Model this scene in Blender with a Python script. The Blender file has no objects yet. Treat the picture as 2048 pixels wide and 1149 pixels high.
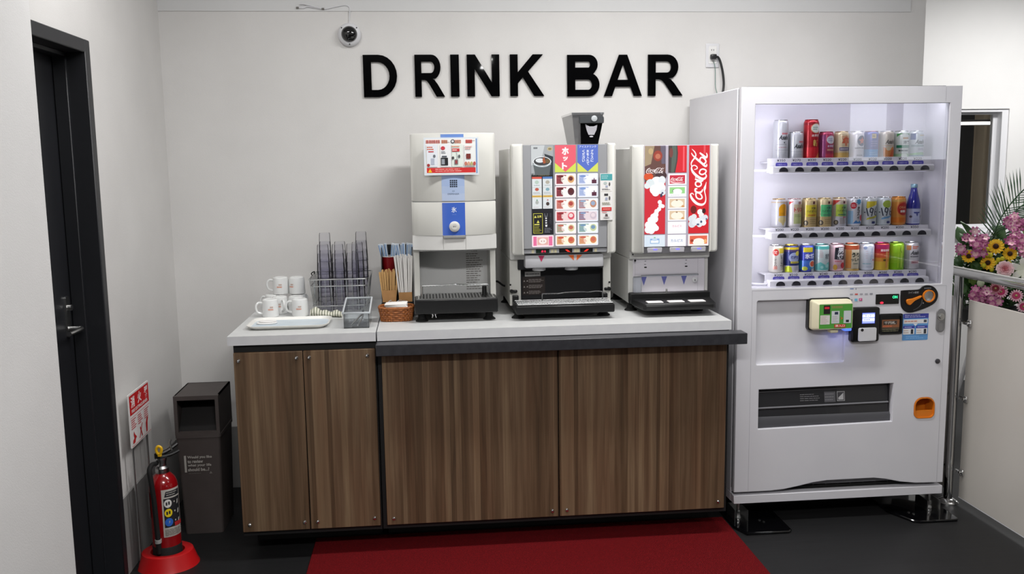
import bpy, bmesh, math, random
from mathutils import Vector, Matrix
random.seed(7)
SC = bpy.context.scene
COL = SC.collection
PI = math.pi
RAD = math.radians

# ---------------------------------------------------------------- camera, world, lights, exposure
def make_camera():
    cd = bpy.data.cameras.new('camera')
    cd.sensor_width = 36.0
    cd.lens = 1830.6 * 36.0 / 2048.0
    cd.clip_end = 60
    o = bpy.data.objects.new('camera', cd)
    COL.objects.link(o)
    yaw, pitch, roll = RAD(5.5007), RAD(-7.762), RAD(-0.8205)
    f = Vector((math.sin(yaw) * math.cos(pitch), math.cos(yaw) * math.cos(pitch), math.sin(pitch)))
    r = Vector((math.cos(yaw), -math.sin(yaw), 0))
    u = r.cross(f)
    r2 = r * math.cos(roll) + u * math.sin(roll)
    u2 = -r * math.sin(roll) + u * math.cos(roll)
    m = Matrix((r2, u2, -f)).transposed().to_4x4()
    m.translation = Vector((-0.0304, -4.3836, 1.5451))
    o.matrix_world = m
    SC.camera = o
make_camera()

W = bpy.data.worlds.new('world')
SC.world = W
W.use_nodes = True
W.node_tree.nodes['Background'].inputs[0].default_value = (0.9, 0.95, 1.0, 1)
W.node_tree.nodes['Background'].inputs[1].default_value = 3.2

SC.view_settings.view_transform = 'Standard'
SC.view_settings.look = 'None'
SC.view_settings.exposure = 0.0
SC.view_settings.gamma = 1.0
SC.view_settings.use_curve_mapping = False
SC.cycles.use_denoising = True
SC.cycles.transparent_max_bounces = 40
SC.cycles.max_bounces = 9
SC.cycles.sample_clamp_indirect = 6.0
SC.cycles.caustics_reflective = False
SC.cycles.caustics_refractive = False

CEIL = 2.78
def area(name, loc, sx, sy, watts, rot=(0, 0, 0), col=(1, 0.993, 0.982), spread=None):
    l = bpy.data.lights.new(name, 'AREA')
    l.shape = 'RECTANGLE'
    l.size, l.size_y = sx, sy
    l.energy = watts
    l.color = col
    if spread: l.spread = spread
    o = bpy.data.objects.new(name, l)
    o.location = loc
    o.rotation_euler = rot
    COL.objects.link(o)
    return o
# ceiling fixtures of the room (the visible fittings are built further down under these)
FIXTURES = [(1.0, -1.3, 1.2, 0.16, 39), (0.78, -6.9, 0.07, 1.1, 12), (3.2, -2.8, 1.2, 0.3, 14), (0.2, -4.3, 1.2, 0.3, 97), (-0.6, -1.3, 0.6, 0.16, 11)]
for i, (x, y, sx, sy, w) in enumerate(FIXTURES):
    area('ceiling_lamp_light', (x, y, CEIL - 0.055), sx, sy, w)
# lamp over the passage beyond the glass railing
area('passage_lamp_light', (3.9, 0.35, CEIL - 0.055), 1.2, 0.3, 54)

# ---------------------------------------------------------------- materials
def lin(h):
    h = h.lstrip('#')
    out = []
    for i in (0, 2, 4):
        c = int(h[i:i + 2], 16) / 255
        out.append(c / 12.92 if c <= 0.04045 else ((c + 0.055) / 1.055) ** 2.4)
    return (*out, 1.0)
MATS = {}
def mat(name, col='#cccccc', rough=0.5, metal=0.0, spec=0.5, trans=0.0, ior=1.45, emit=None, es=0.0, coat=0.0):
    if name in MATS: return MATS[name]
    m = bpy.data.materials.new(name)
    m.use_nodes = True
    b = m.node_tree.nodes['Principled BSDF']
    b.inputs['Base Color'].default_value = lin(col)
    b.inputs['Roughness'].default_value = rough
    b.inputs['Metallic'].default_value = metal
    b.inputs['Specular IOR Level'].default_value = spec
    b.inputs['Transmission Weight'].default_value = trans
    b.inputs['IOR'].default_value = ior
    b.inputs['Coat Weight'].default_value = coat
    if emit:
        b.inputs['Emission Color'].default_value = lin(emit)
        b.inputs['Emission Strength'].default_value = es
    MATS[name] = m
    return m
def nodes(m):
    nt = m.node_tree
    return nt, nt.nodes, nt.links, nt.nodes['Principled BSDF']
def noise_mat(name, c0, c1, scale=(8, 8, 8), rough=0.6, detail=4, bump=0.0, bscale=None, spec=0.5, lo=0.3, hi=0.7):
    m = mat(name, c0, rough, spec=spec)
    nt, N, L, b = nodes(m)
    tc = N.new('ShaderNodeTexCoord'); mp = N.new('ShaderNodeMapping')
    mp.inputs['Scale'].default_value = scale
    L.new(tc.outputs['Object'], mp.inputs['Vector'])
    n = N.new('ShaderNodeTexNoise'); n.inputs['Scale'].default_value = 1.0; n.inputs['Detail'].default_value = detail
    L.new(mp.outputs[0], n.inputs['Vector'])
    r = N.new('ShaderNodeValToRGB')
    r.color_ramp.elements[0].position = lo; r.color_ramp.elements[0].color = lin(c0)
    r.color_ramp.elements[1].position = hi; r.color_ramp.elements[1].color = lin(c1)
    L.new(n.outputs['Fac'], r.inputs[0]); L.new(r.outputs[0], b.inputs['Base Color'])
    if bump:
        n2 = N.new('ShaderNodeTexNoise'); n2.inputs['Scale'].default_value = bscale or 200; n2.inputs['Detail'].default_value = 3
        L.new(tc.outputs['Object'], n2.inputs['Vector'])
        bp = N.new('ShaderNodeBump'); bp.inputs['Strength'].default_value = bump; bp.inputs['Distance'].default_value = 0.002
        L.new(n2.outputs['Fac'], bp.inputs['Height']); L.new(bp.outputs[0], b.inputs['Normal'])
    return m
def attr_mat(name, rough=0.45, emit=0.0, coat=0.0, spec=0.5, metal=0.0, body=1.0):
    """colour comes from the mesh's own colour attribute: flat print"""
    m = mat(name, '#ffffff', rough, spec=spec, coat=coat, metal=metal)
    nt, N, L, b = nodes(m)
    a = N.new('ShaderNodeAttribute'); a.attribute_name = 'ink'
    if body < 1:
        mx = N.new('ShaderNodeMix'); mx.data_type = 'RGBA'; mx.inputs['Factor'].default_value = body
        mx.inputs['A'].default_value = (0.02, 0.02, 0.02, 1); L.new(a.outputs['Color'], mx.inputs['B']); L.new(mx.outputs['Result'], b.inputs['Base Color'])
    else: L.new(a.outputs['Color'], b.inputs['Base Color'])
    if emit:
        L.new(a.outputs['Color'], b.inputs['Emission Color'])
        b.inputs['Emission Strength'].default_value = emit
    return m
def thin_mat(name, tint, gloss=0.9, rough=0.02, ior=1.45, haze=0.0, hazecol='#ffffff'):
    """thin clear sheet: see-through with a Fresnel sheen and, if wanted, some milky haze"""
    m = bpy.data.materials.new(name); m.use_nodes = True
    nt = m.node_tree; N = nt.nodes; L = nt.links; N.clear()
    out = N.new('ShaderNodeOutputMaterial')
    t = N.new('ShaderNodeBsdfTransparent'); t.inputs[0].default_value = lin(tint)
    g = N.new('ShaderNodeBsdfGlossy'); g.inputs['Color'].default_value = (gloss, gloss, gloss, 1); g.inputs['Roughness'].default_value = rough
    fr = N.new('ShaderNodeFresnel'); fr.inputs[0].default_value = ior
    src = t
    if haze:
        d = N.new('ShaderNodeBsdfDiffuse'); d.inputs[0].default_value = lin(hazecol)
        tl = N.new('ShaderNodeBsdfTranslucent'); tl.inputs[0].default_value = lin(hazecol)
        dm = N.new('ShaderNodeMixShader'); dm.inputs[0].default_value = 0.4
        L.new(d.outputs[0], dm.inputs[1]); L.new(tl.outputs[0], dm.inputs[2])
        mx = N.new('ShaderNodeMixShader'); mx.inputs[0].default_value = haze
        L.new(t.outputs[0], mx.inputs[1]); L.new(dm.outputs[0], mx.inputs[2]); src = mx
    mix = N.new('ShaderNodeMixShader')
    L.new(fr.outputs[0], mix.inputs[0]); L.new(src.outputs[0], mix.inputs[1]); L.new(g.outputs[0], mix.inputs[2])
    L.new(mix.outputs[0], out.inputs[0])
    MATS[name] = m
    return m

m_wall = noise_mat('wallpaper', '#d3d1cf', '#dad8d6', (3, 3, 3), 0.75, 3, bump=0.25, bscale=260)
m_wallnear = noise_mat('wallpaper_near', '#d9d8d7', '#dedddc', (3, 3, 3), 0.75, 3, bump=0.2, bscale=240)
m_wallup = noise_mat('wall_panel_paint', '#d2d2d2', '#d6d6d6', (3, 3, 3), 0.65, 3)
m_ceil = noise_mat('ceiling_board', '#d8d8d6', '#dededc', (4, 4, 4), 0.8, 3, bump=0.2, bscale=80)
m_floor = noise_mat('dark_vinyl', '#1a1a1b', '#202021', (3, 60, 3), 0.5, 5, bump=0.08, bscale=120, spec=0.3)
m_base = noise_mat('grey_vinyl_skirting', '#7c7b7a', '#838281', (6, 6, 6), 0.6, 3)
m_doorblk = noise_mat('charcoal_paint', '#1b1c20', '#1f2024', (9, 9, 2), 0.42, 3)
m_black = mat('black_plastic', '#111112', 0.4)
m_blackm = mat('matt_black', '#0d0d0e', 0.7)
m_blackg = mat('gloss_black', '#060607', 0.025, coat=0.0)
m_ledge = noise_mat('charcoal_laminate', '#2e2e32', '#38383c', (40, 40, 40), 0.36, 3)
m_carc = noise_mat('black_carcass', '#101011', '#131314', (10, 10, 10), 0.6, 3)
m_lam = noise_mat('white_laminate', '#c8c9c9', '#d0d1d0', (25, 25, 25), 0.35, 4)
m_edge = noise_mat('grey_white_edging', '#d0d0d3', '#d6d6d8', (25, 25, 25), 0.45, 3)
m_steel = mat('brushed_steel', '#b9b9b8', 0.28, 1.0)
m_chrome = mat('chrome', '#d8d8d8', 0.08, 1.0)
m_wire = mat('steel_wire', '#c6c8c8', 0.18, 1.0)
m_white = mat('white_enamel', '#d9d9dc', 0.32)
m_vm = noise_mat('white_machine_enamel', '#d4d3d9', '#d9d8dd', (4, 4, 4), 0.3, 3)
m_vmin = mat('white_display_lining', '#dddce1', 0.5)
m_plast = mat('warm_white_plastic', '#d3d2cc', 0.4)
m_plast2 = mat('light_grey_plastic', '#d4d3d0', 0.45)
m_greym = mat('silver_grey_panel', '#a9aaae', 0.35, 0.35)
m_cream = mat('cream_plastic', '#ddd6b8', 0.4)
m_red = mat('red_enamel', '#8a0b11', 0.2, coat=0.6)
m_redp = mat('red_plastic', '#b91418', 0.38)
m_brass = mat('yellow_plastic', '#e2b21c', 0.4)
m_bin = noise_mat('brown_grey_plastic', '#453e3c', '#4b4442', (12, 12, 12), 0.55, 3, bump=0.1, bscale=300)
m_binin = mat('bin_inside', '#161414', 0.8)
m_orange = mat('orange_plastic', '#d97a1c', 0.4)
m_ceramic = mat('white_ceramic', '#e3e4e3', 0.18, coat=0.3)
m_kraft = noise_mat('kraft_board', '#a87c4e', '#b48858', (30, 30, 30), 0.8, 3)
m_stick = noise_mat('birch_stick', '#b98f58', '#c9a26c', (40, 40, 6), 0.7, 3)
m_paper = mat('white_paper', '#e6e4e2', 0.8)
m_tray = noise_mat('pale_blue_tray', '#bccbd6', '#cdd6dc', (14, 40, 14), 0.35, 4)
m_trayrim = mat('white_tray_rim', '#e2e0da', 0.3)
m_foot = mat('black_rubber', '#0c0c0c', 0.75)
m_ink = attr_mat('print_ink', 0.5)
m_inkg = attr_mat('gloss_print', 0.22, coat=0.4)
m_can = attr_mat('can_print', 0.28, spec=0.6, metal=0.25)
m_lit = attr_mat('backlit_print', 0.3, emit=0.8, body=0.25)
m_screen = attr_mat('lit_display', 0.2, emit=1.5, body=0.2)
m_alu = mat('can_aluminium', '#c9c9ca', 0.25, 0.9)
m_tumbler = thin_mat('clear_violet_plastic', '#f9f9fb', 0.9, 0.06, 1.09, haze=0.02, hazecol='#e2deee')
m_clear = thin_mat('clear_plastic', '#fafcfd', 0.9, 0.05, 1.18, haze=0.07, hazecol='#f2f5f8')
m_pane = thin_mat('display_glass', '#f6f6f8', 0.9, 0.0, 1.5)
m_smoke = thin_mat('smoked_flap', '#7d7d82', 0.8, 0.03, 1.4, haze=0.5, hazecol='#6c6c70')
m_wink = thin_mat('dark_window_glass', '#bfbdba', 0.9, 0.0, 1.5)
m_hop = thin_mat('smoked_hopper', '#b4b4b6', 0.8, 0.03, 1.45, haze=0.3, hazecol='#a2a2a4')
m_bag = thin_mat('clear_lid', '#e6e8ea', 0.8, 0.03, 1.45, haze=0.1)
m_frost = noise_mat('frosted_film_glass', '#c2bdb6', '#c7c2bb', (3, 3, 3), 0.22, 3, spec=0.4)

def wood():
    m = mat('strip_oak_laminate', '#6d5844', 0.5, spec=0.35)
    nt, N, L, b = nodes(m)
    tc = N.new('ShaderNodeTexCoord'); sp = N.new('ShaderNodeSeparateXYZ'); L.new(tc.outputs['Object'], sp.inputs[0])
    def math_(op, a, bval=None, link=None):
        n = N.new('ShaderNodeMath'); n.operation = op
        L.new(a, n.inputs[0])
        if link is not None: L.new(link, n.inputs[1])
        elif bval is not None: n.inputs[1].default_value = bval
        return n.outputs[0]
    # irregular strip widths: warp x a little before counting strips
    nw = N.new('ShaderNodeTexNoise'); nw.noise_dimensions = '1D'; nw.inputs['Scale'].default_value = 18; L.new(sp.outputs[0], nw.inputs['W'])
    w = math_('MULTIPLY', nw.outputs['Fac'], 0.05)
    xx = math_('ADD', sp.outputs[0], link=w)
    xs = math_('MULTIPLY', xx, 42.0)
    fl = math_('FLOOR', xs)
    wn = N.new('ShaderNodeTexWhiteNoise'); wn.noise_dimensions = '1D'; L.new(fl, wn.inputs['W'])
    mp = N.new('ShaderNodeMapping'); mp.inputs['Scale'].default_value = (75, 20, 2.2); L.new(tc.outputs['Object'], mp.inputs[0])
    n1 = N.new('ShaderNodeTexNoise'); n1.inputs['Scale'].default_value = 1; n1.inputs['Detail'].default_value = 6; n1.inputs['Distortion'].default_value = 0.6
    L.new(mp.outputs[0], n1.inputs['Vector'])
    a = math_('MULTIPLY', wn.outputs['Value'], 0.42)
    c = math_('MULTIPLY', n1.outputs['Fac'], 0.75)
    s = math_('ADD', a, link=c)
    r = N.new('ShaderNodeValToRGB')
    cr = r.color_ramp
    cr.elements[0].position = 0.2; cr.elements[0].color = lin('#443527')
    cr.elements[1].position = 0.92; cr.elements[1].color = lin('#826d54')
    e = cr.elements.new(0.42); e.color = lin('#594532')
    e = cr.elements.new(0.6); e.color = lin('#68533f')
    L.new(s, r.inputs[0])
    mp2 = N.new('ShaderNodeMapping'); mp2.inputs['Scale'].default_value = (14, 5, 1.4); L.new(tc.outputs['Object'], mp2.inputs[0])
    n2 = N.new('ShaderNodeTexNoise'); n2.inputs['Scale'].default_value = 1; L.new(mp2.outputs[0], n2.inputs['Vector'])
    rr = N.new('ShaderNodeValToRGB'); rr.color_ramp.elements[0].position = 0.45; rr.color_ramp.elements[1].position = 0.7
    L.new(n2.outputs['Fac'], rr.inputs[0])
    mx = N.new('ShaderNodeMix'); mx.data_type = 'RGBA'; mx.blend_type = 'MULTIPLY'
    f2 = math_('MULTIPLY', rr.outputs[0], 0.35)
    L.new(f2, mx.inputs['Factor']); L.new(r.outputs[0], mx.inputs['A']); mx.inputs['B'].default_value = lin('#d79f86')
    L.new(mx.outputs['Result'], b.inputs['Base Color'])
    return m
m_wood = wood()

def matred():
    m = mat('red_loop_carpet', '#650c11', 0.9, spec=0.15)
    nt, N, L, b = nodes(m)
    tc = N.new('ShaderNodeTexCoord')
    mp = N.new('ShaderNodeMapping'); mp.inputs['Scale'].default_value = (150, 150, 150); mp.inputs['Rotation'].default_value = (0, 0, 0.5)
    L.new(tc.outputs['Object'], mp.inputs[0])
    wv = N.new('ShaderNodeTexWave'); wv.inputs['Scale'].default_value = 0.55; wv.inputs['Distortion'].default_value = 3.5; wv.inputs['Detail'].default_value = 2
    L.new(mp.outputs[0], wv.inputs['Vector'])
    vo = N.new('ShaderNodeTexVoronoi'); vo.inputs['Scale'].default_value = 1.3; L.new(mp.outputs[0], vo.inputs['Vector'])
    mul = N.new('ShaderNodeMath'); mul.operation = 'MULTIPLY'; L.new(wv.outputs['Fac'], mul.inputs[0]); L.new(vo.outputs['Distance'], mul.inputs[1])
    r = N.new('ShaderNodeValToRGB')
    r.color_ramp.elements[0].position = 0.05; r.color_ramp.elements[0].color = lin('#4d070c')
    r.color_ramp.elements[1].position = 0.6; r.color_ramp.elements[1].color = lin('#8c131a')
    L.new(mul.outputs[0], r.inputs[0]); L.new(r.outputs[0], b.inputs['Base Color'])
    bp = N.new('ShaderNodeBump'); bp.inputs['Strength'].default_value = 0.8; bp.inputs['Distance'].default_value = 0.004
    L.new(mul.outputs[0], bp.inputs['Height']); L.new(bp.outputs[0], b.inputs['Normal'])
    return m
m_matred = matred()

def wicker():
    m = noise_mat('brown_wicker', '#7a4420', '#a8642f', (120, 120, 120), 0.55, 3)
    return m
m_wicker = wicker()

# ---------------------------------------------------------------- mesh builder
class B:
    """collects faces; build() makes ONE mesh object of them"""
    def __init__(s): s.v = []; s.f = []; s.m = []; s.c = []; s.cur = 0; s.ink = None; s.smooth = False
    def mat(s, i): s.cur = i; return s
    def add(s, vs, fs):
        o = len(s.v)
        s.v += [tuple(p) for p in vs]
        for f in fs:
            s.f.append(tuple(i + o for i in f)); s.m.append(s.cur); s.c.append(s.ink)
        return s
    def box(s, x0, x1, y0, y1, z0, z1, ch=0.0):
        if x1 < x0: x0, x1 = x1, x0
        if y1 < y0: y0, y1 = y1, y0
        if z1 < z0: z0, z1 = z1, z0
        if ch <= 0:
            vs = [(x, y, z) for z in (z0, z1) for y in (y0, y1) for x in (x0, x1)]
            return s.add(vs, [(0, 2, 3, 1), (4, 5, 7, 6), (0, 1, 5, 4), (2, 6, 7, 3), (0, 4, 6, 2), (1, 3, 7, 5)])
        ch = min(ch, (x1 - x0) / 2.01, (y1 - y0) / 2.01, (z1 - z0) / 2.01)
        bm = bmesh.new()
        bmesh.ops.create_cube(bm, size=1, matrix=Matrix.Translation(((x0 + x1) / 2, (y0 + y1) / 2, (z0 + z1) / 2)) @ Matrix.Diagonal((x1 - x0, y1 - y0, z1 - z0, 1)))
        bmesh.ops.bevel(bm, geom=bm.edges[:], offset=ch, segments=2 if ch > 0.004 else 1, profile=0.5, affect='EDGES')
        s.frombm(bm); return s
    def frombm(s, bm):
        bm.verts.index_update()
        s.add([v.co[:] for v in bm.verts], [tuple(v.index for v in f.verts) for f in bm.faces])
        bm.free(); return s
    def prism(s, poly, lo, hi, axis='y', cap=(1, 1), ch=0.0):
        """extrude a 2-D outline: axis y takes (x,z), axis z takes (x,y), axis x takes (y,z)"""
        def P(a, b_, t): return {'y': (a, t, b_), 'z': (a, b_, t), 'x': (t, a, b_)}[axis]
        n = len(poly)
        loops = []
        if ch:
            cx = sum(p[0] for p in poly) / n; cy = sum(p[1] for p in poly) / n
            w = max(p[0] for p in poly) - min(p[0] for p in poly); h = max(p[1] for p in poly) - min(p[1] for p in poly)
            sx, sy = 1 - 2 * ch / w, 1 - 2 * ch / h
            small = [(cx + (p[0] - cx) * sx, cy + (p[1] - cy) * sy) for p in poly]
            loops = [(small, lo), (poly, lo + ch * (1 if hi > lo else -1)), (poly, hi - ch * (1 if hi > lo else -1)), (small, hi)]
        else:
            loops = [(poly, lo), (poly, hi)]
        vs = []
        for pl, t in loops: vs += [P(a, b_, t) for a, b_ in pl]
        fs = []
        for k in range(len(loops) - 1):
            for i in range(n):
                j = (i + 1) % n
                fs.append((k * n + i, k * n + j, (k + 1) * n + j, (k + 1) * n + i))
        if cap[0]: fs.append(tuple(range(n - 1, -1, -1)))
        if cap[1]: fs.append(tuple(range((len(loops) - 1) * n, len(loops) * n)))
        return s.add(vs, fs)
    def ring(s, outer, inner, lo, hi, axis='y'):
        """plate with a hole: outer and inner outlines of equal point count"""
        def P(a, b_, t): return {'y': (a, t, b_), 'z': (a, b_, t), 'x': (t, a, b_)}[axis]
        n = len(outer)
        vs = [P(*p, lo) for p in outer] + [P(*p, lo) for p in inner] + [P(*p, hi) for p in outer] + [P(*p, hi) for p in inner]
        fs = []
        for i in range(n):
            j = (i + 1) % n
            fs += [(i, j, n + j, n + i), (2 * n + i, 3 * n + i, 3 * n + j, 2 * n + j), (i, 2 * n + i, 2 * n + j, j), (n + i, n + j, 3 * n + j, 3 * n + i)]
        return s.add(vs, fs)
    def lathe(s, prof, c=(0, 0, 0), n=24, axis='z', a0=0.0, a1=2 * PI, squash=1.0):
        full = abs(a1 - a0 - 2 * PI) < 1e-6
        k = n if full else n + 1
        vs = []
        for r, t in prof:
            for i in range(k):
                a = a0 + (a1 - a0) * i / n
                x, y = r * math.cos(a), r * math.sin(a) * squash
                p = {'z': (x, y, t), 'y': (x, t, y), 'x': (t, x, y)}[axis]
                vs.append((p[0] + c[0], p[1] + c[1], p[2] + c[2]))
        fs = []
        for j in range(len(prof) - 1):
            for i in range(n if full else n):
                i2 = (i + 1) % k if full else i + 1
                fs.append((j * k + i, j * k + i2, (j + 1) * k + i2, (j + 1) * k + i))
        if full:
            if prof[0][0] > 1e-6: fs.append(tuple(range(k - 1, -1, -1))) if s.caps else None
            if prof[-1][0] > 1e-6: fs.append(tuple(range((len(prof) - 1) * k, len(prof) * k))) if s.caps else None
        return s.add(vs, fs)
    caps = True
    def cyl(s, p0, p1, r0, r1=None, n=16, caps=True):
        r1 = r0 if r1 is None else r1
        p0, p1 = Vector(p0), Vector(p1)
        d = (p1 - p0).normalized()
        a = d.orthogonal().normalized(); b_ = d.cross(a)
        vs = []
        for p, r in ((p0, r0), (p1, r1)):
            for i in range(n):
                t = 2 * PI * i / n
                vs.append(tuple(p + a * (r * math.cos(t)) + b_ * (r * math.sin(t))))
        fs = [(i, (i + 1) % n, n + (i + 1) % n, n + i) for i in range(n)]
        if caps: fs += [tuple(range(n - 1, -1, -1)), tuple(range(n, 2 * n))]
        return s.add(vs, fs)
    def tube(s, pts, r, n=8, closed=False, sub=0):
        pts = [Vector(p) for p in pts]
        if sub:
            if isinstance(r, (list, tuple)) and not closed:
                k = len(pts); r = [r[min(j // sub, k - 1)] * (1 - (j % sub) / sub) + r[min(j // sub + 1, k - 1)] * (j % sub) / sub for j in range((k - 1) * sub + 1)]
            pts = smooth(pts, sub, closed)
        m = len(pts)
        vs = []; prev = None
        for i, p in enumerate(pts):
            if closed: t = (pts[(i + 1) % m] - pts[i - 1])
            else: t = pts[min(i + 1, m - 1)] - pts[max(i - 1, 0)]
            t.normalize()
            if prev is None: a = t.orthogonal().normalized()
            else:
                a = prev - t * prev.dot(t)
                a = a.normalized() if a.length > 1e-6 else t.orthogonal().normalized()
            prev = a
            b_ = t.cross(a)
            rr = r[i] if isinstance(r, (list, tuple)) else r
            for k in range(n):
                q = 2 * PI * k / n
                vs.append(tuple(p + a * (rr * math.cos(q)) + b_ * (rr * math.sin(q))))
        fs = []
        for i in range(m if closed else m - 1):
            j = (i + 1) % m
            for k in range(n):
                l = (k + 1) % n
                fs.append((i * n + k, i * n + l, j * n + l, j * n + k))
        if not closed: fs += [tuple(range(n - 1, -1, -1)), tuple(range((m - 1) * n, m * n))]
        return s.add(vs, fs)
    def ball(s, c, rx, ry=None, rz=None, n=16, m=10, z0=-1.0, z1=1.0):
        ry = rx if ry is None else ry; rz = rx if rz is None else rz
        vs = []; a0 = math.asin(z0); a1 = math.asin(z1)
        for j in range(m + 1):
            a = a0 + (a1 - a0) * j / m
            for i in range(n):
                t = 2 * PI * i / n
                vs.append((c[0] + rx * math.cos(a) * math.cos(t), c[1] + ry * math.cos(a) * math.sin(t), c[2] + rz * math.sin(a)))
        fs = [(j * n + i, j * n + (i + 1) % n, (j + 1) * n + (i + 1) % n, (j + 1) * n + i) for j in range(m) for i in range(n)]
        return s.add(vs, fs)
    def build(s, name, mats, loc=(0, 0, 0), parent=None, smooth=True, angle=38):
        me = bpy.data.meshes.new(name)
        l = Vector(loc)
        me.from_pydata([(x - l[0], y - l[1], z - l[2]) for x, y, z in s.v], [], s.f)
        if not isinstance(mats, (list, tuple)): mats = [mats]
        for m in mats: me.materials.append(m)
        if len(mats) > 1: me.polygons.foreach_set('material_index', s.m)
        if any(c is not None for c in s.c):
            at = me.color_attributes.new('ink', 'FLOAT_COLOR', 'CORNER')
            buf = []
            for p, c in zip(me.polygons, s.c):
                buf += list(c or (1, 1, 1, 1)) * p.loop_total
            at.data.foreach_set('color', buf)
        me.validate(clean_customdata=False)
        if smooth:
            me.shade_smooth()
            me.set_sharp_from_angle(angle=RAD(angle))
        o = bpy.data.objects.new(name, me)
        COL.objects.link(o)
        if parent is not None: o.parent = parent
        return o

def smooth(pts, k, closed=False):
    out = []; m = len(pts)
    rng = range(m) if closed else range(m - 1)
    for i in rng:
        if closed: p0, p1, p2, p3 = pts[i - 1], pts[i], pts[(i + 1) % m], pts[(i + 2) % m]
        else: p0, p1, p2, p3 = pts[max(i - 1, 0)], pts[i], pts[i + 1], pts[min(i + 2, m - 1)]
        for j in range(k):
            t = j / k
            out.append(0.5 * ((2 * p1) + (p2 - p0) * t + (2 * p0 - 5 * p1 + 4 * p2 - p3) * t * t + (3 * p1 - p0 - 3 * p2 + p3) * t ** 3))
    if not closed: out.append(pts[-1])
    return out

def rrect(x0, x1, y0, y1, r, n=5):
    rs = r if isinstance(r, (list, tuple)) else [r] * 4   # bl, br, tr, tl
    out = []
    for (cx, cy, a, q) in ((x0 + rs[0], y0 + rs[0], PI, rs[0]), (x1 - rs[1], y0 + rs[1], 1.5 * PI, rs[1]), (x1 - rs[2], y1 - rs[2], 0, rs[2]), (x0 + rs[3], y1 - rs[3], PI / 2, rs[3])):
        for i in range(n + 1):
            t = a + PI / 2 * i / n
            out.append((cx + q * math.cos(t), cy + q * math.sin(t)))
    return out
def ell(cx, cy, rx, ry, n=24, a0=0, a1=2 * PI):
    k = n if abs(a1 - a0 - 2 * PI) < 1e-6 else n + 1
    return [(cx + rx * math.cos(a0 + (a1 - a0) * i / n), cy + ry * math.sin(a0 + (a1 - a0) * i / n)) for i in range(k)]

# ---------------------------------------------------------------- things, parts, structure
def tag(o, label=None, cat=None, group=None, kind=None):
    if label: o['label'] = label
    if cat: o['category'] = cat
    if group: o['group'] = group
    if kind: o['kind'] = kind
    return o
class Thing:
    def __init__(s, name, label, cat, loc=(0, 0, 0), group=None):
        s.loc = loc
        s.o = bpy.data.objects.new(name, None)
        s.o.empty_display_size = 0.05
        COL.objects.link(s.o)
        s.o.location = loc
        tag(s.o, label, cat, group)
    def part(s, name, b, mats, label=None, parent=None, smooth=True, angle=38, kind=None):
        """b in WORLD coordinates (the thing is not rotated while it is being built)"""
        o = b.build(name, mats, s.loc, parent if parent is not None else s.o, smooth, angle)
        if label: o['label'] = label
        if kind: o['kind'] = kind
        return o
def struct(name, b, mats, smooth=True, parent=None):
    o = b.build(name, mats, (0, 0, 0), parent, smooth)
    if parent is None: o['kind'] = 'structure'
    return o
def dup(root, loc=None, rot=None, label=None, group=None):
    def cp(o, par):
        c = o.copy(); COL.objects.link(c)
        if par is not None: c.parent = par; c.matrix_parent_inverse = o.matrix_parent_inverse.copy()
        for ch in [x for x in o.children]: cp(ch, c)
        return c
    r = cp(root, None)
    if loc is not None: r.location = loc
    if rot is not None: r.rotation_euler = rot
    if label: r['label'] = label
    if group: r['group'] = group
    return r

# ---------------------------------------------------------------- flat print: lettering and shapes a hair above a surface
_tc = bpy.data.curves.new('type', 'FONT')
_to = bpy.data.objects.new('type', _tc)
COL.objects.link(_to)
_GL = {}
def glyphs(txt, bold=0.0, shear=0.0, space=1.0):
    k = (txt, bold, shear, space)
    if k in _GL: return _GL[k]
    _tc.body = txt; _tc.size = 1; _tc.offset = bold; _tc.shear = shear; _tc.space_character = space
    _tc.resolution_u = 3; _tc.fill_mode = 'FRONT'
    dg = bpy.context.evaluated_depsgraph_get(); dg.update()
    ev = _to.evaluated_get(dg); me = ev.to_mesh()
    vs = [(v.co.x, v.co.y) for v in me.vertices]
    fs = [tuple(p.vertices) for p in me.polygons]
    ev.to_mesh_clear()
    x0 = min(v[0] for v in vs); x1 = max(v[0] for v in vs); y0 = min(v[1] for v in vs); y1 = max(v[1] for v in vs)
    vs = [((a - x0) / (x1 - x0), (b - y0) / max(y1 - y0, 1e-6)) for a, b in vs]
    _GL[k] = (vs, fs, (x1 - x0) / max(y1 - y0, 1e-6))
    return _GL[k]
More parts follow.
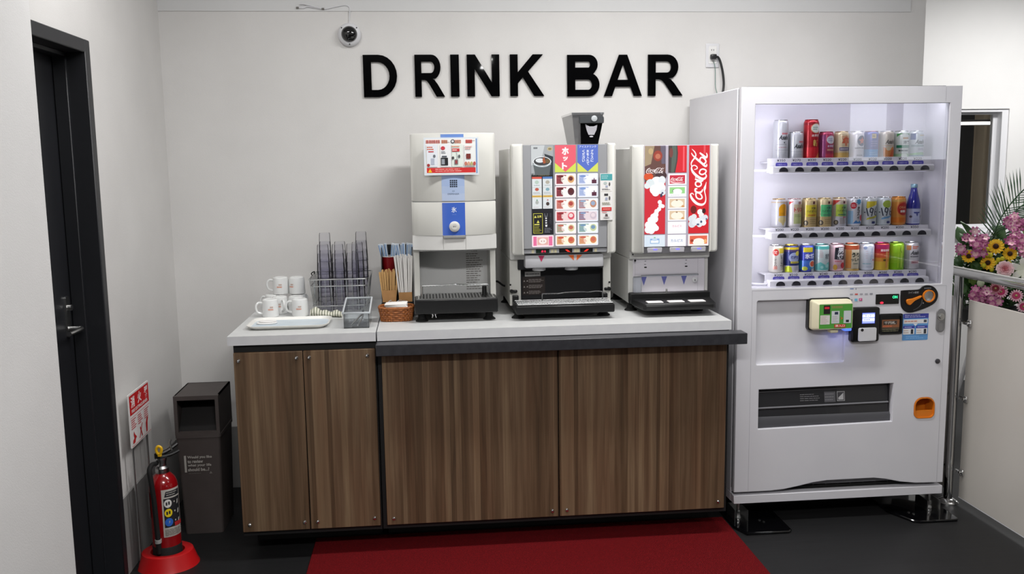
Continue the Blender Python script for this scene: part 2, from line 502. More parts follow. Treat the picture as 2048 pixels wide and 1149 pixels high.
class Ink(B):
    """map2(u, v, lift) -> xyz; each new shape lies one lift step above the last"""
    def __init__(s, map2, step=0.00012, split=None):
        super().__init__(); s.map2 = map2; s.step = step; s.lv = 1; s.split = split
    def shape(s, pts, faces, col, up=True):
        s.ink = lin(col)
        if s.split:
            bm = bmesh.new()
            vv = [bm.verts.new((p[0], p[1], 0)) for p in pts]
            for f in faces:
                try: bm.faces.new([vv[i] for i in f])
                except ValueError: pass
            lo = min(p[0] for p in pts); hi = max(p[0] for p in pts)
            k = math.floor(lo / s.split) + 1
            while k * s.split < hi:
                bmesh.ops.bisect_plane(bm, geom=bm.verts[:] + bm.edges[:] + bm.faces[:], plane_co=(k * s.split, 0, 0), plane_no=(1, 0, 0))
                k += 1
            bm.verts.index_update()
            pts = [(v.co.x, v.co.y) for v in bm.verts]; faces = [tuple(v.index for v in f.verts) for f in bm.faces]
            bm.free()
        s.add([s.map2(a, b_, s.lv * s.step) for a, b_ in pts], faces)
        if up: s.lv += 1
        return s
    def poly(s, pts, col, up=True): return s.shape(pts, [tuple(range(len(pts)))], col, up)
    def rect(s, x0, x1, y0, y1, col, r=0.0):
        return s.poly(rrect(x0, x1, y0, y1, r) if r else [(x0, y0), (x1, y0), (x1, y1), (x0, y1)], col)
    def ell(s, cx, cy, rx, ry, col, n=20): return s.poly(ell(cx, cy, rx, ry, n), col)
    def text(s, t, x, y, w, h, col, bold=0.0, shear=0.0, rot=0, align='l', up=True):
        """fit the text into the box w x h (w None keeps its own proportion); x,y the lower-left corner"""
        vs, fs, asp = glyphs(t, bold, shear)
        if w is None: w = h * asp
        if align == 'c': x -= w / 2
        if rot == 90: pts = [(x - b_ * h, y + a * w) for a, b_ in vs]
        elif rot: 
            c, sn = math.cos(RAD(rot)), math.sin(RAD(rot))
            pts = [(x + a * w * c - b_ * h * sn, y + a * w * sn + b_ * h * c) for a, b_ in vs]
        else: pts = [(x + a * w, y + b_ * h) for a, b_ in vs]
        return s.shape(pts, fs, col, up)
    def vtext(s, t, x, y, size, col, bold=0.0, pitch=1.1):
        """Japanese set vertically, first sign at the top"""
        for i, ch in enumerate(t):
            if ch == 'ー':
                s.rect(x + size * 0.42, x + size * 0.56, y - (i * pitch + 0.9) * size, y - (i * pitch + 0.1) * size, col); s.lv -= 1
            elif ch != ' ': s.text(ch, x, y - (i * pitch + 1) * size, size, size, col, bold, up=False)
        s.lv += 1; return s
    def bars(s, x0, x1, y0, y1, n, col, seed=0, fill=0.5):
        """lines of print too small to read"""
        rn = random.Random(seed)
        p = (y1 - y0) / n
        for i in range(n):
            yy = y1 - (i + 0.5) * p
            e = x0 + (x1 - x0) * rn.uniform(0.6, 1.0)
            xx = x0
            while xx < e - 1e-6:
                w = min((x1 - x0) * rn.uniform(0.08, 0.25), e - xx)
                s.rect(xx, xx + w * 0.86, yy - p * fill / 2, yy + p * fill / 2, col); s.lv -= 1
                xx += w
        s.lv += 1; return s
    def stroke(s, pts, ws, col, k=6, closed=False, up=False):
        q = smooth([Vector((a, b_, w)) for (a, b_), w in zip(pts, ws)], k, closed)
        m = len(q); L_, R_ = [], []
        for i in range(m):
            t = (q[(i + 1) % m] - q[i - 1]) if closed else (q[min(i + 1, m - 1)] - q[max(i - 1, 0)])
            l = math.hypot(t.x, t.y) or 1
            nx, ny = -t.y / l, t.x / l
            w = q[i].z / 2
            L_.append((q[i].x + nx * w, q[i].y + ny * w)); R_.append((q[i].x - nx * w, q[i].y - ny * w))
        fs = [(i, (i + 1) % m, m + (i + 1) % m, m + i) for i in range(m if closed else m - 1)]
        s.shape(L_ + R_, fs, col, up)
        return s
def front(y): return lambda u, v, l: (u, y - l, v)          # faces the room (towards -y)
def sideX(x): return lambda u, v, l: (x + l, u, v)          # faces +x, u runs along y
def cylmap(cx, cy, r, z0): return lambda u, v, l: (cx + (r + l) * math.sin(u / r), cy - (r + l) * math.cos(u / r), z0 + v)

# script logotype, drawn as pen strokes: x 0..1 along the writing, y 0..0.3 up
SCRIPT = []
def _sc(pts, ws, closed=False):
    SCRIPT.append(([((1105 - b_) / 1005.0, (415 - a) / 1005.0) for a, b_ in pts], [w / 1005.0 for w in ws], closed))
_sc([(183, 912), (160, 884), (128, 900), (140, 952), (185, 1015), (250, 1068), (330, 1088), (385, 1060), (404, 1000), (398, 930), (380, 850), (382, 800), (398, 740), (409, 688)],
    [14, 16, 24, 38, 46, 46, 40, 28, 20, 17, 22, 44, 20, 6])
_sc([(222, 905), (240, 962), (292, 988), (334, 968), (322, 920), (285, 885), (240, 872)], [26] * 7, True)
_sc([(248, 808), (214, 806), (216, 850), (268, 874), (325, 858), (345, 815)], [22, 28, 34, 36, 30, 18])
_sc([(222, 690), (216, 735), (252, 768), (308, 752), (314, 706), (268, 680)], [26] * 6, True)
_sc([(204, 632), (255, 655), (325, 672), (347, 645), (342, 618)], [26, 34, 34, 24, 12])
_sc([(212, 612), (226, 592)], [20, 18])
_sc([(188, 470), (240, 452), (232, 418), (190, 396), (148, 412), (140, 455), (165, 510), (222, 570), (300, 622), (368, 632), (406, 592), (394, 552), (362, 540)],
    [12, 18, 20, 18, 20, 28, 40, 46, 46, 38, 26, 18, 14])
_sc([(140, 410), (132, 365), (152, 318), (196, 262), (214, 212), (190, 160), (142, 112)], [14, 20, 24, 26, 22, 20, 8])
_sc([(290, 495), (286, 535), (330, 558), (384, 535), (402, 492), (362, 466), (318, 468)], [26] * 7, True)
_sc([(134, 178), (160, 222), (230, 285), (310, 350), (385, 412), (412, 400), (408, 372)], [14, 22, 36, 38, 36, 24, 12])
_sc([(300, 345), (288, 295), (318, 258), (372, 285), (396, 335), (358, 372)], [28] * 6, True)
_sc([(282, 178), (335, 218), (398, 262), (416, 225), (402, 182)], [24, 36, 36, 24, 14])
def script_logo(ink, x, y, length, col, rot=0, k=5):
    c, sn = math.cos(RAD(rot)), math.sin(RAD(rot))
    for pts, ws, cl in SCRIPT:
        ink.stroke([(x + (a * c - b_ * sn) * length, y + (a * sn + b_ * c) * length) for a, b_ in pts], [w * length for w in ws], col, k, cl)
    ink.lv += 1

# ================================================================ THE SETTING
XL = -1.1915           # left wall
b = B(); b.box(-1.6, 9.0, -10.0, 3.2, -0.1, 0.0)
struct('floor', b, m_floor)
b = B(); b.box(-1.6, 9.0, -10.0, 3.2, CEIL, CEIL + 0.1)
struct('ceiling', b, m_ceil)
b = B(); b.box(XL - 0.2, 2.438, 0.0, 0.14, 0, CEIL)
struct('wall_back', b, m_wall)
b = B(); b.box(XL, 2.359, -0.004, 0.0, 2.243, CEIL)
struct('trim_1', b, m_wallup)
# left wall with the doorway cut out of it
DY0, DY1, DZ = -1.86, -0.958, 1.989
b = B()
b.box(XL - 0.16, XL, DY1, 0.0, 0, CEIL)
b.box(XL - 0.16, XL, DY0, DY1, DZ, CEIL)
b.box(XL - 0.16, XL, -2.0, DY0, 0, CEIL)
struct('wall_left', b, m_wall)
b = B(); b.box(-1.45, -1.118, -10.0, -1.6, 0, CEIL)
struct('wall_near_left', b, m_wallnear)
b = B()
b.box(XL, XL + 0.007, DY1 + 0.0, -0.007, 0, 0.306, 0.002)
struct('baseboard_left', b, m_base)
b = B(); b.box(XL + 0.007, 2.438, -0.007, 0.0, 0, 0.306, 0.002)
struct('baseboard_back', b, m_base)
# dark recess behind the doorway, then frame and leaf
b = B(); b.box(-1.6, -1.5, -2.1, -0.7, 0, CEIL)
struct('wall_behind_door', b, m_doorblk)
door = B()
JX = XL - 0.085
for y0, y1 in ((DY1 - 0.045, DY1), (DY0, DY0 + 0.045)):
    door.box(JX - 0.05, XL + 0.014, y0, y1, 0, DZ, 0.003)
door.box(JX - 0.05, XL + 0.014, DY0 + 0.045, DY1 - 0.045, DZ - 0.045, DZ, 0.003)
# rebate stops
door.box(JX - 0.01, JX + 0.035, DY1 - 0.06, DY1 - 0.045, 0, DZ - 0.045, 0.002)
door.box(JX - 0.01, JX + 0.035, DY0 + 0.045, DY1 - 0.06, DZ - 0.06, DZ - 0.045, 0.002)
door = struct('door_1', door, m_doorblk)
b = B()
LX = JX - 0.012
gy0, gy1, gz0, gz1 = -1.52, -1.19, 1.28, 1.835
# leaf built round the slot of its glass
b.box(LX - 0.036, LX, DY0 + 0.05, gy0, 0.008, DZ - 0.055)
b.box(LX - 0.036, LX, gy1, DY1 - 0.052, 0.008, DZ - 0.055)
b.box(LX - 0.036, LX, gy0, gy1, 0.008, gz0)
b.box(LX - 0.036, LX, gy0, gy1, gz1, DZ - 0.055)
leaf = struct('door_leaf', b, m_doorblk, parent=door)
b = B()
b.ring([(gy0 - 0.012, gz0 - 0.012), (gy1 + 0.012, gz0 - 0.012), (gy1 + 0.012, gz1 + 0.012), (gy0 - 0.012, gz1 + 0.012)],
       [(gy0 + 0.004, gz0 + 0.004), (gy1 - 0.004, gz0 + 0.004), (gy1 - 0.004, gz1 - 0.004), (gy0 + 0.004, gz1 - 0.004)], LX - 0.01, LX + 0.006, 'x')
struct('glazing_bead', b, m_doorblk, parent=leaf)
b = B(); b.box(LX - 0.022, LX - 0.016, gy0, gy1, gz0, gz1)
struct('door_pane', b, m_blackg, parent=leaf)
b = B()
hy, hz = -1.062, 0.985
b.prism(rrect(hy - 0.016, hy + 0.016, hz - 0.03, hz + 0.115, 0.007), LX, LX + 0.007, 'x')
b.cyl((LX + 0.005, hy, hz), (LX + 0.045, hy, hz), 0.009)
b.tube([(LX + 0.042, hy, hz), (LX + 0.05, hy - 0.01, hz), (LX + 0.05, hy - 0.06, hz), (LX + 0.048, hy - 0.115, hz)], 0.008, 8, sub=3)
b.cyl((LX + 0.006, hy, hz + 0.075), (LX + 0.02, hy, hz + 0.075), 0.011)
h = struct('door_handle', b, m_steel, parent=leaf); h['label'] = 'satin steel lever handle on a tall back plate'
# passage beyond the railing
FY = 1.5
wx0, wx1, wz0, wz1 = 2.85, 3.905, 1.03, 1.855
b = B()
b.box(2.3, wx0, FY, FY + 0.14, 0, CEIL); b.box(wx1, 9.0, FY, FY + 0.14, 0, CEIL)
b.box(wx0, wx1, FY, FY + 0.14, 0, wz0); b.box(wx0, wx1, FY, FY + 0.14, wz1, CEIL)
struct('wall_far', b, m_wallnear)
b = B(); b.box(2.3, 2.438, 0.14, FY, 0, CEIL)
struct('wall_passage', b, m_wallnear)
b = B(); b.box(8.9, 9.0, -10.0, FY, 0, CEIL)
struct('wall_right', b, m_wallnear)
b = B()   # rear wall with the shop window that the display glass mirrors
b.box(-1.6, 6.15, -10.1, -10.0, 0, CEIL); b.box(8.3, 9.0, -10.1, -10.0, 0, CEIL); b.box(6.15, 8.3, -10.1, -10.0, 0, 1.5); b.box(6.15, 8.3, -10.1, -10.0, 2.45, CEIL)
b.box(6.75, 6.95, -10.1, -10.0, 1.5, 2.45)
struct('wall_rear', b, m_base)
# window in the far wall: white frame, sash, dark glass, dark room behind
b = B()
b.ring([(wx0, wz0), (wx1, wz0), (wx1, wz1), (wx0, wz1)], [(wx0 + 0.05, wz0 + 0.03), (wx1 - 0.045, wz0 + 0.03), (wx1 - 0.045, wz1 - 0.02), (wx0 + 0.05, wz1 - 0.02)], FY + 0.01, FY + 0.10)
b.ring([(wx0 + 0.05, wz0 + 0.03), (wx1 - 0.045, wz0 + 0.03), (wx1 - 0.045, wz1 - 0.02), (wx0 + 0.05, wz1 - 0.02)],
       [(wx0 + 0.09, wz0 + 0.05), (wx1 - 0.075, wz0 + 0.05), (wx1 - 0.075, wz1 - 0.035), (wx0 + 0.09, wz1 - 0.035)], FY + 0.06, FY + 0.09)
win = struct('window_1', b, m_white)
b = B(); b.box(wx0 + 0.08, wx1 - 0.07, FY + 0.072, FY + 0.078, wz0 + 0.045, wz1 - 0.03)
struct('window_pane', b, m_wink, parent=win)
b = B(); b.box(wx0 - 0.02, wx1 + 0.03, FY - 0.03, FY + 0.02, wz0 - 0.03, wz0 + 0.004, 0.004)
struct('window_sill', b, m_white, parent=win)
b = B(); b.box(2.3, 5.2, 3.0, 3.1, 0, CEIL)
struct('wall_room_behind', b, m_blackm)

# ---------------------------------------------------------------- ceiling fittings (lamps themselves are above)
for i, (x, y, sx, sy, w) in enumerate(FIXTURES + [(3.9, 0.35, 1.2, 0.3, 0)]):
    places = ['nearest the drink counter', 'running away from the counter at the rear', 'over the floor in front of the glass railing', 'above the viewer', 'short one near the left corner', 'over the passage with the flowers']
    t = Thing('ceiling_light', 'white linear ceiling light ' + places[i], 'ceiling light', (x, y, CEIL), 'ceiling lights')
    b = B(); b.box(x - sx / 2 - 0.03, x + sx / 2 + 0.03, y - sy / 2 - 0.02, y + sy / 2 + 0.02, CEIL - 0.045, CEIL - 0.0005, 0.006)
    t.part('housing', b, m_white)
    b = B(); b.box(x - sx / 2, x + sx / 2, y - sy / 2, y + sy / 2, CEIL - 0.05, CEIL - 0.045)
    t.part('diffuser', b, mat('lamp_diffuser', '#ffffff', 0.5, emit='#fffaf2', es=1.0))

# ================================================================ LEFT CABINET AND RIGHT COUNTER
FRONT = -0.873
ZT, ZB = 0.838, 0.122
def panel_screws(t, panel, pts):
    for x, z in pts:
        b = B(); b.lathe([(0.0085, FRONT), (0.0085, FRONT - 0.002), (0.0055, FRONT - 0.006), (0.0001, FRONT - 0.0072)], (x, 0, z), 12, 'y')
        t.part('screw_cap', b, m_chrome, parent=panel)
t = Thing('side_cabinet', 'low cabinet with two plain wood-look doors under the mugs and tray', 'cabinet', (-0.49, -0.45, 0))
b = B(); b.box(-0.766, -0.2245, -0.853, -0.012, 0.10, 0.8675); b.box(-0.75, -0.235, -0.66, -0.02, 0.0, 0.10)
t.part('carcass', b, m_carc)
b = B(); b.box(-0.764, -0.5055, FRONT, -0.8535, ZB, ZT, 0.0015); d1 = t.part('door', b, m_wood)
b = B(); b.box(-0.5015, -0.2285, FRONT, -0.8535, ZB, ZT, 0.0015); d2 = t.part('door', b, m_wood)
panel_screws(t, d1, [(-0.745, 0.807), (-0.482 - 0.045, 0.812), (-0.737, 0.152), (-0.525, 0.152)])
panel_screws(t, d2, [(-0.479, 0.812), (-0.258, 0.812), (-0.474, 0.151), (-0.252, 0.154)])
t = Thing('drinks_counter', 'long counter base with two wide wood-look panels and a projecting black shelf', 'counter', (0.48, -0.45, 0))
b = B(); b.box(-0.2205, 1.186, -0.853, -0.012, 0.10, 0.8675); b.box(-0.21, 1.17, -0.66, -0.02, 0.0, 0.10)
t.part('carcass', b, m_carc)
b = B(); b.box(-0.204, 0.4845, FRONT, -0.8535, ZB, ZT, 0.0015); d1 = t.part('front_panel', b, m_wood)
b = B(); b.box(0.4885, 1.172, FRONT, -0.8535, ZB, ZT, 0.0015); d2 = t.part('front_panel', b, m_wood)
panel_screws(t, d1, [(-0.177, 0.148), (0.459, 0.146)])
panel_screws(t, d2, [(0.518, 0.147), (1.146, 0.15)])
b = B(); b.box(-0.2215, 1.229, -0.948, -0.8735, 0.822, 0.8655, 0.002)
t.part('ledge', b, m_ledge, 'projecting black shelf edge')
def worktop(name, label, x0, x1, top):
    t = Thing(name, label, 'worktop', ((x0 + x1) / 2, -0.43, 0.868))
    b = B(); b.box(x0, x1, -0.876, -0.008, 0.868, top - 0.001)
    t.part('edge_band', b, m_edge, 'grey-white laminate edging')
    b = B(); b.box(x0, x1, -0.876, -0.008, top - 0.001, top)
    t.part('top_sheet', b, m_lam)
worktop('worktop', 'short white worktop carrying the mugs, tray and tumblers', -0.783, -0.2235, 0.903)
worktop('worktop', 'long white worktop carrying the three drink machines', -0.2185, 1.188, 0.905)
ZL, ZR = 0.903, 0.905

# ================================================================ RED MAT
b = B()
b.box(-0.508, 1.228, -1.75, -0.69, 0.0, 0.009, 0.003)
o = b.build('entrance_mat', m_matred, (0.36, -1.2, 0)); o.location = (0.36, -1.2, 0)
tag(o, 'red ribbed mat on the dark floor before the counter', 'mat')

# ================================================================ WALL SIGN
def letter_shapes():
    st = 0.205
    def arc(cx, cy, rx, ry, a0, a1, n=12): return [(cx + rx * math.cos(RAD(a0 + (a1 - a0) * i / n)), cy + ry * math.sin(RAD(a0 + (a1 - a0) * i / n))) for i in range(n + 1)]
    def bowl(x0, w, y0, y1, t, sw=st):
        """outer bowl right edge and its counter, from y0 to y1"""
        r = (y1 - y0) / 2; cy = (y0 + y1) / 2; fx = w - r * 0.95
        outer = arc(fx, cy, r * 0.95, r, -90, 90)
        inner = [(x0 + sw, y0 + t)] + arc(fx - 0.02, cy, r * 0.95 - sw + 0.03, r - t, -90, 90) + [(x0 + sw, y1 - t)]
        return outer, inner
    D_o, D_i = bowl(0, 0.86, 0, 1, 0.17)
    L = {'D': (0.86, [[(0, 0)] + D_o + [(0, 1)], D_i])}
    o, i = bowl(0, 0.80, 0.40, 1, 0.165)
    L['R'] = (0.92, [[(0, 0), (st, 0), (st, 0.40), (0.30, 0.40), (0.37, 0.375), (0.44, 0.30), (0.66, 0), (0.92, 0), (0.70, 0.30), (0.61, 0.395), (0.545, 0.425)] + o[2:] + [(0, 1)], [(st, 0.40 + 0.165)] + i[1:-1] + [(st, 1 - 0.165)]])
    L['I'] = (st, [[(0, 0), (st, 0), (st, 1), (0, 1)]])
    L['N'] = (0.80, [[(0, 0), (0.19, 0), (0.19, 0.655), (0.595, 0), (0.80, 0), (0.80, 1), (0.61, 1), (0.61, 0.335), (0.20, 1), (0, 1)]])
    L['K'] = (0.90, [[(0, 0), (st, 0), (st, 0.305), (0.335, 0.45), (0.635, 0), (0.90, 0), (0.475, 0.59), (0.875, 1), (0.60, 1), (st, 0.575), (st, 1), (0, 1)]])
    bo, bi = bowl(0, 0.82, 0, 0.565, 0.16)
    to_, ti = bowl(0, 0.775, 0.535, 1, 0.16)
    L['B'] = (0.82, [[(0, 0)] + bo[:-2] + [(0.66, 0.535)] + to_[3:] + [(0, 1)], bi, ti])
    L['A'] = (1.0, [[(0, 0), (0.215, 0), (0.30, 0.225), (0.695, 0.225), (0.785, 0), (1.0, 0), (0.61, 1), (0.395, 1)], [(0.36, 0.395), (0.635, 0.395), (0.5, 0.765)]])
    return L
LS = letter_shapes()
t = Thing('wall_sign', 'large gloss black capital letters DRINK BAR fixed on the white wall', 'sign', (0.47, -0.001, 1.854))
def letter(ch, x0, x1, z0, z1):
    w, loops = LS[ch]
    cu = bpy.data.curves.new('letter', 'CURVE'); cu.dimensions = '2D'; cu.fill_mode = 'BOTH'; cu.extrude = 0.005
    for lp in loops:
        sp = cu.splines.new('POLY'); sp.points.add(len(lp) - 1); sp.use_cyclic_u = True
        for p, q in zip(sp.points, lp): p.co = (x0 + q[0] / w * (x1 - x0), z0 + q[1] * (z1 - z0), 0, 1)
    o = bpy.data.objects.new('tmp_letter', cu); COL.objects.link(o)
    dg = bpy.context.evaluated_depsgraph_get(); me = o.evaluated_get(dg).to_mesh()
    b = B(); b.add([(v.co.x, -0.0065 - v.co.z, v.co.y) for v in me.vertices], [tuple(p.vertices) for p in me.polygons])
    o.evaluated_get(dg).to_mesh_clear(); bpy.data.objects.remove(o); bpy.data.curves.remove(cu)
    t.part('letter', b, m_blackg, smooth=False)
for ch, x0, x1 in (('D', -0.286, -0.131), ('R', -0.049, 0.089), ('I', 0.117, 0.157), ('N', 0.194, 0.346), ('K', 0.396, 0.557),
                   ('B', 0.667, 0.822), ('A', 0.843, 1.027), ('R', 1.056, 1.226)):
    letter(ch, x0, x1, 1.8545 if x0 < 0.6 else 1.851, 2.0465 if x0 < 0.6 else 2.0435)

# ================================================================ SECURITY CAMERA, WIRE, OUTLET
cx, cz = -0.342, 2.137
t = Thing('dome_camera', 'small white round dome camera on the wall above the letter D', 'camera', (cx, 0, cz))
b = B(); b.lathe([(0.053, -0.0005), (0.053, -0.014), (0.049, -0.024), (0.0385, -0.031), (0.0365, -0.031)], (cx, 0, cz), 32, 'y')
t.part('mount', b, m_white)
b = B()
n = 20
prof = [(0.0365 * math.cos(a), -0.029 - 0.03 * math.sin(a)) for a in [PI / 2 * i / 9 for i in range(9)]] + [(0.0005, -0.059)]
b.lathe(prof, (cx, 0, cz), 28, 'y')
t.part('dome', b, mat('smoked_dome', '#0d0d0f', 0.05, coat=0.6))
b = B(); b.lathe([(0.007, -0.0), (0.007, -0.0595), (0.0045, -0.061), (0.0001, -0.0605)], (cx + 0.008, 0, cz - 0.003), 14, 'y')
t.part('lens', b, m_blackg)
for a in (40, 140, 270):
    b = B(); q = 0.0445; b.lathe([(0.0032, -0.0275), (0.003, -0.0305), (0.0001, -0.031)], (cx + q * math.cos(RAD(a)), 0, cz + q * math.sin(RAD(a))), 8, 'y')
    t.part('screw', b, m_black)
b = B()
b.tube([(-0.341, -0.004, 2.185), (-0.340, -0.004, 2.215), (-0.337, -0.005, 2.25), (-0.342, -0.006, 2.264), (-0.36, -0.007, 2.269), (-0.40, -0.008, 2.262), (-0.452, -0.008, 2.252),
        (-0.50, -0.008, 2.258), (-0.53, -0.009, 2.262), (-0.545, -0.008, 2.256), (-0.575, -0.008, 2.257)], 0.0028, 8, sub=4)
b.tube([(-0.452, -0.0085, 2.252), (-0.50, -0.012, 2.262), (-0.54, -0.011, 2.272), (-0.562, -0.008, 2.272)], 0.0024, 8, sub=4)
o = b.build('camera_cable', m_white, (-0.45, -0.005, 2.25)); o.location = (-0.45, -0.005, 2.25)
tag(o, 'thin white cable looping along the wall above the dome camera', 'cable')
for x, z in ((-0.458, 2.252), (-0.572, 2.257)):
    b = B(); b.box(x - 0.006, x + 0.006, -0.0125, -0.0045, z - 0.004, z + 0.004, 0.001)
    c = b.build('cable_clip', mat('grey_clip', '#6f6d68', 0.6), (-0.45, -0.005, 2.25), o)
t = Thing('wall_outlet', 'white wall outlet plate with a black plug in it', 'outlet', (1.371, 0, 2.04))
b = B(); b.prism(rrect(1.339, 1.404, 1.983, 2.095, 0.004), -0.0005, -0.008, 'y', ch=0.002); t.part('plate', b, m_white)
b = B(); b.box(1.352, 1.391, -0.0105, -0.008, 2.0, 2.082, 0.001); ins = t.part('socket_insert', b, mat('outlet_white', '#e2e1df', 0.35))
b = B()
for x in (1.366, 1.376): b.box(x - 0.0012, x + 0.0012, -0.0108, -0.0104, 2.06, 2.068)
t.part('slot', b, m_black, parent=ins)
t = Thing('power_cord', 'black plug and thick black cord hanging from the wall outlet', 'cord', (1.38, -0.01, 2.03))
b = B(); b.box(1.357, 1.385, -0.036, -0.0112, 2.02, 2.043, 0.005); t.part('plug', b, m_black)
b = B(); b.tube([(1.383, -0.024, 2.031), (1.394, -0.024, 2.028), (1.404, -0.026, 2.008), (1.415, -0.03, 1.96), (1.420, -0.034, 1.905), (1.414, -0.04, 1.86), (1.405, -0.046, 1.831)], 0.0055, 10, sub=5)
t.part('cable', b, m_black)
t = Thing('earth_wire', 'thin green earth wire beside the black cord at the outlet', 'wire', (1.38, -0.01, 1.95))
b = B(); b.tube([(1.373, -0.013, 2.012), (1.378, -0.018, 1.998), (1.383, -0.016, 1.97), (1.384, -0.016, 1.93), (1.384, -0.02, 1.89), (1.389, -0.026, 1.865), (1.392, -0.034, 1.831)], 0.0017, 6, sub=5)
t.part('conductor', b, mat('green_wire', '#5f7d74', 0.5))
b = B(); b.cyl((1.373, -0.0112, 2.012), (1.373, -0.0185, 2.012), 0.0035, n=8); t.part('terminal', b, m_steel)

# ================================================================ TRASH CAN
t = Thing('trash_can', 'tall brown-grey hooded trash can with white slogan beside the cabinet', 'trash can', (-0.98, -0.44, 0))
x0, x1, yf, yb = -1.083, -0.897, -0.57, -0.318
b = B()   # tapering body
for z0_, z1_, ins0, ins1 in ((0.0, 0.425, 0.014, 0.003),):
    p0 = rrect(x0 + ins0, x1 - ins0, yf + ins0, yb - ins0, 0.012, 3); p1 = rrect(x0 + ins1, x1 - ins1, yf + ins1, yb - ins1, 0.012, 3)
    n = len(p0)
    b.add([(x, y, z0_) for x, y in p0] + [(x, y, z1_) for x, y in p1], [(i, (i + 1) % n, n + (i + 1) % n, n + i) for i in range(n)] + [tuple(range(n - 1, -1, -1)), tuple(range(n, 2 * n))])
body = t.part('body', b, m_bin)
i = Ink(lambda u, v, l: (u, yf + 0.0125 - (0.014 - 0.003) / 0.425 * v - l - 0.0012, v), 0.0002)
i.rect(-1.052, -1.0435, 0.274, 0.347, '#aeaaa4')
for k, (s, w, z) in enumerate((('Would you like', 0.1, 0.331), ('to review', 0.063, 0.3135), ('what your life', 0.096, 0.296), ('should be...?', 0.087, 0.2785))):
    i.text(s, -1.0385, z, w, 0.0145, '#aeaaa4', bold=0.03)
i.bars(-1.037, -0.985, 0.2665, 0.2705, 1, '#6d6a66', 2)
i.poly(ell(-0.946, 0.269, 0.0065, 0.0065, 3, PI / 2, PI / 2 + 2 * PI), '#8d8984'); i.poly(ell(-0.946, 0.2685, 0.0028, 0.0028, 3, PI / 2, PI / 2 + 2 * PI), '#3a3635')
t.part('slogan', i, m_ink, parent=body)
b = B(); b.ring(rrect(x0, x1, yf, yb, 0.012, 3), rrect(x0 + 0.01, x1 - 0.01, yf + 0.01, yb - 0.01, 0.008, 3), 0.422, 0.436, 'z'); t.part('rim', b, m_bin)
hood = B()   # hood: open at the front
hz0, hz1 = 0.436, 0.602
hood.ring([(x0 + 0.002, hz0), (x1 - 0.002, hz0), (x1 - 0.002, hz1), (x0 + 0.002, hz1)], [(x0 + 0.016, hz0 + 0.012), (x1 - 0.016, hz0 + 0.012), (x1 - 0.016, hz1 - 0.018), (x0 + 0.016, hz1 - 0.018)], yf + 0.002, yf + 0.02)
hood.box(x0 + 0.002, x0 + 0.008, yf + 0.02, yb - 0.004, hz0, hz1); hood.box(x1 - 0.008, x1 - 0.002, yf + 0.02, yb - 0.004, hz0, hz1)
hood.box(x0 + 0.002, x1 - 0.002, yf + 0.02, yb - 0.004, hz1 - 0.006, hz1); hood.box(x0 + 0.002, x1 - 0.002, yb - 0.010, yb - 0.004, hz0, hz1)
hd = t.part('hood', hood, m_bin)
b = B(); b.prism([(yf + 0.024, hz0 + 0.004), (yf + 0.10, hz0 + 0.10), (yf + 0.106, hz0 + 0.10), (yf + 0.03, hz0 + 0.004)], x0 + 0.012, x1 - 0.012, 'x'); t.part('flap', b, m_binin, parent=hd)

# ================================================================ EXTINGUISHER AND ITS STAND
ex, ey = -1.062, -0.845
t = Thing('extinguisher_stand', 'red plastic floor stand with two rods holding a fire extinguisher notice', 'stand', (ex, ey, 0))
def cut(r, a): return (max(ex + r * math.cos(a), -1.166), ey + r * math.sin(a) * 0.92)
b = B()
N_ = 40
R4 = [(0.118, 0.0), (0.112, 0.012), (0.096, 0.056), (0.088, 0.06), (0.064, 0.056), (0.062, 0.006)]
vs = [];
for r, z in R4:
    for k in range(N_): vs.append((*cut(r, 2 * PI * k / N_), z))
fs = [(j * N_ + k, j * N_ + (k + 1) % N_, (j + 1) * N_ + (k + 1) % N_, (j + 1) * N_ + k) for j in range(len(R4) - 1) for k in range(N_)]
fs.append(tuple(range(len(vs) - N_, len(vs))))
b.add(vs, fs)
t.part('base', b, m_redp)
for yy, xx in ((-0.872, -1.1585), (-0.69, -1.1585)):
    b = B()
    if yy > -0.75: b.tube([(xx, yy, 0.51), (xx, yy, 0.10), (xx + 0.004, yy - 0.03, 0.05), (xx + 0.03, yy - 0.07, 0.025), (xx + 0.05, yy - 0.085, 0.02)], 0.0042, 8)
    else: b.tube([(xx, yy, 0.51), (xx, yy, 0.03)], 0.0042, 8)
    t.part('rod', b, m_steel)
b = B(); b.prism(rrect(-0.905, -0.65, 0.488, 0.696, 0.004), -1.1543, -1.1505, 'x'); pl = t.part('notice_board', b, mat('sign_white', '#e4e2e0', 0.4))
i = Ink(sideX(-1.1503))
i.rect(-0.898, -0.657, 0.613, 0.689, '#c3171c')
for k, ch in enumerate('消火器'): i.text(ch, -0.882 + k * 0.083, 0.638, 0.048, 0.043, '#f3e9e8', 0.03)
i.text('FIRE EXTINGUISHER', -0.878, 0.619, 0.2, 0.013, '#f3e9e8', 0.02)
i.rect(-0.898, -0.657, 0.602, 0.6035, '#c3171c'); i.rect(-0.898, -0.657, 0.493, 0.4945, '#c3171c')
for k in range(3):
    xx = -0.892 + k * 0.08
    i.bars(xx, xx + 0.06, 0.556, 0.598, 5, '#c4555a', k)
    if k < 2: i.rect(xx + 0.071, xx + 0.0722, 0.498, 0.598, '#c98a8c')
i.poly([(-0.886, 0.502), (-0.862, 0.502), (-0.852, 0.52), (-0.846, 0.514), (-0.842, 0.52), (-0.862, 0.534), (-0.87, 0.548), (-0.876, 0.536), (-0.868, 0.522), (-0.886, 0.514)], '#bb2024')
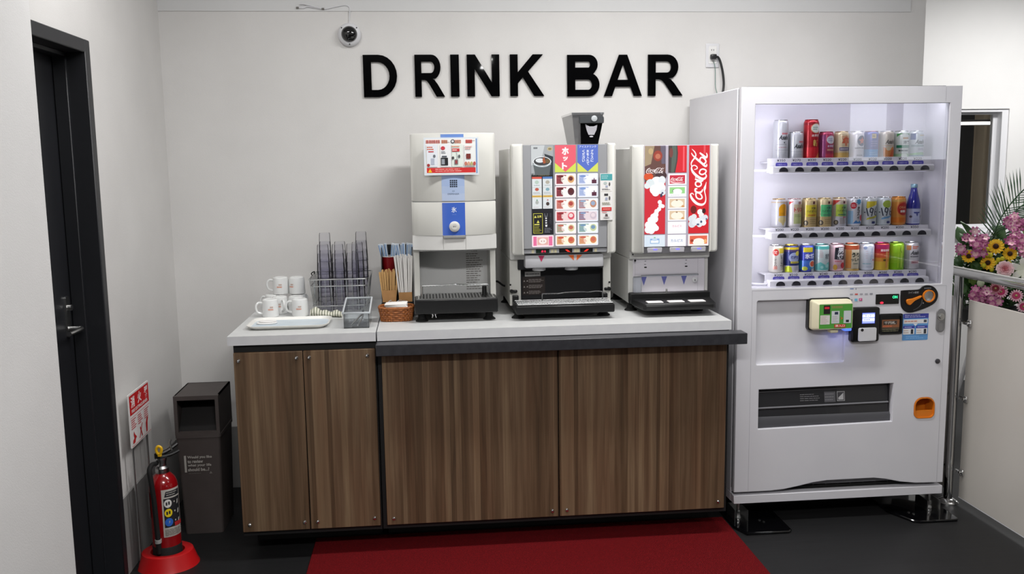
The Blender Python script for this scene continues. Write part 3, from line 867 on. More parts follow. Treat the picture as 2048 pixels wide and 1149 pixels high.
i.poly([(-0.81, 0.502), (-0.803, 0.502), (-0.762, 0.552), (-0.768, 0.554)], '#bb2024'); i.poly([(-0.775, 0.502), (-0.768, 0.504), (-0.79, 0.545), (-0.797, 0.542)], '#bb2024')
i.poly([(-0.72, 0.502), (-0.706, 0.502), (-0.70, 0.54), (-0.69, 0.556), (-0.706, 0.558), (-0.722, 0.54)], '#bb2024')
t.part('notice_print', i, m_ink, parent=pl)

t = Thing('fire_extinguisher', 'red fire extinguisher with black hose standing in its red stand', 'fire extinguisher', (ex, ey, 0.0062))
R_ = 0.0535
b = B(); b.lathe([(0.0005, 0.0062), (R_ - 0.006, 0.0062), (R_, 0.012), (R_, 0.315), (0.0515, 0.333), (0.044, 0.352), (0.032, 0.366), (0.021, 0.374), (0.019, 0.378)], (ex, ey, 0), 36)
t.part('cylinder', b, m_red)
b = B(); b.lathe([(R_ + 0.0012, 0.0065), (R_ + 0.0012, 0.084), (R_, 0.086)], (ex, ey, 0), 36); t.part('boot', b, m_foot)
b = B(); b.lathe([(0.024, 0.372), (0.026, 0.376), (0.026, 0.392), (0.022, 0.396), (0.018, 0.40), (0.018, 0.418), (0.021, 0.422), (0.021, 0.432), (0.0001, 0.434)], (ex, ey, 0), 20); t.part('valve', b, m_steel)
b = B()
b.box(ex - 0.024, ex - 0.002, ey - 0.011, ey + 0.011, 0.428, 0.452, 0.003)
b.tube([(ex - 0.01, ey - 0.005, 0.446), (ex + 0.02, ey + 0.01, 0.454), (ex + 0.055, ey + 0.03, 0.476)], [0.009, 0.008, 0.007], 8, sub=3)
b.tube([(ex - 0.005, ey - 0.005, 0.436), (ex + 0.03, ey + 0.012, 0.438), (ex + 0.06, ey + 0.03, 0.448)], [0.008, 0.007, 0.006], 8, sub=3)
t.part('lever', b, m_black)
b = B(); b.tube([(ex - 0.006, ey - 0.017, 0.452), (ex - 0.012, ey - 0.019, 0.468), (ex - 0.004, ey - 0.019, 0.482), (ex + 0.007, ey - 0.018, 0.474), (ex + 0.004, ey - 0.017, 0.456)], 0.0055, 8, closed=True, sub=4)
b.box(ex - 0.009, ex + 0.006, ey - 0.02, ey - 0.010, 0.44, 0.458, 0.002)
t.part('safety_pin', b, m_brass)
b = B(); b.tube([(ex + 0.038, ey + 0.012, 0.455), (ex + 0.03, ey + 0.014, 0.486), (ex + 0.036, ey + 0.016, 0.496)], [0.004, 0.005, 0.004], 8, sub=3); t.part('gauge_pin', b, m_steel)
hx, hy_ = ex - 0.018, ey - 0.062
b = B(); b.tube([(ex - 0.018, ey - 0.012, 0.412), (ex - 0.026, ey - 0.04, 0.416), (ex - 0.03, ey - 0.06, 0.40), (hx - 0.008, hy_ - 0.002, 0.36), (hx - 0.002, hy_ - 0.002, 0.28), (hx + 0.001, hy_, 0.18), (hx + 0.003, hy_, 0.125)],
                [0.009, 0.009, 0.0095, 0.0095, 0.0095, 0.0095, 0.0095], 10, sub=5)
b.cyl((hx + 0.003, hy_, 0.113), (hx + 0.0035, hy_, 0.068), 0.0105, 0.0085, 12)
hose = t.part('hose', b, m_foot)
b = B(); b.cyl((hx + 0.003, hy_, 0.126), (hx + 0.003, hy_, 0.112), 0.0125, n=12); t.part('hose_collar', b, mat('clear_grey', '#9c9a98', 0.4), parent=hose)
i = Ink(cylmap(ex, ey, R_ + 0.0004, 0.0), 0.0002, split=0.006)
def EL(a, b_): return (a * R_, b_)
u0, u1 = 0.005 * 1, 0.088
i.poly([(u0, 0.128), (u1, 0.128), (u1, 0.318), (u0, 0.318)], '#b9b4ad')
i.rect(u0 + 0.006, u1 - 0.004, 0.166, 0.282, '#232326')
i.poly([(u0 + 0.010, 0.288), (u1 - 0.006, 0.288), (u1 - 0.006, 0.31), (u0 + 0.016, 0.31)], '#26262a')
i.text('ALPINE', u0 + 0.02, 0.293, 0.05, 0.013, '#c9c5be', 0.03, 0.3) if False else i.bars(u0 + 0.018, u1 - 0.008, 0.291, 0.308, 2, '#bdb9b2', 9, 0.3)
for k, (c1, c2) in enumerate((('#d8d6d2', '#2a2a2c'), ('#e3c81c', '#2a2a2c'), ('#2b62c0', '#cfd06a'))):
    zz = 0.262 - k * 0.037
    i.ell(u0 + 0.022, zz, 0.0145, 0.0165, c1); 
    if k < 2: i.rect(u0 + 0.014, u0 + 0.02, zz - 0.007, zz + 0.006, c2); i.rect(u0 + 0.023, u0 + 0.029, zz - 0.005, zz + 0.008, c2)
    else: i.poly([(u0 + 0.019, zz - 0.008), (u0 + 0.024, zz + 0.001), (u0 + 0.021, zz + 0.001), (u0 + 0.026, zz + 0.009), (u0 + 0.023, zz + 0.002), (u0 + 0.0265, zz + 0.002)], c2)
    if k < 3: i.poly([(u0 + 0.058, zz - 0.01), (u0 + 0.064, zz - 0.008), (u0 + 0.066, zz + 0.01), (u0 + 0.06, zz + 0.006)], '#b8b5b0'); i.rect(u0 + 0.044, u0 + 0.049, zz, zz + 0.006, '#b8b5b0')
i.rect(u0 + 0.042, u1 - 0.006, 0.168, 0.184, '#b0292b')
i.bars(u0 + 0.006, u1 - 0.004, 0.134, 0.162, 6, '#77726b', 5)
i.poly([(-0.078, 0.2), (-0.052, 0.2), (-0.052, 0.3), (-0.078, 0.3)], '#8d8b8c')
t.part('label', i, m_ink, 'white and black instruction label with three round symbols')

# ================================================================ MUGS
def ordinal(n): return ['first', 'second', 'third', 'fourth', 'fifth', 'sixth', 'seventh'][n]
def make_mug(label):
    """upside-down mug standing on its rim, handle along +x, print towards -y"""
    t = Thing('mug', label, 'mug', (0, 0, 0), 'white mugs stacked upside down')
    b = B(); b.lathe([(0.0335, 0.0), (0.0355, 0.0015), (0.0355, 0.01), (0.0345, 0.06), (0.032, 0.0715), (0.027, 0.0755), (0.024, 0.0755), (0.0235, 0.074), (0.0001, 0.0735)], n=32)
    b.lathe([(0.0335, 0.0), (0.0325, 0.01), (0.031, 0.066), (0.0001, 0.069)], n=32)
    body = t.part('body', b, m_ceramic)
    b = B(); b.tube([(0.0335, 0, 0.060), (0.048, 0, 0.062), (0.0585, 0, 0.052), (0.060, 0, 0.036), (0.053, 0, 0.021), (0.034, 0, 0.014)], 0.0048, 8, sub=4)
    t.part('handle', b, m_ceramic)
    i = Ink(cylmap(0, 0, 0.0356, 0), 0.00015, split=0.006)
    for k, (x0, x1, z, c) in enumerate(((-0.008, 0.012, 0.040, '#c4aca0'), (-0.016, 0.016, 0.030, '#dba08c'))):
        i.bars(x0, x1, z, z + 0.0075, 1, c, k + 3, 0.8)
    t.part('print', i, m_ink)
    return t.o
mug0 = make_mug('white mug in the front row of the lower mugs, handle to the left')
first = True
MUGS = [(-0.693, -0.415, 0, 200, 'white mug with reddish print at the left front of the lower mugs'),
        (-0.566, -0.42, 0, 176, 'white mug with reddish print at the right front of the lower mugs'),
        (-0.664, -0.335, 0, 296, 'white mug half hidden between the two front mugs'),
        (-0.705, -0.262, 0, 160, 'white mug at the back left under the upper left mug'),
        (-0.592, -0.338, 0, -32, 'white mug whose handle points right, next to the tumbler basket'),
        (-0.592, -0.255, 0, 60, 'white mug at the back right under the upper right mug'),
        (-0.668, -0.258, 1, 178, 'upper left mug of the two stacked on top, handle to the left'),
        (-0.597, -0.262, 1, 85, 'upper right mug of the two stacked on top, next to the tumblers')]
for x, y, lv, rz, lab in MUGS:
    z = ZL + (0.0757 if lv else 0.0002)
    o = mug0 if first else dup(mug0)
    first = False
    o.location = (x, y, z); o.rotation_euler = (0, 0, RAD(rz)); o['label'] = lab
    for ch in o.children:      # the print always looks at the room
        if ch.name.startswith('print'): ch.rotation_euler = (0, 0, -RAD(rz) + (0.35 if x < -0.68 and not lv else (-0.5 if x > -0.6 and lv else 0.1)))

# ================================================================ TUMBLERS IN THE WIRE BASKET
bx0, bx1, by0, by1 = -0.527, -0.272, -0.408, -0.10
t = Thing('wire_basket', 'low steel wire basket holding the stacks of clear tumblers', 'basket', ((bx0 + bx1) / 2, (by0 + by1) / 2, ZL))
zb, zt = ZL + 0.012, ZL + 0.152
def loop(x0, x1, y0, y1, z, r=0.012, n=3): return [(x, y, z) for x, y in rrect(x0, x1, y0, y1, r, n)]
b = B(); b.tube(loop(bx0, bx1, by0, by1, zt), 0.0032, 8, closed=True); t.part('top_rim', b, m_wire)
b = B(); b.tube(loop(bx0 + 0.006, bx1 - 0.006, by0 + 0.006, by1 - 0.006, ZL + 0.122), 0.0028, 8, closed=True); t.part('middle_rim', b, m_wire)
b = B(); b.tube(loop(bx0 + 0.012, bx1 - 0.012, by0 + 0.012, by1 - 0.012, ZL + 0.035), 0.0022, 8, closed=True); t.part('lower_rim', b, m_wire)
for side in range(4):
    b = B(); n = (11, 12)[side % 2]
    for k in range(1, n):
        f = k / n
        if side == 0: p, q = (bx0 + f * (bx1 - bx0), by0), (0, 1)
        elif side == 1: p, q = (bx1, by0 + f * (by1 - by0)), (-1, 0)
        elif side == 2: p, q = (bx0 + f * (bx1 - bx0), by1), (0, -1)
        else: p, q = (bx0, by0 + f * (by1 - by0)), (1, 0)
        b.tube([(p[0], p[1], zt), (p[0] + q[0] * 0.014, p[1] + q[1] * 0.014, ZL + 0.035), (p[0] + q[0] * 0.02, p[1] + q[1] * 0.02, ZL + 0.010)], 0.0013, 5)
    o = t.part('wire_side', b, m_wire); o['kind'] = 'stuff'
b = B()
for k in range(12):
    y = by0 + 0.02 + k * (by1 - by0 - 0.04) / 11
    b.tube([(bx0 + 0.02, y, ZL + 0.010), (bx1 - 0.02, y, ZL + 0.010)], 0.0013, 5)
o = t.part('wire_floor', b, m_wire); o['kind'] = 'stuff'
for x in (bx0 + 0.03, bx1 - 0.03):
    for y in (by0 + 0.03, by1 - 0.03):
        b = B(); b.cyl((x, y, ZL), (x, y, ZL + 0.010), 0.005, n=10); t.part('foot', b, m_foot)
b = B()
b.tube([(bx0 + 0.0, -0.255, zt), (bx0 - 0.006, -0.25, zt + 0.010), (bx0 + 0.004, -0.215, zt + 0.014), (bx0, -0.205, zt)], 0.0025, 6, sub=3)
t.part('handle_hook', b, m_foot)

def make_tumbler():
    t = Thing('tumbler', 'x', 'tumbler', (0, 0, 0), 'clear tumblers in the wire basket')
    b = B(); b.lathe([(0.0288, 0.0), (0.0284, 0.012), (0.0272, 0.045), (0.0236, 0.126), (0.0215, 0.131), (0.0001, 0.131)], n=28)
    t.part('body', b, m_tumbler)
    b = B(); b.lathe([(0.0288, 0.0), (0.0293, 0.001), (0.0293, 0.003), (0.0284, 0.004), (0.0275, 0.002), (0.0288, 0.0)], n=28); t.part('lip', b, m_tumbler)
    return t.o
tum0 = make_tumbler()
STACKS = [(-0.466, -0.362, 5, 'front left stack'), (-0.402, -0.366, 5, 'front middle stack'), (-0.341, -0.362, 5, 'front right stack'),
          (-0.472, -0.212, 6, 'tall back left stack'), (-0.405, -0.225, 5, 'back middle stack'), (-0.312, -0.19, 6, 'tall back right stack'), (-0.324, -0.278, 5, 'stack just behind front right')]
first = True
for x, y, n, nm in STACKS:
    for k in range(n):
        o = tum0 if first else dup(tum0)
        first = False
        pitch = 0.0395
        o.location = (x, y, ZL + 0.0118 + k * pitch)
        pos = n - 1 - k
        o['label'] = 'clear tumbler, %s from the top of the %s' % (ordinal(pos), nm) if pos else 'topmost clear tumbler of the %s' % nm

# ================================================================ TRAY, DISH, TOWEL, BIN
t = Thing('serving_tray', 'pale blue tray with a white raised rim in front of the mugs', 'tray', (-0.58, -0.63, ZL))
x0, x1, y0, y1 = -0.738, -0.415, -0.768, -0.54
b = B()
def ringed(prof, n=6):
    n0 = None; L_ = []
    for ins, z, r in prof: L_.append([(x, y, z) for x, y in rrect(x0 + ins, x1 - ins, y0 + ins, y1 - ins, r, n)])
    k = len(L_[0]); vs = sum(L_, []); fs = [(j * k + i, j * k + (i + 1) % k, (j + 1) * k + (i + 1) % k, (j + 1) * k + i) for j in range(len(L_) - 1) for i in range(k)]
    return vs, fs, k
vs, fs, k = ringed([(0.022, ZL + 0.0005, 0.03), (0.002, ZL + 0.013, 0.045), (0.0, ZL + 0.0165, 0.047), (0.005, ZL + 0.0165, 0.042), (0.013, ZL + 0.006, 0.036)])
fs.append(tuple(range(k - 1, -1, -1)))
b.add(vs, fs); t.part('rim', b, m_trayrim)
b = B(); b.poly = None
b.add([(x, y, ZL + 0.0062) for x, y in rrect(x0 + 0.0125, x1 - 0.0125, y0 + 0.0125, y1 - 0.0125, 0.036, 6)], [tuple(range(28))]); t.part('bed', b, m_tray)
t = Thing('napkin', 'small white folded napkin lying at the left end of the tray', 'napkin', (-0.685, -0.645, ZL + 0.0064))
b = B(); b.prism(ell(-0.672, -0.64, 0.042, 0.026, 20), ZL + 0.0064, ZL + 0.013, 'z', ch=0.003); t.part('lower_fold', b, m_paper)
b = B(); b.prism(ell(-0.668, -0.638, 0.036, 0.021, 20), ZL + 0.0131, ZL + 0.019, 'z', ch=0.003); t.part('upper_fold', b, m_paper)

# striped towel: a rumpled roll of cloth
m_tow = mat('striped_towel', '#dcd9cc', 0.9)
nt, N, L, bs = nodes(m_tow)
tc = N.new('ShaderNodeTexCoord'); wv = N.new('ShaderNodeTexWave'); wv.inputs['Scale'].default_value = 28; wv.inputs['Distortion'].default_value = 0.3
L.new(tc.outputs['Object'], wv.inputs['Vector'])
rp = N.new('ShaderNodeValToRGB'); rp.color_ramp.elements[0].position = 0.62; rp.color_ramp.elements[0].color = lin('#dad8ca'); rp.color_ramp.elements[1].position = 0.86; rp.color_ramp.elements[1].color = lin('#6f7560')
L.new(wv.outputs['Fac'], rp.inputs[0]); L.new(rp.outputs[0], bs.inputs['Base Color'])
b = B(); nx, ny = 26, 12; vs = []
for i in range(nx + 1):
    for j in range(ny):
        f = i / nx; a = 2 * PI * j / ny
        hgt = 0.024 + 0.016 * math.exp(-((f - 0.18) / 0.16) ** 2) + 0.004 * math.sin(f * 17)
        yy = -0.458 + 0.026 * math.cos(a) * (1 + 0.12 * math.sin(9 * f)) - 0.022 * f + 0.004 * math.sin(f * 11)
        zz = ZL + hgt * (0.5 + 0.5 * math.sin(a)) * (1 + 0.08 * math.sin(f * 23 + j)) + 0.0004
        vs.append((-0.518 + 0.135 * f, yy, max(zz, ZL + 0.0004)))
fs = [(i * ny + j, i * ny + (j + 1) % ny, (i + 1) * ny + (j + 1) % ny, (i + 1) * ny + j) for i in range(nx) for j in range(ny)]
fs += [tuple(range(ny)), tuple(range(nx * ny, nx * ny + ny))]
b.add(vs, fs)
o = b.build('striped_towel', m_tow, (-0.45, -0.46, ZL)); o.location = (-0.45, -0.46, ZL)
tag(o, 'cream towel with dark stripes rolled up before the wire basket', 'towel')

t = Thing('clear_bin', 'open clear plastic bin with sloping top at the right end of the short worktop', 'bin', (-0.305, -0.67, ZL))
x0, x1, y0, y1 = -0.352, -0.253, -0.775, -0.575
zf, zk = ZL + 0.062, ZL + 0.092
b = B()
th = 0.0022
b.box(x0, x1, y0, y1, ZL + 0.0004, ZL + 0.003)
b.box(x0, x1, y0, y0 + th, ZL + 0.003, zf); b.box(x0, x1, y1 - th, y1, ZL + 0.003, zk)
for xx in (x0, x1 - th):
    b.prism([(y0 + th, ZL + 0.003), (y1 - th, ZL + 0.003), (y1 - th, zk), (y0 + th, zf)], xx, xx + th, 'x')
t.part('box', b, m_clear)
b = B()
pts = [(x0 - 0.003, y0 - 0.003, zf), (x1 + 0.003, y0 - 0.003, zf), (x1 + 0.003, y1 + 0.003, zk), (x0 - 0.003, y1 + 0.003, zk)]
b.tube(pts, 0.0042, 8, closed=True); t.part('rim', b, mat('milky_plastic', '#dfe4e8', 0.3, trans=0.3))
t = Thing('tongs', 'small grey metal tongs lying in the clear plastic bin', 'tongs', (-0.3, -0.68, ZL))
b = B(); b.tube([(-0.325, -0.74, ZL + 0.008), (-0.315, -0.70, ZL + 0.014), (-0.296, -0.66, ZL + 0.03), (-0.286, -0.63, ZL + 0.034)], 0.0035, 8, sub=4); t.part('arm', b, m_steel)
b = B(); b.tube([(-0.30, -0.745, ZL + 0.007), (-0.294, -0.70, ZL + 0.012), (-0.286, -0.66, ZL + 0.026), (-0.286, -0.63, ZL + 0.034)], 0.0035, 8, sub=4); t.part('arm', b, m_steel)

# ================================================================ STRAW ORGANISER
t = Thing('straw_organiser', 'black tiered organiser with straws and stirrers left of the ice dispenser', 'organiser', (-0.16, -0.45, ZR))
ox0, ox1 = -0.213, -0.0785
oy0, oy1 = -0.545, -0.36
b = B()
for xx in (ox0, ox1 - 0.004):
    b.prism([(oy0, ZR), (oy1, ZR), (oy1, ZR + 0.292), (oy1 - 0.05, ZR + 0.292), (oy1 - 0.085, ZR + 0.25), (oy0 + 0.035, ZR + 0.06), (oy0, ZR + 0.06)], xx, xx + 0.004, 'x')
t.part('side_panel', b, m_black)
b = B(); b.box(ox0 + 0.004, ox1 - 0.004, oy1 - 0.004, oy1, ZR, ZR + 0.292, 0.001); t.part('back_panel', b, m_black)
b = B(); b.box(ox0 + 0.004, ox1 - 0.004, oy0, oy0 + 0.004, ZR, ZR + 0.064); b.box(ox0 + 0.004, ox1 - 0.004, oy0 + 0.004, oy1 - 0.004, ZR, ZR + 0.058); lo = t.part('lower_tier', b, m_black)
b = B(); b.box(ox0 + 0.004, ox1 - 0.004, oy1 - 0.085, oy1 - 0.004, ZR + 0.058, ZR + 0.16); t.part('upper_tier', b, m_black)
i = Ink(front(oy0 - 0.0002)); script_logo(i, -0.187, ZR + 0.0505, 0.075, '#c9ccd2', k=3); t.part('lettering', i, m_ink, parent=lo)
# boxes of stirrers and paper straws on the lower tier
zb_ = ZR + 0.0585
for nm, lab, x0, x1, hh in (('stirrer_box', 'kraft box full of wooden stirrers on the organiser', -0.2075, -0.151, 0.055), ('straw_box', 'kraft box full of white wrapped straws on the organiser', -0.1395, -0.084, 0.045)):
    t = Thing(nm, lab, 'box', ((x0 + x1) / 2, -0.5, zb_))
    y0, y1 = -0.54, -0.455
    b = B(); b.box(x0, x1, y0, y0 + 0.0015, zb_, zb_ + hh); b.box(x0, x1, y1 - 0.0015, y1, zb_, zb_ + hh + 0.01); b.box(x0, x0 + 0.0015, y0 + 0.0015, y1 - 0.0015, zb_, zb_ + hh); b.box(x1 - 0.0015, x1, y0 + 0.0015, y1 - 0.0015, zb_, zb_ + hh)
    b.box(x0 + 0.0015, x1 - 0.0015, y0 + 0.0015, y1 - 0.0015, zb_, zb_ + 0.002)
    t.part('carton', b, m_kraft)
rn = random.Random(4)
stk0 = None
for k in range(22):
    if stk0 is None:
        b = B(); b.box(-0.0028, 0.0028, -0.0007, 0.0007, 0, 0.135, 0.0005); o = stk0 = b.build('wooden_stirrer', m_stick)
        tag(o, 'flat wooden stirrer standing in the left kraft box', 'stirrer', 'wooden stirrers in the kraft box')
    else: o = dup(stk0)
    row, c = divmod(k, 8)
    f = c / 7
    o.location = (-0.2035 + 0.0485 * f, -0.536 + row * 0.012 + 0.003 * (k % 2), zb_ + 0.0022)
    o.rotation_euler = (RAD(rn.uniform(-2, 1)), RAD(-5 + 11 * f + rn.uniform(-2, 2)), RAD(rn.uniform(-12, 12)))
    o.scale = (1, 1, rn.uniform(0.93, 1.06))
stw0 = None
for k in range(28):
    if stw0 is None:
        b = B(); b.cyl((0, 0, 0), (0, 0, 0.196), 0.0036, n=8); o = stw0 = b.build('wrapped_straw', m_paper)
        tag(o, 'white paper wrapped straw standing in the right kraft box', 'straw', 'wrapped straws in the kraft box')
    else: o = dup(stw0)
    row, c = divmod(k, 7)
    f = c / 6
    o.location = (-0.1335 + 0.0435 * f, -0.534 + row * 0.013, zb_ + 0.0022)
    o.rotation_euler = (RAD(rn.uniform(-1, 1)), RAD(-5 + 8 * f + rn.uniform(-1, 1)), 0)
    o.scale = (1, 1, rn.uniform(0.95, 1.03))
# cups with sugar and milk sticks on the upper tier
zu = ZR + 0.1605
m_redcup = mat('dark_red_paper_cup', '#7d0f18', 0.35)
for lab, x, mt in (('dark red paper cup full of blue striped sachets', -0.181, m_redcup), ('pale paper cup full of blue striped sachets behind the white straws', -0.113, m_paper)):
    t = Thing('paper_cup', lab, 'cup', (x, -0.40, zu))
    b = B(); b.lathe([(0.0001, zu), (0.024, zu), (0.0325, zu + 0.083), (0.0315, zu + 0.083), (0.0235, zu + 0.003), (0.0001, zu + 0.003)], (x, -0.40, 0), 28); t.part('wall', b, mt)
    b = B(); b.tube([(x + 0.0325 * math.cos(a), -0.40 + 0.0325 * math.sin(a), zu + 0.084) for a in [2 * PI * q / 24 for q in range(24)]], 0.002, 6, closed=True); t.part('rolled_rim', b, m_paper)
sac = []
for kind in range(2):
    i = Ink(lambda u, v, l: (u, -0.0012 - l, v), 0.0002)
    b = i
    b.box(-0.005, 0.005, -0.001, 0.001, 0, 0.135, 0.0004); b.c = [lin('#dfe6ee')] * len(b.c)
    i.rect(-0.0045, -0.001, 0.004, 0.131, '#5f8fc6' if kind == 0 else '#8fb2d6'); i.rect(0.001, 0.0028, 0.004, 0.131, '#a8c4e0' if kind == 0 else '#3f6fae')
    o = i.build('stick_sachet', m_ink)
    tag(o, 'x', 'sachet')
    sac.append(o)
used = [False, False]
for cupi, x in enumerate((-0.181, -0.113)):
    for k in range(13):
        kd = k % 2
        o = sac[kd] if not used[kd] else dup(sac[kd])
        used[kd] = True
        a = 2 * PI * k / 8 + 0.3
        rr = (0.0155 if k < 8 else 0.007) if k else 0.0
        o.location = (x + rr * math.cos(a), -0.40 + rr * math.sin(a), zu + 0.0045)
        o.rotation_euler = (RAD(-8 * math.sin(a)), RAD(11 * math.cos(a)), RAD(rn.uniform(-25, 25)))
        o['group'] = 'sachets in the %s cup' % ('red', 'pale')[cupi]
        o['label'] = 'blue and white stick sachet in the %s paper cup of the organiser' % ('dark red', 'pale')[cupi]

# ================================================================ WICKER BASKET WITH PACKETS
t = Thing('wicker_basket', 'small brown wicker basket with white packets in front of the organiser', 'basket', (-0.148, -0.625, ZR))
wx, wy = -0.149, -0.618
def oval(z, gx, gy, n=44): return [(wx + gx * math.copysign(abs(math.cos(a)) ** 0.6, math.cos(a)), wy + gy * math.copysign(abs(math.sin(a)) ** 0.6, math.sin(a)), z) for a in [2 * PI * k / n for k in range(n)]]
b = B()
for r in range(6):
    z = ZR + 0.006 + r * 0.0085
    g = 0.060 + 0.0016 * r
    pts = oval(z, g, g - 0.014)
    pts = [(wx + (p[0] - wx) * (1 + 0.035 * (1 if (k + r) % 2 else -1)), wy + (p[1] - wy) * (1 + 0.04 * (1 if (k + r) % 2 else -1)), p[2]) for k, p in enumerate(pts)]
    b.tube(pts, 0.0046, 6, closed=True)
    o = None
o = t.part('weave', b, m_wicker); o['kind'] = 'stuff'
b = B()
for k in range(22):
    p = oval(0, 0.064, 0.05, 22)[k]
    b.tube([(p[0], p[1], ZR + 0.001), (p[0] * 1.0 + (p[0] - wx) * 0.08, p[1] + (p[1] - wy) * 0.08, ZR + 0.056)], 0.0026, 5)
o = t.part('stakes', b, m_wicker); o['kind'] = 'stuff'
b = B(); b.tube(oval(ZR + 0.056, 0.0705, 0.056), 0.0055, 8, closed=True); t.part('rim', b, m_wicker)
b = B(); b.prism([(p[0], p[1]) for p in oval(0, 0.06, 0.046)], ZR + 0.0005, ZR + 0.006, 'z'); t.part('bottom', b, m_wicker)
pk0 = None
for k in range(12):
    if pk0 is None:
        b = B(); b.box(-0.045, 0.045, -0.012, 0.012, 0, 0.0042, 0.0018); o = pk0 = b.build('paper_packet', m_paper)
        tag(o, 'white paper packet lying in the wicker basket', 'packet', 'paper packets in the wicker basket')
    else: o = dup(pk0)
    lv, c = divmod(k, 3)
    o.location = (wx + rn.uniform(-0.003, 0.003), wy - 0.026 + c * 0.0255, ZR + 0.0535 + lv * 0.0046) if lv > 0 else (wx, wy - 0.026 + c * 0.0255, ZR + 0.0065)
    o.scale = (0.95, 1, 11.0) if lv == 0 else (1, 1, 1)
    o.rotation_euler = (0, RAD(rn.uniform(-2, 2)) if lv else 0, RAD(rn.uniform(-5, 5)) if lv else 0)

# ================================================================ helper: machine feet
def foot(t, x, y, z0, z1, r=0.02):
    b = B(); b.lathe([(r * 1.25, z0), (r * 1.2, z0 + 0.004), (r * 0.72, z0 + 0.012), (r * 0.72, z0 + (z1 - z0) * 0.7), (r * 0.4, z0 + (z1 - z0) * 0.72), (r * 0.4, z1)], (x, y, 0), 20)
    return t.part('foot', b, m_foot)

# ================================================================ ICE DISPENSER
t = Thing('ice_dispenser', 'white ice dispenser with blue centre band and instruction poster', 'ice dispenser', (0.097, -0.45, ZR))
ix0, ix1 = -0.074, 0.269
ic = (ix0 + ix1) / 2
def plan(ins=0.0, yb=-0.14, bulge=0.045, yf=-0.68):
    x0, x1 = ix0 + ins, ix1 - ins
    pts = [(x0, yb), (x0, yf + bulge + 0.012)]
    N = 18
    for k in range(N + 1):
        f = k / N; x = x0 + 0.010 + (x1 - x0 - 0.02) * f
        pts.append((x, yf + ins + bulge * (2 * f - 1) ** 2))
    pts += [(x1, yf + bulge + 0.012), (x1, yb)]
    return pts
def yfront(x): return -0.68 + 0.045 * (2 * (x - ix0 - 0.01) / (ix1 - ix0 - 0.02) - 1) ** 2
b = B(); b.prism(plan(), 1.3925, 1.665, 'z', ch=0.004); up = t.part('upper_cover', b, m_plast)
b = B(); b.prism(plan(), 1.2545, 1.3895, 'z', ch=0.0015); lw = t.part('lower_cover', b, m_plast)
b = B(); b.prism(plan(0.004), 1.387, 1.395, 'z'); t.part('seam', b, m_greym)
b = B()
for xa, xb in ((ix0, 0.0495), (0.0505, 0.1405), (0.1415, ix1)):
    pl = [(xa, -0.2)] + [(xa + (xb - xa) * k / 8, yfront(min(max(xa + (xb - xa) * k / 8, ix0 + 0.01), ix1 - 0.01)) + 0.002) for k in range(9)] + [(xb, -0.2)]
    b.prism(pl, 1.196, 1.2545, 'z')
t.part('chute_cover', b, m_plast2)
b = B()
pl = [(0.0505 + 0.09 * k / 6, yfront(0.0505 + 0.09 * k / 6) - 0.006) for k in range(7)]
b.prism(pl + [(0.1405, -0.6), (0.0505, -0.6)], 1.243, 1.2545, 'z', ch=0.001); t.part('chute_lip', b, mat('mid_grey_plastic', '#8e8e8c', 0.5))
b = B()
b.box(ix0 + 0.003, -0.049, -0.60, -0.14, 0.945, 1.196); t.part('side_column', b, m_plast)
b = B(); b.box(0.244, ix1 - 0.003, -0.60, -0.14, 0.945, 1.196)
t.part('side_column', b, m_plast)
b = B(); b.box(-0.049, 0.244, -0.42, -0.40, 0.96, 1.196); b.box(-0.049, 0.244, -0.6, -0.42, 1.185, 1.196); bp = t.part('splash_plate', b, mat('dull_steel', '#e4e4e3', 0.45, 0.1))
i = Ink(front(-0.4205))
i.text('ご注意', 0.175, 1.163, 0.026, 0.009, '#4a4643')
i.bars(0.152, 0.228, 0.995, 1.158, 17, '#8a8682', 3, 0.4)
t.part('notice', i, m_ink, parent=bp)
# blue band follows the curved covers
im = lambda u, v, l: (u, yfront(u) - 0.0003 - l, v)
i = Ink(im, split=0.01)
for k in range(9):
    f = k / 8; c0 = (0x6f, 0x90, 0xcf); c1 = (0xb4, 0xc2, 0xdc)
    i.rect(0.0485, 0.1405, 1.66 - 0.0295 * (k + 1), 1.66 - 0.0295 * k, '#%02x%02x%02x' % tuple(round(a + (b_ - a) * f) for a, b_ in zip(c0, c1))); i.lv -= 1
i.lv += 1
for r in range(4):
    for c in range(4): i.rect(0.0815 + c * 0.0078, 0.0878 + c * 0.0078, 1.4725 - r * 0.0078, 1.4788 - r * 0.0078, '#39424f'); i.lv -= 1
i.lv += 1
i.text('ICE', 0.0955, 1.431, 0.009, 0.0055, '#5c6b84', align='c'); i.text('DISPENSER', 0.0955, 1.4195, 0.046, 0.006, '#5c6b84', align='c')
t.part('upper_band', i, m_inkg, 'pale blue graduated band with a grid of dark squares', parent=up)
i = Ink(im, split=0.01)
i.rect(0.0485, 0.1405, 1.2555, 1.387, '#4468c4'); i.text('氷', 0.0855, 1.348, 0.021, 0.022, '#e6ecf6', 0.02); i.text('アイス', 0.096, 1.337, 0.016, 0.005, '#8fa7dc', align='c')
t.part('lower_band', i, m_inkg, 'blue band with a white ice sign', parent=lw)
b = B(); b.lathe([(0.0215, yfront(0.096)), (0.0215, yfront(0.096) - 0.006), (0.018, yfront(0.096) - 0.0085), (0.0001, yfront(0.096) - 0.0092)], (0.0965, 0, 1.291), 28, 'y'); bt = t.part('push_button', b, m_plast)
i = Ink(front(yfront(0.096) - 0.0094)); i.ell(0.0965, 1.291, 0.0125, 0.0125, '#cfcec8', 16); i.text('押す', 0.0965, 1.288, 0.014, 0.0065, '#55535a', align='c', bold=0.02); t.part('button_print', i, m_ink, parent=bt)
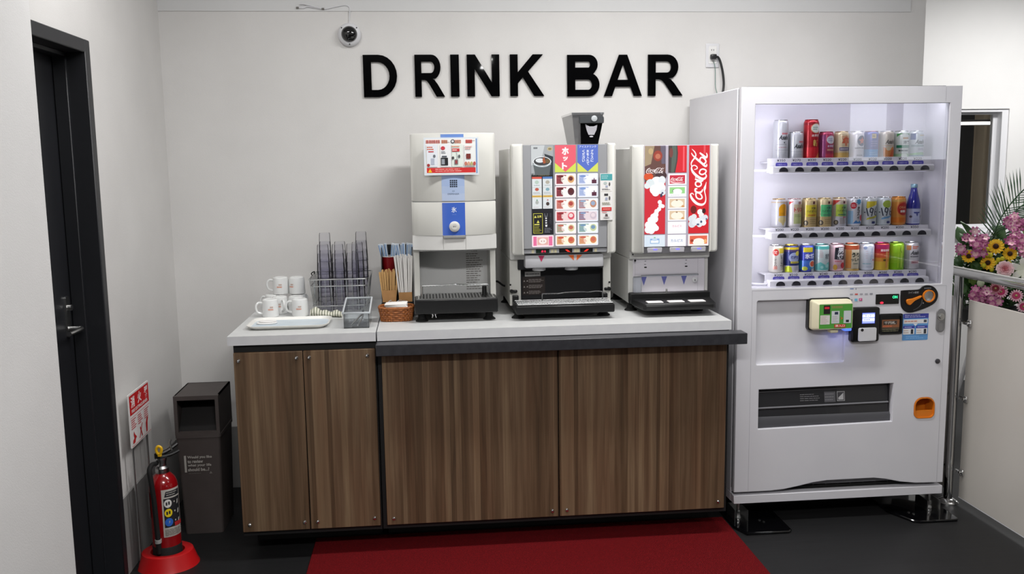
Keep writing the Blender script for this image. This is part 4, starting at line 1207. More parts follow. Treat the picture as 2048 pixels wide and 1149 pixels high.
# laminated poster
b = B(); b.box(-0.019, 0.199, yfront(0.09) - 0.0065, yfront(0.09) - 0.005, 1.498, 1.647); po = t.part('poster_sheet', b, mat('laminate_sheet', '#dfe6ec', 0.12, coat=0.6), 'laminated poster with pictures and a red warning strip')
i = Ink(front(yfront(0.09) - 0.0067))
i.rect(-0.0125, 0.1935, 1.5045, 1.6415, '#f0efec')
i.rect(0.188, 0.1935, 1.5045, 1.6415, '#7f9cc8')
i.rect(-0.009, 0.186, 1.5075, 1.5275, '#d43a3a'); i.poly([(-0.004, 1.5095), (0.012, 1.5095), (0.004, 1.5245)], '#f2c832'); i.bars(0.025, 0.16, 1.511, 1.525, 2, '#f3bdb6', 7, 0.35)
for k, (xa, xb, c) in enumerate(((-0.01, 0.05, '#d2817b'), (0.052, 0.088, '#cf8a6e'), (0.104, 0.13, '#d69a86'), (0.148, 0.186, '#d65a55'))):
    i.bars(xa, xb, 1.623, 1.638, 1, c, k, 0.9); i.bars(xa, xb, 1.625, 1.636, 2, '#6a3a36', k + 20, 0.25)
i.ell(0.0965, 1.6315, 0.008, 0.008, '#40444c'); i.ell(0.0965, 1.6315, 0.005, 0.005, '#d8d8da')
for k, xa in enumerate((-0.008, 0.046, 0.092, 0.142)):
    i.rect(xa, xa + 0.043, 1.531, 1.620, ('#e6eaf0', '#edeef0', '#e4ece4', '#eef0ee')[k])
i.bars(-0.006, 0.028, 1.597, 1.613, 2, '#d96a4a', 1); i.bars(-0.001, 0.03, 1.587, 1.596, 1, '#c8343a', 4); i.rect(0.008, 0.022, 1.54, 1.565, '#b5bccb'); i.ell(-0.002, 1.538, 0.006, 0.006, '#a83f3f'); i.ell(0.022, 1.574, 0.005, 0.006, '#70747c')
i.ell(0.057, 1.605, 0.0085, 0.0075, '#c9444c'); i.bars(0.05, 0.068, 1.583, 1.594, 2, '#888c92', 5); i.rect(0.048, 0.076, 1.537, 1.567, '#2c2c30'); i.rect(0.051, 0.063, 1.541, 1.562, '#9aa0a8'); i.rect(0.052, 0.072, 1.569, 1.575, '#5c6069')
i.rect(0.093, 0.123, 1.591, 1.603, '#c83a40'); i.bars(0.095, 0.121, 1.594, 1.600, 1, '#f2d8d4', 8, 0.7); i.bars(0.092, 0.126, 1.607, 1.616, 1, '#e2a58e', 6); i.rect(0.102, 0.116, 1.54, 1.56, '#7f767a'); i.rect(0.105, 0.113, 1.543, 1.556, '#a04648'); i.stroke([(0.111, 1.56), (0.113, 1.575), (0.109, 1.588)], [0.0015] * 3, '#6a7078', 3); i.ell(0.096, 1.566, 0.005, 0.006, '#4c4a4c'); i.ell(0.121, 1.572, 0.004, 0.007, '#5a5e62')
i.bars(0.145, 0.18, 1.598, 1.614, 2, '#dba8a4', 9); i.rect(0.149, 0.167, 1.562, 1.582, '#7c3a34'); 
for q in range(4): i.ell(0.147 + q * 0.0115, 1.543, 0.0055, 0.008, ('#c97f6d', '#d7a58a', '#b9b078', '#c45a55')[q])
t.part('poster_print', i, m_inkg, parent=po)
# drip tray and guard
b = B(); b.box(-0.072, 0.264, -0.722, -0.54, 0.942, 1.0, 0.004); b.box(-0.06, 0.25, -0.56, -0.16, 0.945, 0.968); tr = t.part('drip_tray', b, m_black)
b = B()
for k in range(24): b.box(-0.058 + k * 0.0132, -0.053 + k * 0.0132, -0.705, -0.555, 1.0, 1.0025)
b.box(-0.062, 0.254, -0.712, -0.704, 1.0, 1.003); b.box(-0.062, 0.254, -0.557, -0.55, 1.0, 1.003)
o = t.part('tray_grille', b, m_steel, parent=tr); o['kind'] = 'stuff'
b = B(); b.tube([(-0.040, -0.66, 1.0), (-0.040, -0.66, 1.045), (-0.034, -0.66, 1.05), (0.04, -0.662, 1.05), (0.07, -0.668, 1.053), (0.10, -0.67, 1.054), (0.13, -0.664, 1.051), (0.205, -0.66, 1.051), (0.226, -0.66, 1.05), (0.232, -0.66, 1.044), (0.232, -0.66, 1.0)], 0.0026, 8, sub=3); t.part('wire_guard', b, m_wire)
b = B(); b.cyl((0.215, -0.645, 0.998), (0.215, -0.645, 1.041), 0.0105, 0.0095, 16); t.part('drain_pipe', b, m_black)
b = B(); b.tube([(-0.004, -0.69, 0.945), (0.0, -0.69, 0.93), (-0.003, -0.69, 0.922)], 0.0025, 6); b.tube([(0.012, -0.69, 0.945), (0.010, -0.69, 0.932), (0.014, -0.69, 0.922)], 0.0025, 6); b.box(-0.012, 0.02, -0.70, -0.68, 0.938, 0.9425); t.part('drain_hook', b, m_chrome)
for x, y in ((-0.045, -0.665), (0.232, -0.66), (-0.045, -0.24), (0.232, -0.24)): foot(t, x, y, ZR, 0.945, 0.021)

# ================================================================ COFFEE MACHINE
t = Thing('coffee_machine', 'grey coffee machine with lit drink buttons between the other two dispensers', 'coffee machine', (0.55, -0.42, ZR))
b = B(); b.box(0.327, 0.757, -0.598, -0.12, 1.14, 1.602, 0.006); bd = t.part('body', b, m_plast2)
b = B(); b.box(0.327, 0.373, -0.58, -0.12, 0.945, 1.14); b.box(0.725, 0.757, -0.58, -0.12, 0.945, 1.14); b.box(0.373, 0.725, -0.58, -0.12, 0.945, 0.955)
t.part('lower_frame', b, m_plast)
b = B(); b.box(0.373, 0.725, -0.535, -0.525, 0.955, 1.14); b.box(0.373, 0.376, -0.579, -0.535, 0.955, 1.14); b.box(0.722, 0.725, -0.579, -0.535, 0.955, 1.14); b.box(0.36, 0.725, -0.592, -0.535, 1.097, 1.145, 0.003)
rc = t.part('cup_recess', b, mat('recess_black', '#242427', 0.35))
i = Ink(front(-0.5352)); i.rect(0.396, 0.463, 1.062, 1.082, '#dddbd9'); i.bars(0.400, 0.459, 1.067, 1.077, 1, '#8f8d8c', 2, 0.5)
i.rect(0.385, 0.482, 0.982, 1.059, '#352c29')
for k in range(3):
    zz = 1.039 - k * 0.025
    i.poly([(0.389, zz), (0.397, zz), (0.393, zz + 0.008)], '#b5aca8'); i.poly([(0.402, zz + 0.001), (0.41, zz + 0.001), (0.406, zz + 0.008)], '#b5aca8'); i.bars(0.412, 0.478, zz - 0.004, zz + 0.012, 3, '#b5aca8', k + 5, 0.35)
t.part('warning_print', i, m_ink, parent=rc)
# the front door: rounded pale stiles, silver panel
dx0, dx1, dz0, dz1 = 0.333, 0.763, 1.166, 1.618
b = B(); b.prism(rrect(dx0, 0.3795, dz0, dz1, [0.012, 0.001, 0.001, 0.008]), -0.600, -0.663, 'y', ch=0.006); t.part('door_stile', b, m_plast)
b = B(); b.prism(rrect(0.7285, dx1, dz0, dz1, [0.001, 0.012, 0.008, 0.001]), -0.600, -0.663, 'y', ch=0.006)
t.part('door_stile', b, m_plast)
b = B(); b.box(0.3795, 0.7285, -0.655, -0.600, 1.190, dz1 - 0.004, 0.002); pn = t.part('door_panel', b, m_greym)
b = B(); b.box(0.3795, 0.7285, -0.650, -0.600, dz0 + 0.004, 1.188, 0.002); st = t.part('status_strip', b, m_greym)
i = Ink(front(-0.6502))
for xa, xb, c, gl in ((0.43, 0.486, '#1c2a20', '戻'), (0.527, 0.582, '#1d1a1a', '<'), (0.615, 0.668, '#181a1a', '>')):
    i.rect(xa, xb, 1.1715, 1.1875, c)
t.part('display_window', i, m_inkg, parent=st)
i = Ink(front(-0.6508))
i.text('戻る', 0.452, 1.174, 0.02, 0.010, '#d8284c', 0.03); i.poly([(0.552, 1.184), (0.562, 1.184), (0.574, 1.174), (0.562, 1.175)], '#e02818'); i.poly([(0.652, 1.184), (0.642, 1.184), (0.63, 1.174), (0.642, 1.175)], '#e02818')
t.part('lit_symbol', i, m_screen, parent=st)
i = Ink(front(-0.6502))
for x in (0.418, 0.498, 0.512, 0.594, 0.606, 0.680): i.rect(x - 0.005, x + 0.005, 1.172, 1.187, '#b9b190')
t.part('strip_marks', i, m_ink, parent=st)
# backlit graphics
FYC = -0.6552
def lit(name, fn, parent=None, label=None, mt=None):
    i = Ink(front(FYC)); fn(i); return t.part(name, i, mt or m_lit, label, parent or pn)
def column_frames(i):
    for xa, xb in ((0.4115, 0.5065), (0.5085, 0.6005), (0.6015, 0.6925)): i.rect(xa, xb, 1.196, 1.6135, '#8f9196')
t.part('button_bezel', (lambda i: (column_frames(i), i)[1])(Ink(front(-0.6551))), m_ink, parent=pn)
FYC = -0.6555
def p_photo(i):
    i.rect(0.414, 0.504, 1.492, 1.612, '#a7abae'); i.poly([(0.414, 1.53), (0.46, 1.57), (0.47, 1.612), (0.414, 1.612)], '#c8ccce')
    i.poly([(0.468, 1.578), (0.504, 1.566), (0.504, 1.492), (0.49, 1.492)], '#2c333b'); i.ell(0.491, 1.597, 0.011, 0.008, '#c2b48c'); i.ell(0.491, 1.597, 0.007, 0.004, '#8a7a54')
    i.bars(0.424, 0.448, 1.596, 1.606, 1, '#6d7174', 3, 0.7)
    i.poly(ell(0.4585, 1.545, 0.038, 0.022, 24), '#e6eaec'); i.poly([(0.4205, 1.543), (0.43, 1.492), (0.488, 1.492), (0.4965, 1.543), (0.486, 1.532), (0.4585, 1.527), (0.431, 1.532)], '#5d6466')
    i.poly(ell(0.4585, 1.547, 0.034, 0.017, 24), '#3f3f42'); i.ell(0.450, 1.551, 0.018, 0.009, '#dfe3e6'); i.poly([(0.46, 1.553), (0.468, 1.568), (0.474, 1.54), (0.464, 1.538)], '#a8542f'); i.ell(0.482, 1.548, 0.01, 0.009, '#6d5a3c')
    i.stroke([(0.4225, 1.536), (0.44, 1.528), (0.4585, 1.5255), (0.478, 1.528), (0.4945, 1.537)], [0.003] * 5, '#c6d0d4', 4)
lit('photo_sign', p_photo, label='picture of an iced coffee')
def p_title(i): i.rect(0.414, 0.504, 1.4875, 1.4985, '#18110e'); i.text('アイスの作り方', 0.459, 1.4895, 0.055, 0.0075, '#c9b878', align='c', bold=0.01)
lit('title_sign', p_title)
def p_steps(i):
    i.rect(0.414, 0.504, 1.2485, 1.487, '#1a1a22')
    for xa, xb, top, dot in ((0.4165, 0.4565, '#d95a4c', '#c8443c'), (0.4605, 0.5, '#5a84c2', '#4a7ab4')):
        i.rect(xa, xb, 1.355, 1.485, '#e3e8ea'); i.rect(xa, xb, 1.4765, 1.485, top)
        xm = (xa + xb) / 2
        i.ell(xm, 1.463, 0.0085, 0.0075, ('#bcd0c4' if xa < 0.44 else '#b8b2a4')); i.bars(xa + 0.008, xb - 0.008, 1.448, 1.4525, 1, '#9aa4a6', 2)
        i.ell(xm, 1.434, 0.008, 0.0065, ('#c2604e' if xa < 0.44 else '#88b0bc')); i.bars(xa + 0.004, xb - 0.004, 1.415, 1.424, 2, '#a4a8aa', 5, 0.4)
        i.rect(xa, xb, 1.402, 1.4095, '#eabf5a'); i.bars(xa + 0.004, xb - 0.004, 1.404, 1.4075, 1, '#a8781c', 6, 0.6)
        i.ell(xm, 1.381 if xa < 0.44 else 1.375, 0.007, 0.0075, ('#b4b8b4' if xa < 0.44 else '#4a3c38')); i.rect(xm - 0.003, xm + 0.003, 1.388, 1.393, ('#7fa890' if xa < 0.44 else '#c87a80')); i.bars(xa + 0.004, xb - 0.004, 1.359, 1.364, 1, '#c3a9ad', 8, 0.3)
        for zz in (1.4415, 1.4125): i.rect(xa, xb, zz, zz + 0.0008, '#b6bcc0')
    i.rect(0.420, 0.4585, 1.2545, 1.3365, '#d7d34a'); i.rect(0.4216, 0.4569, 1.2561, 1.3349, '#15151a')
    i.poly([(0.4235, 1.318), (0.4335, 1.318), (0.4285, 1.328)], '#e8e26a'); i.text('注意', 0.4355, 1.318, 0.018, 0.0105, '#e8e26a', 0.02)
    i.poly([(0.4335, 1.297), (0.4455, 1.297), (0.4395, 1.3085)], '#e8e26a'); i.bars(0.4245, 0.4545, 1.287, 1.294, 1, '#e8e26a', 4, 0.7); i.bars(0.4245, 0.4545, 1.2585, 1.285, 5, '#b9b540', 3, 0.35)
    i.poly([(0.466, 1.336), (0.4675, 1.322), (0.478, 1.322), (0.479, 1.336), (0.4775, 1.336), (0.4765, 1.3245), (0.469, 1.3245), (0.4675, 1.336)], '#8d9096')
    for k in range(3): i.rect(0.4695, 0.476, 1.313 - k * 0.0095, 1.3185 - k * 0.0095, '#e6e8ea')
    i.poly([(0.4688, 1.2895), (0.4778, 1.2895), (0.476, 1.2805), (0.47, 1.2805)], '#eef0f0'); i.bars(0.466, 0.498, 1.2555, 1.277, 4, '#8a8c94', 12, 0.35); i.vtext('氷を入れて', 0.487, 1.337, 0.0085, '#4f5158')
lit('steps_sign', p_steps, mt=attr_mat('dim_backlit_print', 0.3, emit=0.68, body=0.3), label='steps for iced drinks and a yellow caution notice')
def p_hot(i):
    i.rect(0.5115, 0.5975, 1.5025, 1.612, '#d2e05a'); i.poly([(0.5115, 1.612), (0.5115, 1.5405), (0.5545, 1.5035), (0.5975, 1.5405), (0.5975, 1.612)], '#ea6272')
    for k, ch in enumerate('ホット'): i.text(ch, 0.5545 - (0.0145 if k != 1 else 0.0105), (1.572, 1.5475, 1.514)[k], (0.029, 0.021, 0.022)[k], (0.031, 0.018, 0.027)[k], '#fff6f2', 0.05)
lit('hot_sign', p_hot, label='red and yellow sign over the hot drink buttons')
def p_ice(i):
    i.rect(0.6045, 0.6895, 1.5025, 1.612, '#d8de62'); i.poly([(0.6045, 1.612), (0.6045, 1.5405), (0.647, 1.5035), (0.6895, 1.5405), (0.6895, 1.612)], '#5a72c8')
    i.text('アイスドリンク', 0.647, 1.6, 0.07, 0.009, '#e9eefa', align='c', bold=0.01)
    i.vtext('グラスに', 0.659, 1.592, 0.0115, '#f4f7ff', 0.02); i.vtext('氷を入れて', 0.6415, 1.592, 0.0115, '#f4f7ff', 0.02); i.vtext('ください', 0.624, 1.592, 0.0115, '#f4f7ff', 0.02)
lit('ice_sign', p_ice, label='blue and yellow sign over the iced drink buttons')
ZB_ = [(1.4495, 1.4965), (1.3985, 1.4465), (1.3475, 1.3945), (1.2995, 1.3455), (1.2505, 1.2955), (1.2005, 1.2455)]
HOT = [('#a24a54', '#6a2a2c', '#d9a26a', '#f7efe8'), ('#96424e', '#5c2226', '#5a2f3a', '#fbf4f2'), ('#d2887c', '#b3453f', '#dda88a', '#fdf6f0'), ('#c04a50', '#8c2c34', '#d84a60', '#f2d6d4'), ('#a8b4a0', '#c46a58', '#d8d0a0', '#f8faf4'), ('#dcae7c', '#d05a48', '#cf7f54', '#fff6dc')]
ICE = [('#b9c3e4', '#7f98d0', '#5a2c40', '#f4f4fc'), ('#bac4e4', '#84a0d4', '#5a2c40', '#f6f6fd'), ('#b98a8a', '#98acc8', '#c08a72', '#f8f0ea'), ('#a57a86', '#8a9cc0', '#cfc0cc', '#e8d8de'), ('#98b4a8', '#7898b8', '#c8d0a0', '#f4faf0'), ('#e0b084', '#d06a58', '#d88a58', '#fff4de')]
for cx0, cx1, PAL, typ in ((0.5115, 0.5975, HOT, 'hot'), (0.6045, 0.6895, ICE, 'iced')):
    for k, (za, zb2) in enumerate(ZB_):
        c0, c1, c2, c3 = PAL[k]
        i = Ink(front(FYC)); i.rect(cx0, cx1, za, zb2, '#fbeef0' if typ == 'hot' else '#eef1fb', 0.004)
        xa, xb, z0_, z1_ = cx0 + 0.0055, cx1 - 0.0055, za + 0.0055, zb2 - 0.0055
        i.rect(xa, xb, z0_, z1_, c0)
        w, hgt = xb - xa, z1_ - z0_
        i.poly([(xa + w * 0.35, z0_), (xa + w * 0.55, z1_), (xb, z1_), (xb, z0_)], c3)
        i.ell(xa + w * 0.42, z0_ + hgt * 0.5, w * 0.17, hgt * 0.42, c3)  # pale middles painted in for the hot spot of the backlight
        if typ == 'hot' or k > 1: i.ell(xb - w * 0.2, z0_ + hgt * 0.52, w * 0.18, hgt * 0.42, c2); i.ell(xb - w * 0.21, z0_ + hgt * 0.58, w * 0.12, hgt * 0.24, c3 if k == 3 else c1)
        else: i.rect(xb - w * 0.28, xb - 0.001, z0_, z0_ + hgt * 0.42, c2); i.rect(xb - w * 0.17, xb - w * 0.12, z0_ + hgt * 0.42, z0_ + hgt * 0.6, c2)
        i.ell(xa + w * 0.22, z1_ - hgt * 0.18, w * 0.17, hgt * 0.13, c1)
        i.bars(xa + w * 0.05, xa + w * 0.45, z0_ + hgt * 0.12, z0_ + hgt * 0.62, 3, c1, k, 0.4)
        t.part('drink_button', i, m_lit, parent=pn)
def p_pink(i):
    i.rect(0.414, 0.504, 1.1975, 1.2455, '#fbe3ec', 0.004); i.rect(0.4195, 0.4985, 1.203, 1.2405, '#e8709e'); i.rect(0.4335, 0.4835, 1.203, 1.2405, '#f6dcdc'); i.rect(0.4365, 0.481, 1.2065, 1.237, '#e6b0a8'); i.ell(0.4585, 1.222, 0.016, 0.012, '#f8ece6')
    for x in (0.4535, 0.464): i.ell(x, 1.2215, 0.0022, 0.003, '#bb8f8a')
lit('drink_button', p_pink, label='pink button with a mug picture')
b = B(); b.box(0.6965, 0.748, -0.6662, -0.6635, 1.304, 1.4945); stt = t.part('sticker', b, m_paper, 'narrow paper notice with a teal heading')
i = Ink(front(-0.6664)); i.rect(0.6985, 0.7465, 1.4665, 1.4925, '#4aa0a4'); i.bars(0.703, 0.742, 1.472, 1.488, 2, '#a9d2d4', 3, 0.4)
i.ell(0.7175, 1.455, 0.008, 0.006, '#b6c2c0'); i.ell(0.735, 1.451, 0.0035, 0.008, '#5d5a58'); i.rect(0.718, 0.728, 1.438, 1.446, '#aab0c6'); i.bars(0.704, 0.741, 1.427, 1.434, 2, '#6d6c6e', 4, 0.45)
i.rect(0.7005, 0.7445, 1.4215, 1.4225, '#b8ad9a'); i.rect(0.713, 0.729, 1.404, 1.4125, '#3a383a'); i.ell(0.735, 1.394, 0.0035, 0.008, '#5a5658'); i.rect(0.717, 0.727, 1.386, 1.397, '#a2a8bc'); i.bars(0.704, 0.741, 1.366, 1.378, 2, '#8f8d72', 5, 0.45)
i.rect(0.7025, 0.7435, 1.342, 1.3565, '#cf3634'); i.bars(0.708, 0.739, 1.346, 1.3525, 1, '#e8a09a', 2, 0.5); i.bars(0.704, 0.731, 1.333, 1.339, 1, '#c8606a', 7, 0.5); i.poly([(0.716, 1.319), (0.728, 1.319), (0.7265, 1.329), (0.7175, 1.329)], '#58494a'); i.ell(0.722, 1.3155, 0.014, 0.003, '#b8b4b2')
t.part('sticker_print', i, m_ink, parent=stt)
# spout cover with arrows, nozzles
b = B(); b.box(0.386, 0.716, -0.640, -0.5355, 1.108, 1.162, 0.006); sp_ = t.part('spout_cover', b, mat('white_spout', '#b9b9bd', 0.4))
i = Ink(front(-0.6405)); i.poly([(0.441, 1.16), (0.467, 1.16), (0.454, 1.134)], '#b8305c'); i.poly([(0.566, 1.16), (0.59, 1.16), (0.59, 1.137)], '#d8652a'); i.poly([(0.602, 1.16), (0.626, 1.16), (0.602, 1.137)], '#d8652a')
t.part('arrow_print', i, m_ink, parent=sp_)
for x in (0.45, 0.588):
    b = B(); b.lathe([(0.029, 1.108), (0.028, 1.094), (0.022, 1.091), (0.0001, 1.091)], (x, -0.585, 0), 24); t.part('nozzle', b, m_white)
# drip tray with chrome grate and wire guard
b = B(); b.box(0.336, 0.741, -0.746, -0.50, 0.932, 0.966, 0.004); b.box(0.336, 0.362, -0.60, -0.55, 0.93, 0.99, 0.003); b.box(0.715, 0.741, -0.60, -0.55, 0.93, 0.99, 0.003); tr = t.part('drip_tray', b, m_black)
b = B()
for k in range(34): b.tube([(0.348 + k * 0.0115, -0.738, 0.9685), (0.348 + k * 0.0115, -0.60, 0.9685)], 0.002, 5)
for y in (-0.735, -0.70, -0.66, -0.62): b.tube([(0.343, y, 0.9705), (0.735, y, 0.9705)], 0.0025, 6)
o = t.part('drip_grate', b, mat('bright_steel', '#8f8f8f', 0.35, 0.9), parent=tr); o['kind'] = 'stuff'
b = B(); b.tube([(0.455, -0.65, 0.968), (0.455, -0.65, 0.998), (0.46, -0.65, 1.001), (0.52, -0.65, 1.001), (0.545, -0.658, 1.005), (0.62, -0.658, 1.006), (0.65, -0.65, 1.003), (0.68, -0.65, 1.006), (0.705, -0.65, 1.004), (0.709, -0.65, 1.0), (0.709, -0.65, 0.968)], 0.0024, 8, sub=3); t.part('wire_guard', b, m_wire)
for x, y in ((0.352, -0.655), (0.713, -0.65), (0.345, -0.22), (0.73, -0.22)): foot(t, x, y, ZR, 0.946, 0.022)
for x, y, dx in ((0.333, -0.585, -1), (0.748, -0.585, 1)):
    b = B(); b.cyl((x, y, 1.008), (x, y - 0.016, 1.008), 0.008, n=12); b.box(x - 0.012 * dx - 0.008, x - 0.012 * dx + 0.012, y - 0.012, y, 1.001, 1.013, 0.003); t.part('latch', b, m_black)
    b = B(); b.cyl((x + dx * 0.004, -0.58, 1.034), (x + dx * 0.004, -0.5835, 1.034), 0.004, n=10); t.part('screw', b, m_black)
# bean hopper on top
b = B()
def frus(b, x0, x1, y0, y1, z0, X0, X1, Y0, Y1, z1):
    vs = [(x0, y0, z0), (x1, y0, z0), (x1, y1, z0), (x0, y1, z0), (X0, Y0, z1), (X1, Y0, z1), (X1, Y1, z1), (X0, Y1, z1)]
    b.add(vs, [(0, 1, 5, 4), (1, 2, 6, 5), (2, 3, 7, 6), (3, 0, 4, 7), (3, 2, 1, 0)])
frus(b, 0.622, 0.708, -0.50, -0.30, 1.6025, 0.603, 0.7365, -0.535, -0.25, 1.744); hp = t.part('bean_hopper', b, m_hop, 'smoked clear hopper with a black cover')
b = B(); b.box(0.602, 0.7375, -0.536, -0.249, 1.744, 1.7475); b.ring(rrect(0.600, 0.7395, -0.538, -0.247, 0.004, 2), rrect(0.6045, 0.735, -0.534, -0.251, 0.002, 2), 1.7385, 1.7475, 'z'); t.part('hopper_lid', b, m_bag, parent=hp)
b = B()
pl = [(0.640, 1.6025), (0.710, 1.6025), (0.7325, 1.706), (0.7355, 1.73), (0.730, 1.735), (0.638, 1.735)]
b.prism(pl, -0.537, -0.533, 'y')
t.part('hopper_front', b, m_blackg, parent=hp)
b = B(); b.prism([(0.632, 1.703), (0.7355, 1.703), (0.737, 1.712), (0.7365, 1.726), (0.731, 1.7345), (0.640, 1.7345), (0.632, 1.731)], -0.5365, -0.5465, 'y', ch=0.002); hb = t.part('hopper_band', b, mat('dark_grey_plastic', '#3d4043', 0.4), parent=hp)
i = Ink(front(-0.5374)); i.poly([(0.658, 1.70), (0.676, 1.690), (0.694, 1.690), (0.710, 1.697), (0.706, 1.675), (0.696, 1.655), (0.672, 1.655), (0.664, 1.675)], '#a4a2a8'); i.ell(0.684, 1.648, 0.008, 0.003, '#b8b6bc'); t.part('hopper_window', i, m_inkg, parent=hp)
b = B(); b.lathe([(0.0125, -0.5465), (0.0125, -0.551), (0.0095, -0.5525), (0.0001, -0.5525)], (0.6945, 0, 1.722), 20, 'y'); kn = t.part('hopper_lock', b, mat('pale_lock', '#aeb2b5', 0.35), parent=hp)

# ================================================================ SODA DISPENSER
t = Thing('soda_dispenser', 'pale soda dispenser with red lit panels next to the vending machine', 'soda dispenser', (1.0, -0.42, ZR))
b = B(); b.box(0.838, 1.187, -0.585, -0.12, 1.13, 1.598, 0.004); b.box(0.838, 1.187, -0.56, -0.12, 0.94, 1.13); t.part('body', b, m_plast2)
b = B(); b.box(0.858, 1.172, -0.566, -0.558, 0.95, 1.138, 0.002); lp = t.part('lower_panel', b, mat('lilac_white_plastic', '#e2dee6', 0.35))
i = Ink(front(-0.5662))
for x in (0.905, 0.994, 1.081): i.poly([(x - 0.0125, 1.0505), (x + 0.0125, 1.0505), (x, 1.0125)], '#6c70b8')
for x in (0.912, 1.09): i.rect(x - 0.006, x + 0.006, 1.089, 1.0945, '#1e1e22', 0.0025); i.bars(x - 0.006, x + 0.006, 1.102, 1.106, 1, '#77757c', 3, 0.8); i.bars(x - 0.004, x + 0.006, 1.116, 1.121, 1, '#8a888f', 4, 0.8)
i.rect(0.866, 0.8668, 0.96, 1.134, '#a9a6ae'); i.rect(1.141, 1.1418, 0.97, 1.134, '#a9a6ae'); i.rect(0.866, 1.1418, 1.0625, 1.0633, '#b0adb6')
t.part('panel_print', i, m_ink, parent=lp)
b = B(); b.prism(rrect(0.856, 0.892, 0.985, 1.055, 0.006), -0.567, -0.585, 'y', ch=0.003); b.prism(rrect(0.892, 1.142, 1.052, 1.06, 0.002), -0.567, -0.576, 'y'); t.part('clear_guard', b, m_clear)
b = B(); b.lathe([(0.012, -0.566), (0.012, -0.571), (0.009, -0.5725), (0.0001, -0.5725)], (1.128, 0, 1.032), 20, 'y'); lk = t.part('lock', b, m_white)
b = B(); b.box(1.1265, 1.1295, -0.5735, -0.5724, 1.029, 1.035); t.part('keyhole', b, m_black, parent=lk)
dz0, dz1 = 1.16, 1.609
b = B(); b.prism(rrect(0.8355, 0.8865, dz0, dz1, [0.012, 0.001, 0.001, 0.006]), -0.587, -0.644, 'y', ch=0.006); t.part('door_stile', b, m_plast)
b = B(); b.prism(rrect(1.1675, 1.2025, dz0, dz1, [0.001, 0.012, 0.006, 0.001]), -0.587, -0.644, 'y', ch=0.006); t.part('door_stile', b, m_plast)
b = B(); b.box(0.8865, 1.1675, -0.637, -0.587, 1.185, dz1 - 0.003, 0.002); pn = t.part('door_panel', b, mat('lilac_silver', '#b4aebc', 0.35))
b = B(); b.box(0.8865, 1.1675, -0.625, -0.587, dz0 - 0.004, 1.185, 0.002); sl = t.part('spout_strip', b, mat('spout_strip_grey', '#87858a', 0.45))  # spout strip in one even grey
for x in (0.934, 1.03, 1.122):
    b = B(); b.box(x - 0.032, x + 0.032, -0.638, -0.6255, 1.160, 1.183, 0.003); so = t.part('spout_block', b, mat('light_translucent_grey', '#b2b0b6', 0.3))
    i = Ink(front(-0.6382)); i.ell(x + 0.002, 1.174, 0.010, 0.0035, '#7a74f0', 12); t.part('spout_lamp', i, m_screen, parent=so)
FYC = -0.6376
RED, RED2, WHT = '#d22a38', '#e0444c', '#f6f6fa'
def q_left(i):
    i.rect(0.889, 0.977, 1.239, 1.6045, RED)
    i.rect(0.889, 0.977, 1.455, 1.6045, '#6a4a44'); i.poly([(0.889, 1.6045), (0.93, 1.6045), (0.915, 1.53), (0.889, 1.52)], '#a89478'); i.poly([(0.955, 1.6045), (0.977, 1.6045), (0.977, 1.53), (0.96, 1.53)], '#6c6474')
    i.ell(0.944, 1.563, 0.019, 0.022, '#a04436'); i.ell(0.944, 1.561, 0.011, 0.011, '#c2765c'); i.ell(0.914, 1.582, 0.010, 0.013, '#c4ac80')
    i.ell(0.905, 1.478, 0.02, 0.016, '#d8542c'); i.ell(0.958, 1.482, 0.024, 0.018, '#4a3438')
    for x, z, r, c in ((0.940, 1.452, 0.026, '#f4f6f8'), (0.962, 1.462, 0.018, '#e9eef2'), (0.912, 1.45, 0.018, '#dfe8ea'), (0.899, 1.44, 0.012, '#e6ecee'), (0.955, 1.43, 0.024, '#f8f9fb'), (0.93, 1.425, 0.02, '#fafbfc'), (0.965, 1.412, 0.013, '#e2e8ee'), (0.935, 1.412, 0.016, '#f6f8fa')): i.ell(x, z, r if x + r < 0.977 else 0.977 - x, r, c)
    i.ell(0.959, 1.40, 0.005, 0.008, '#3a3c58'); i.ell(0.964, 1.41, 0.004, 0.004, '#4c5070')
    for x, z, r in ((0.953, 1.372, 0.009), (0.957, 1.357, 0.010), (0.966, 1.355, 0.008), (0.95, 1.343, 0.009), (0.94, 1.334, 0.010), (0.936, 1.32, 0.012), (0.926, 1.312, 0.013), (0.931, 1.302, 0.016), (0.914, 1.298, 0.013), (0.918, 1.282, 0.018), (0.905, 1.278, 0.015), (0.924, 1.268, 0.02), (0.938, 1.264, 0.012), (0.905, 1.258, 0.0155), (0.918, 1.2535, 0.014)): i.ell(x, z, r, r, WHT, 14); i.lv -= 1
    i.lv += 1; script_logo(i, 0.8945, 1.49, 0.078, '#f2e6e6', 2, 3)
lit('photo_sign', q_left, label='red picture panel with bottle, ice and white splash')
def q_mid(i):
    i.rect(0.9885, 1.0665, 1.4935, 1.6045, '#dc2834'); i.poly([(0.9885, 1.6045), (1.026, 1.6045), (1.029, 1.575), (1.0275, 1.545), (1.018, 1.4935), (0.9885, 1.4935)], '#4a4442'); i.poly([(1.004, 1.6045), (1.022, 1.6045), (1.0235, 1.57), (1.0215, 1.54), (1.012, 1.4935), (1.0, 1.4935)], '#5c665e'); i.ell(1.0, 1.575, 0.008, 0.02, '#7a4440'); i.rect(1.05, 1.057, 1.50, 1.60, '#f2606a')
lit('bottle_sign', q_mid, label='red panel with a dark bottle')
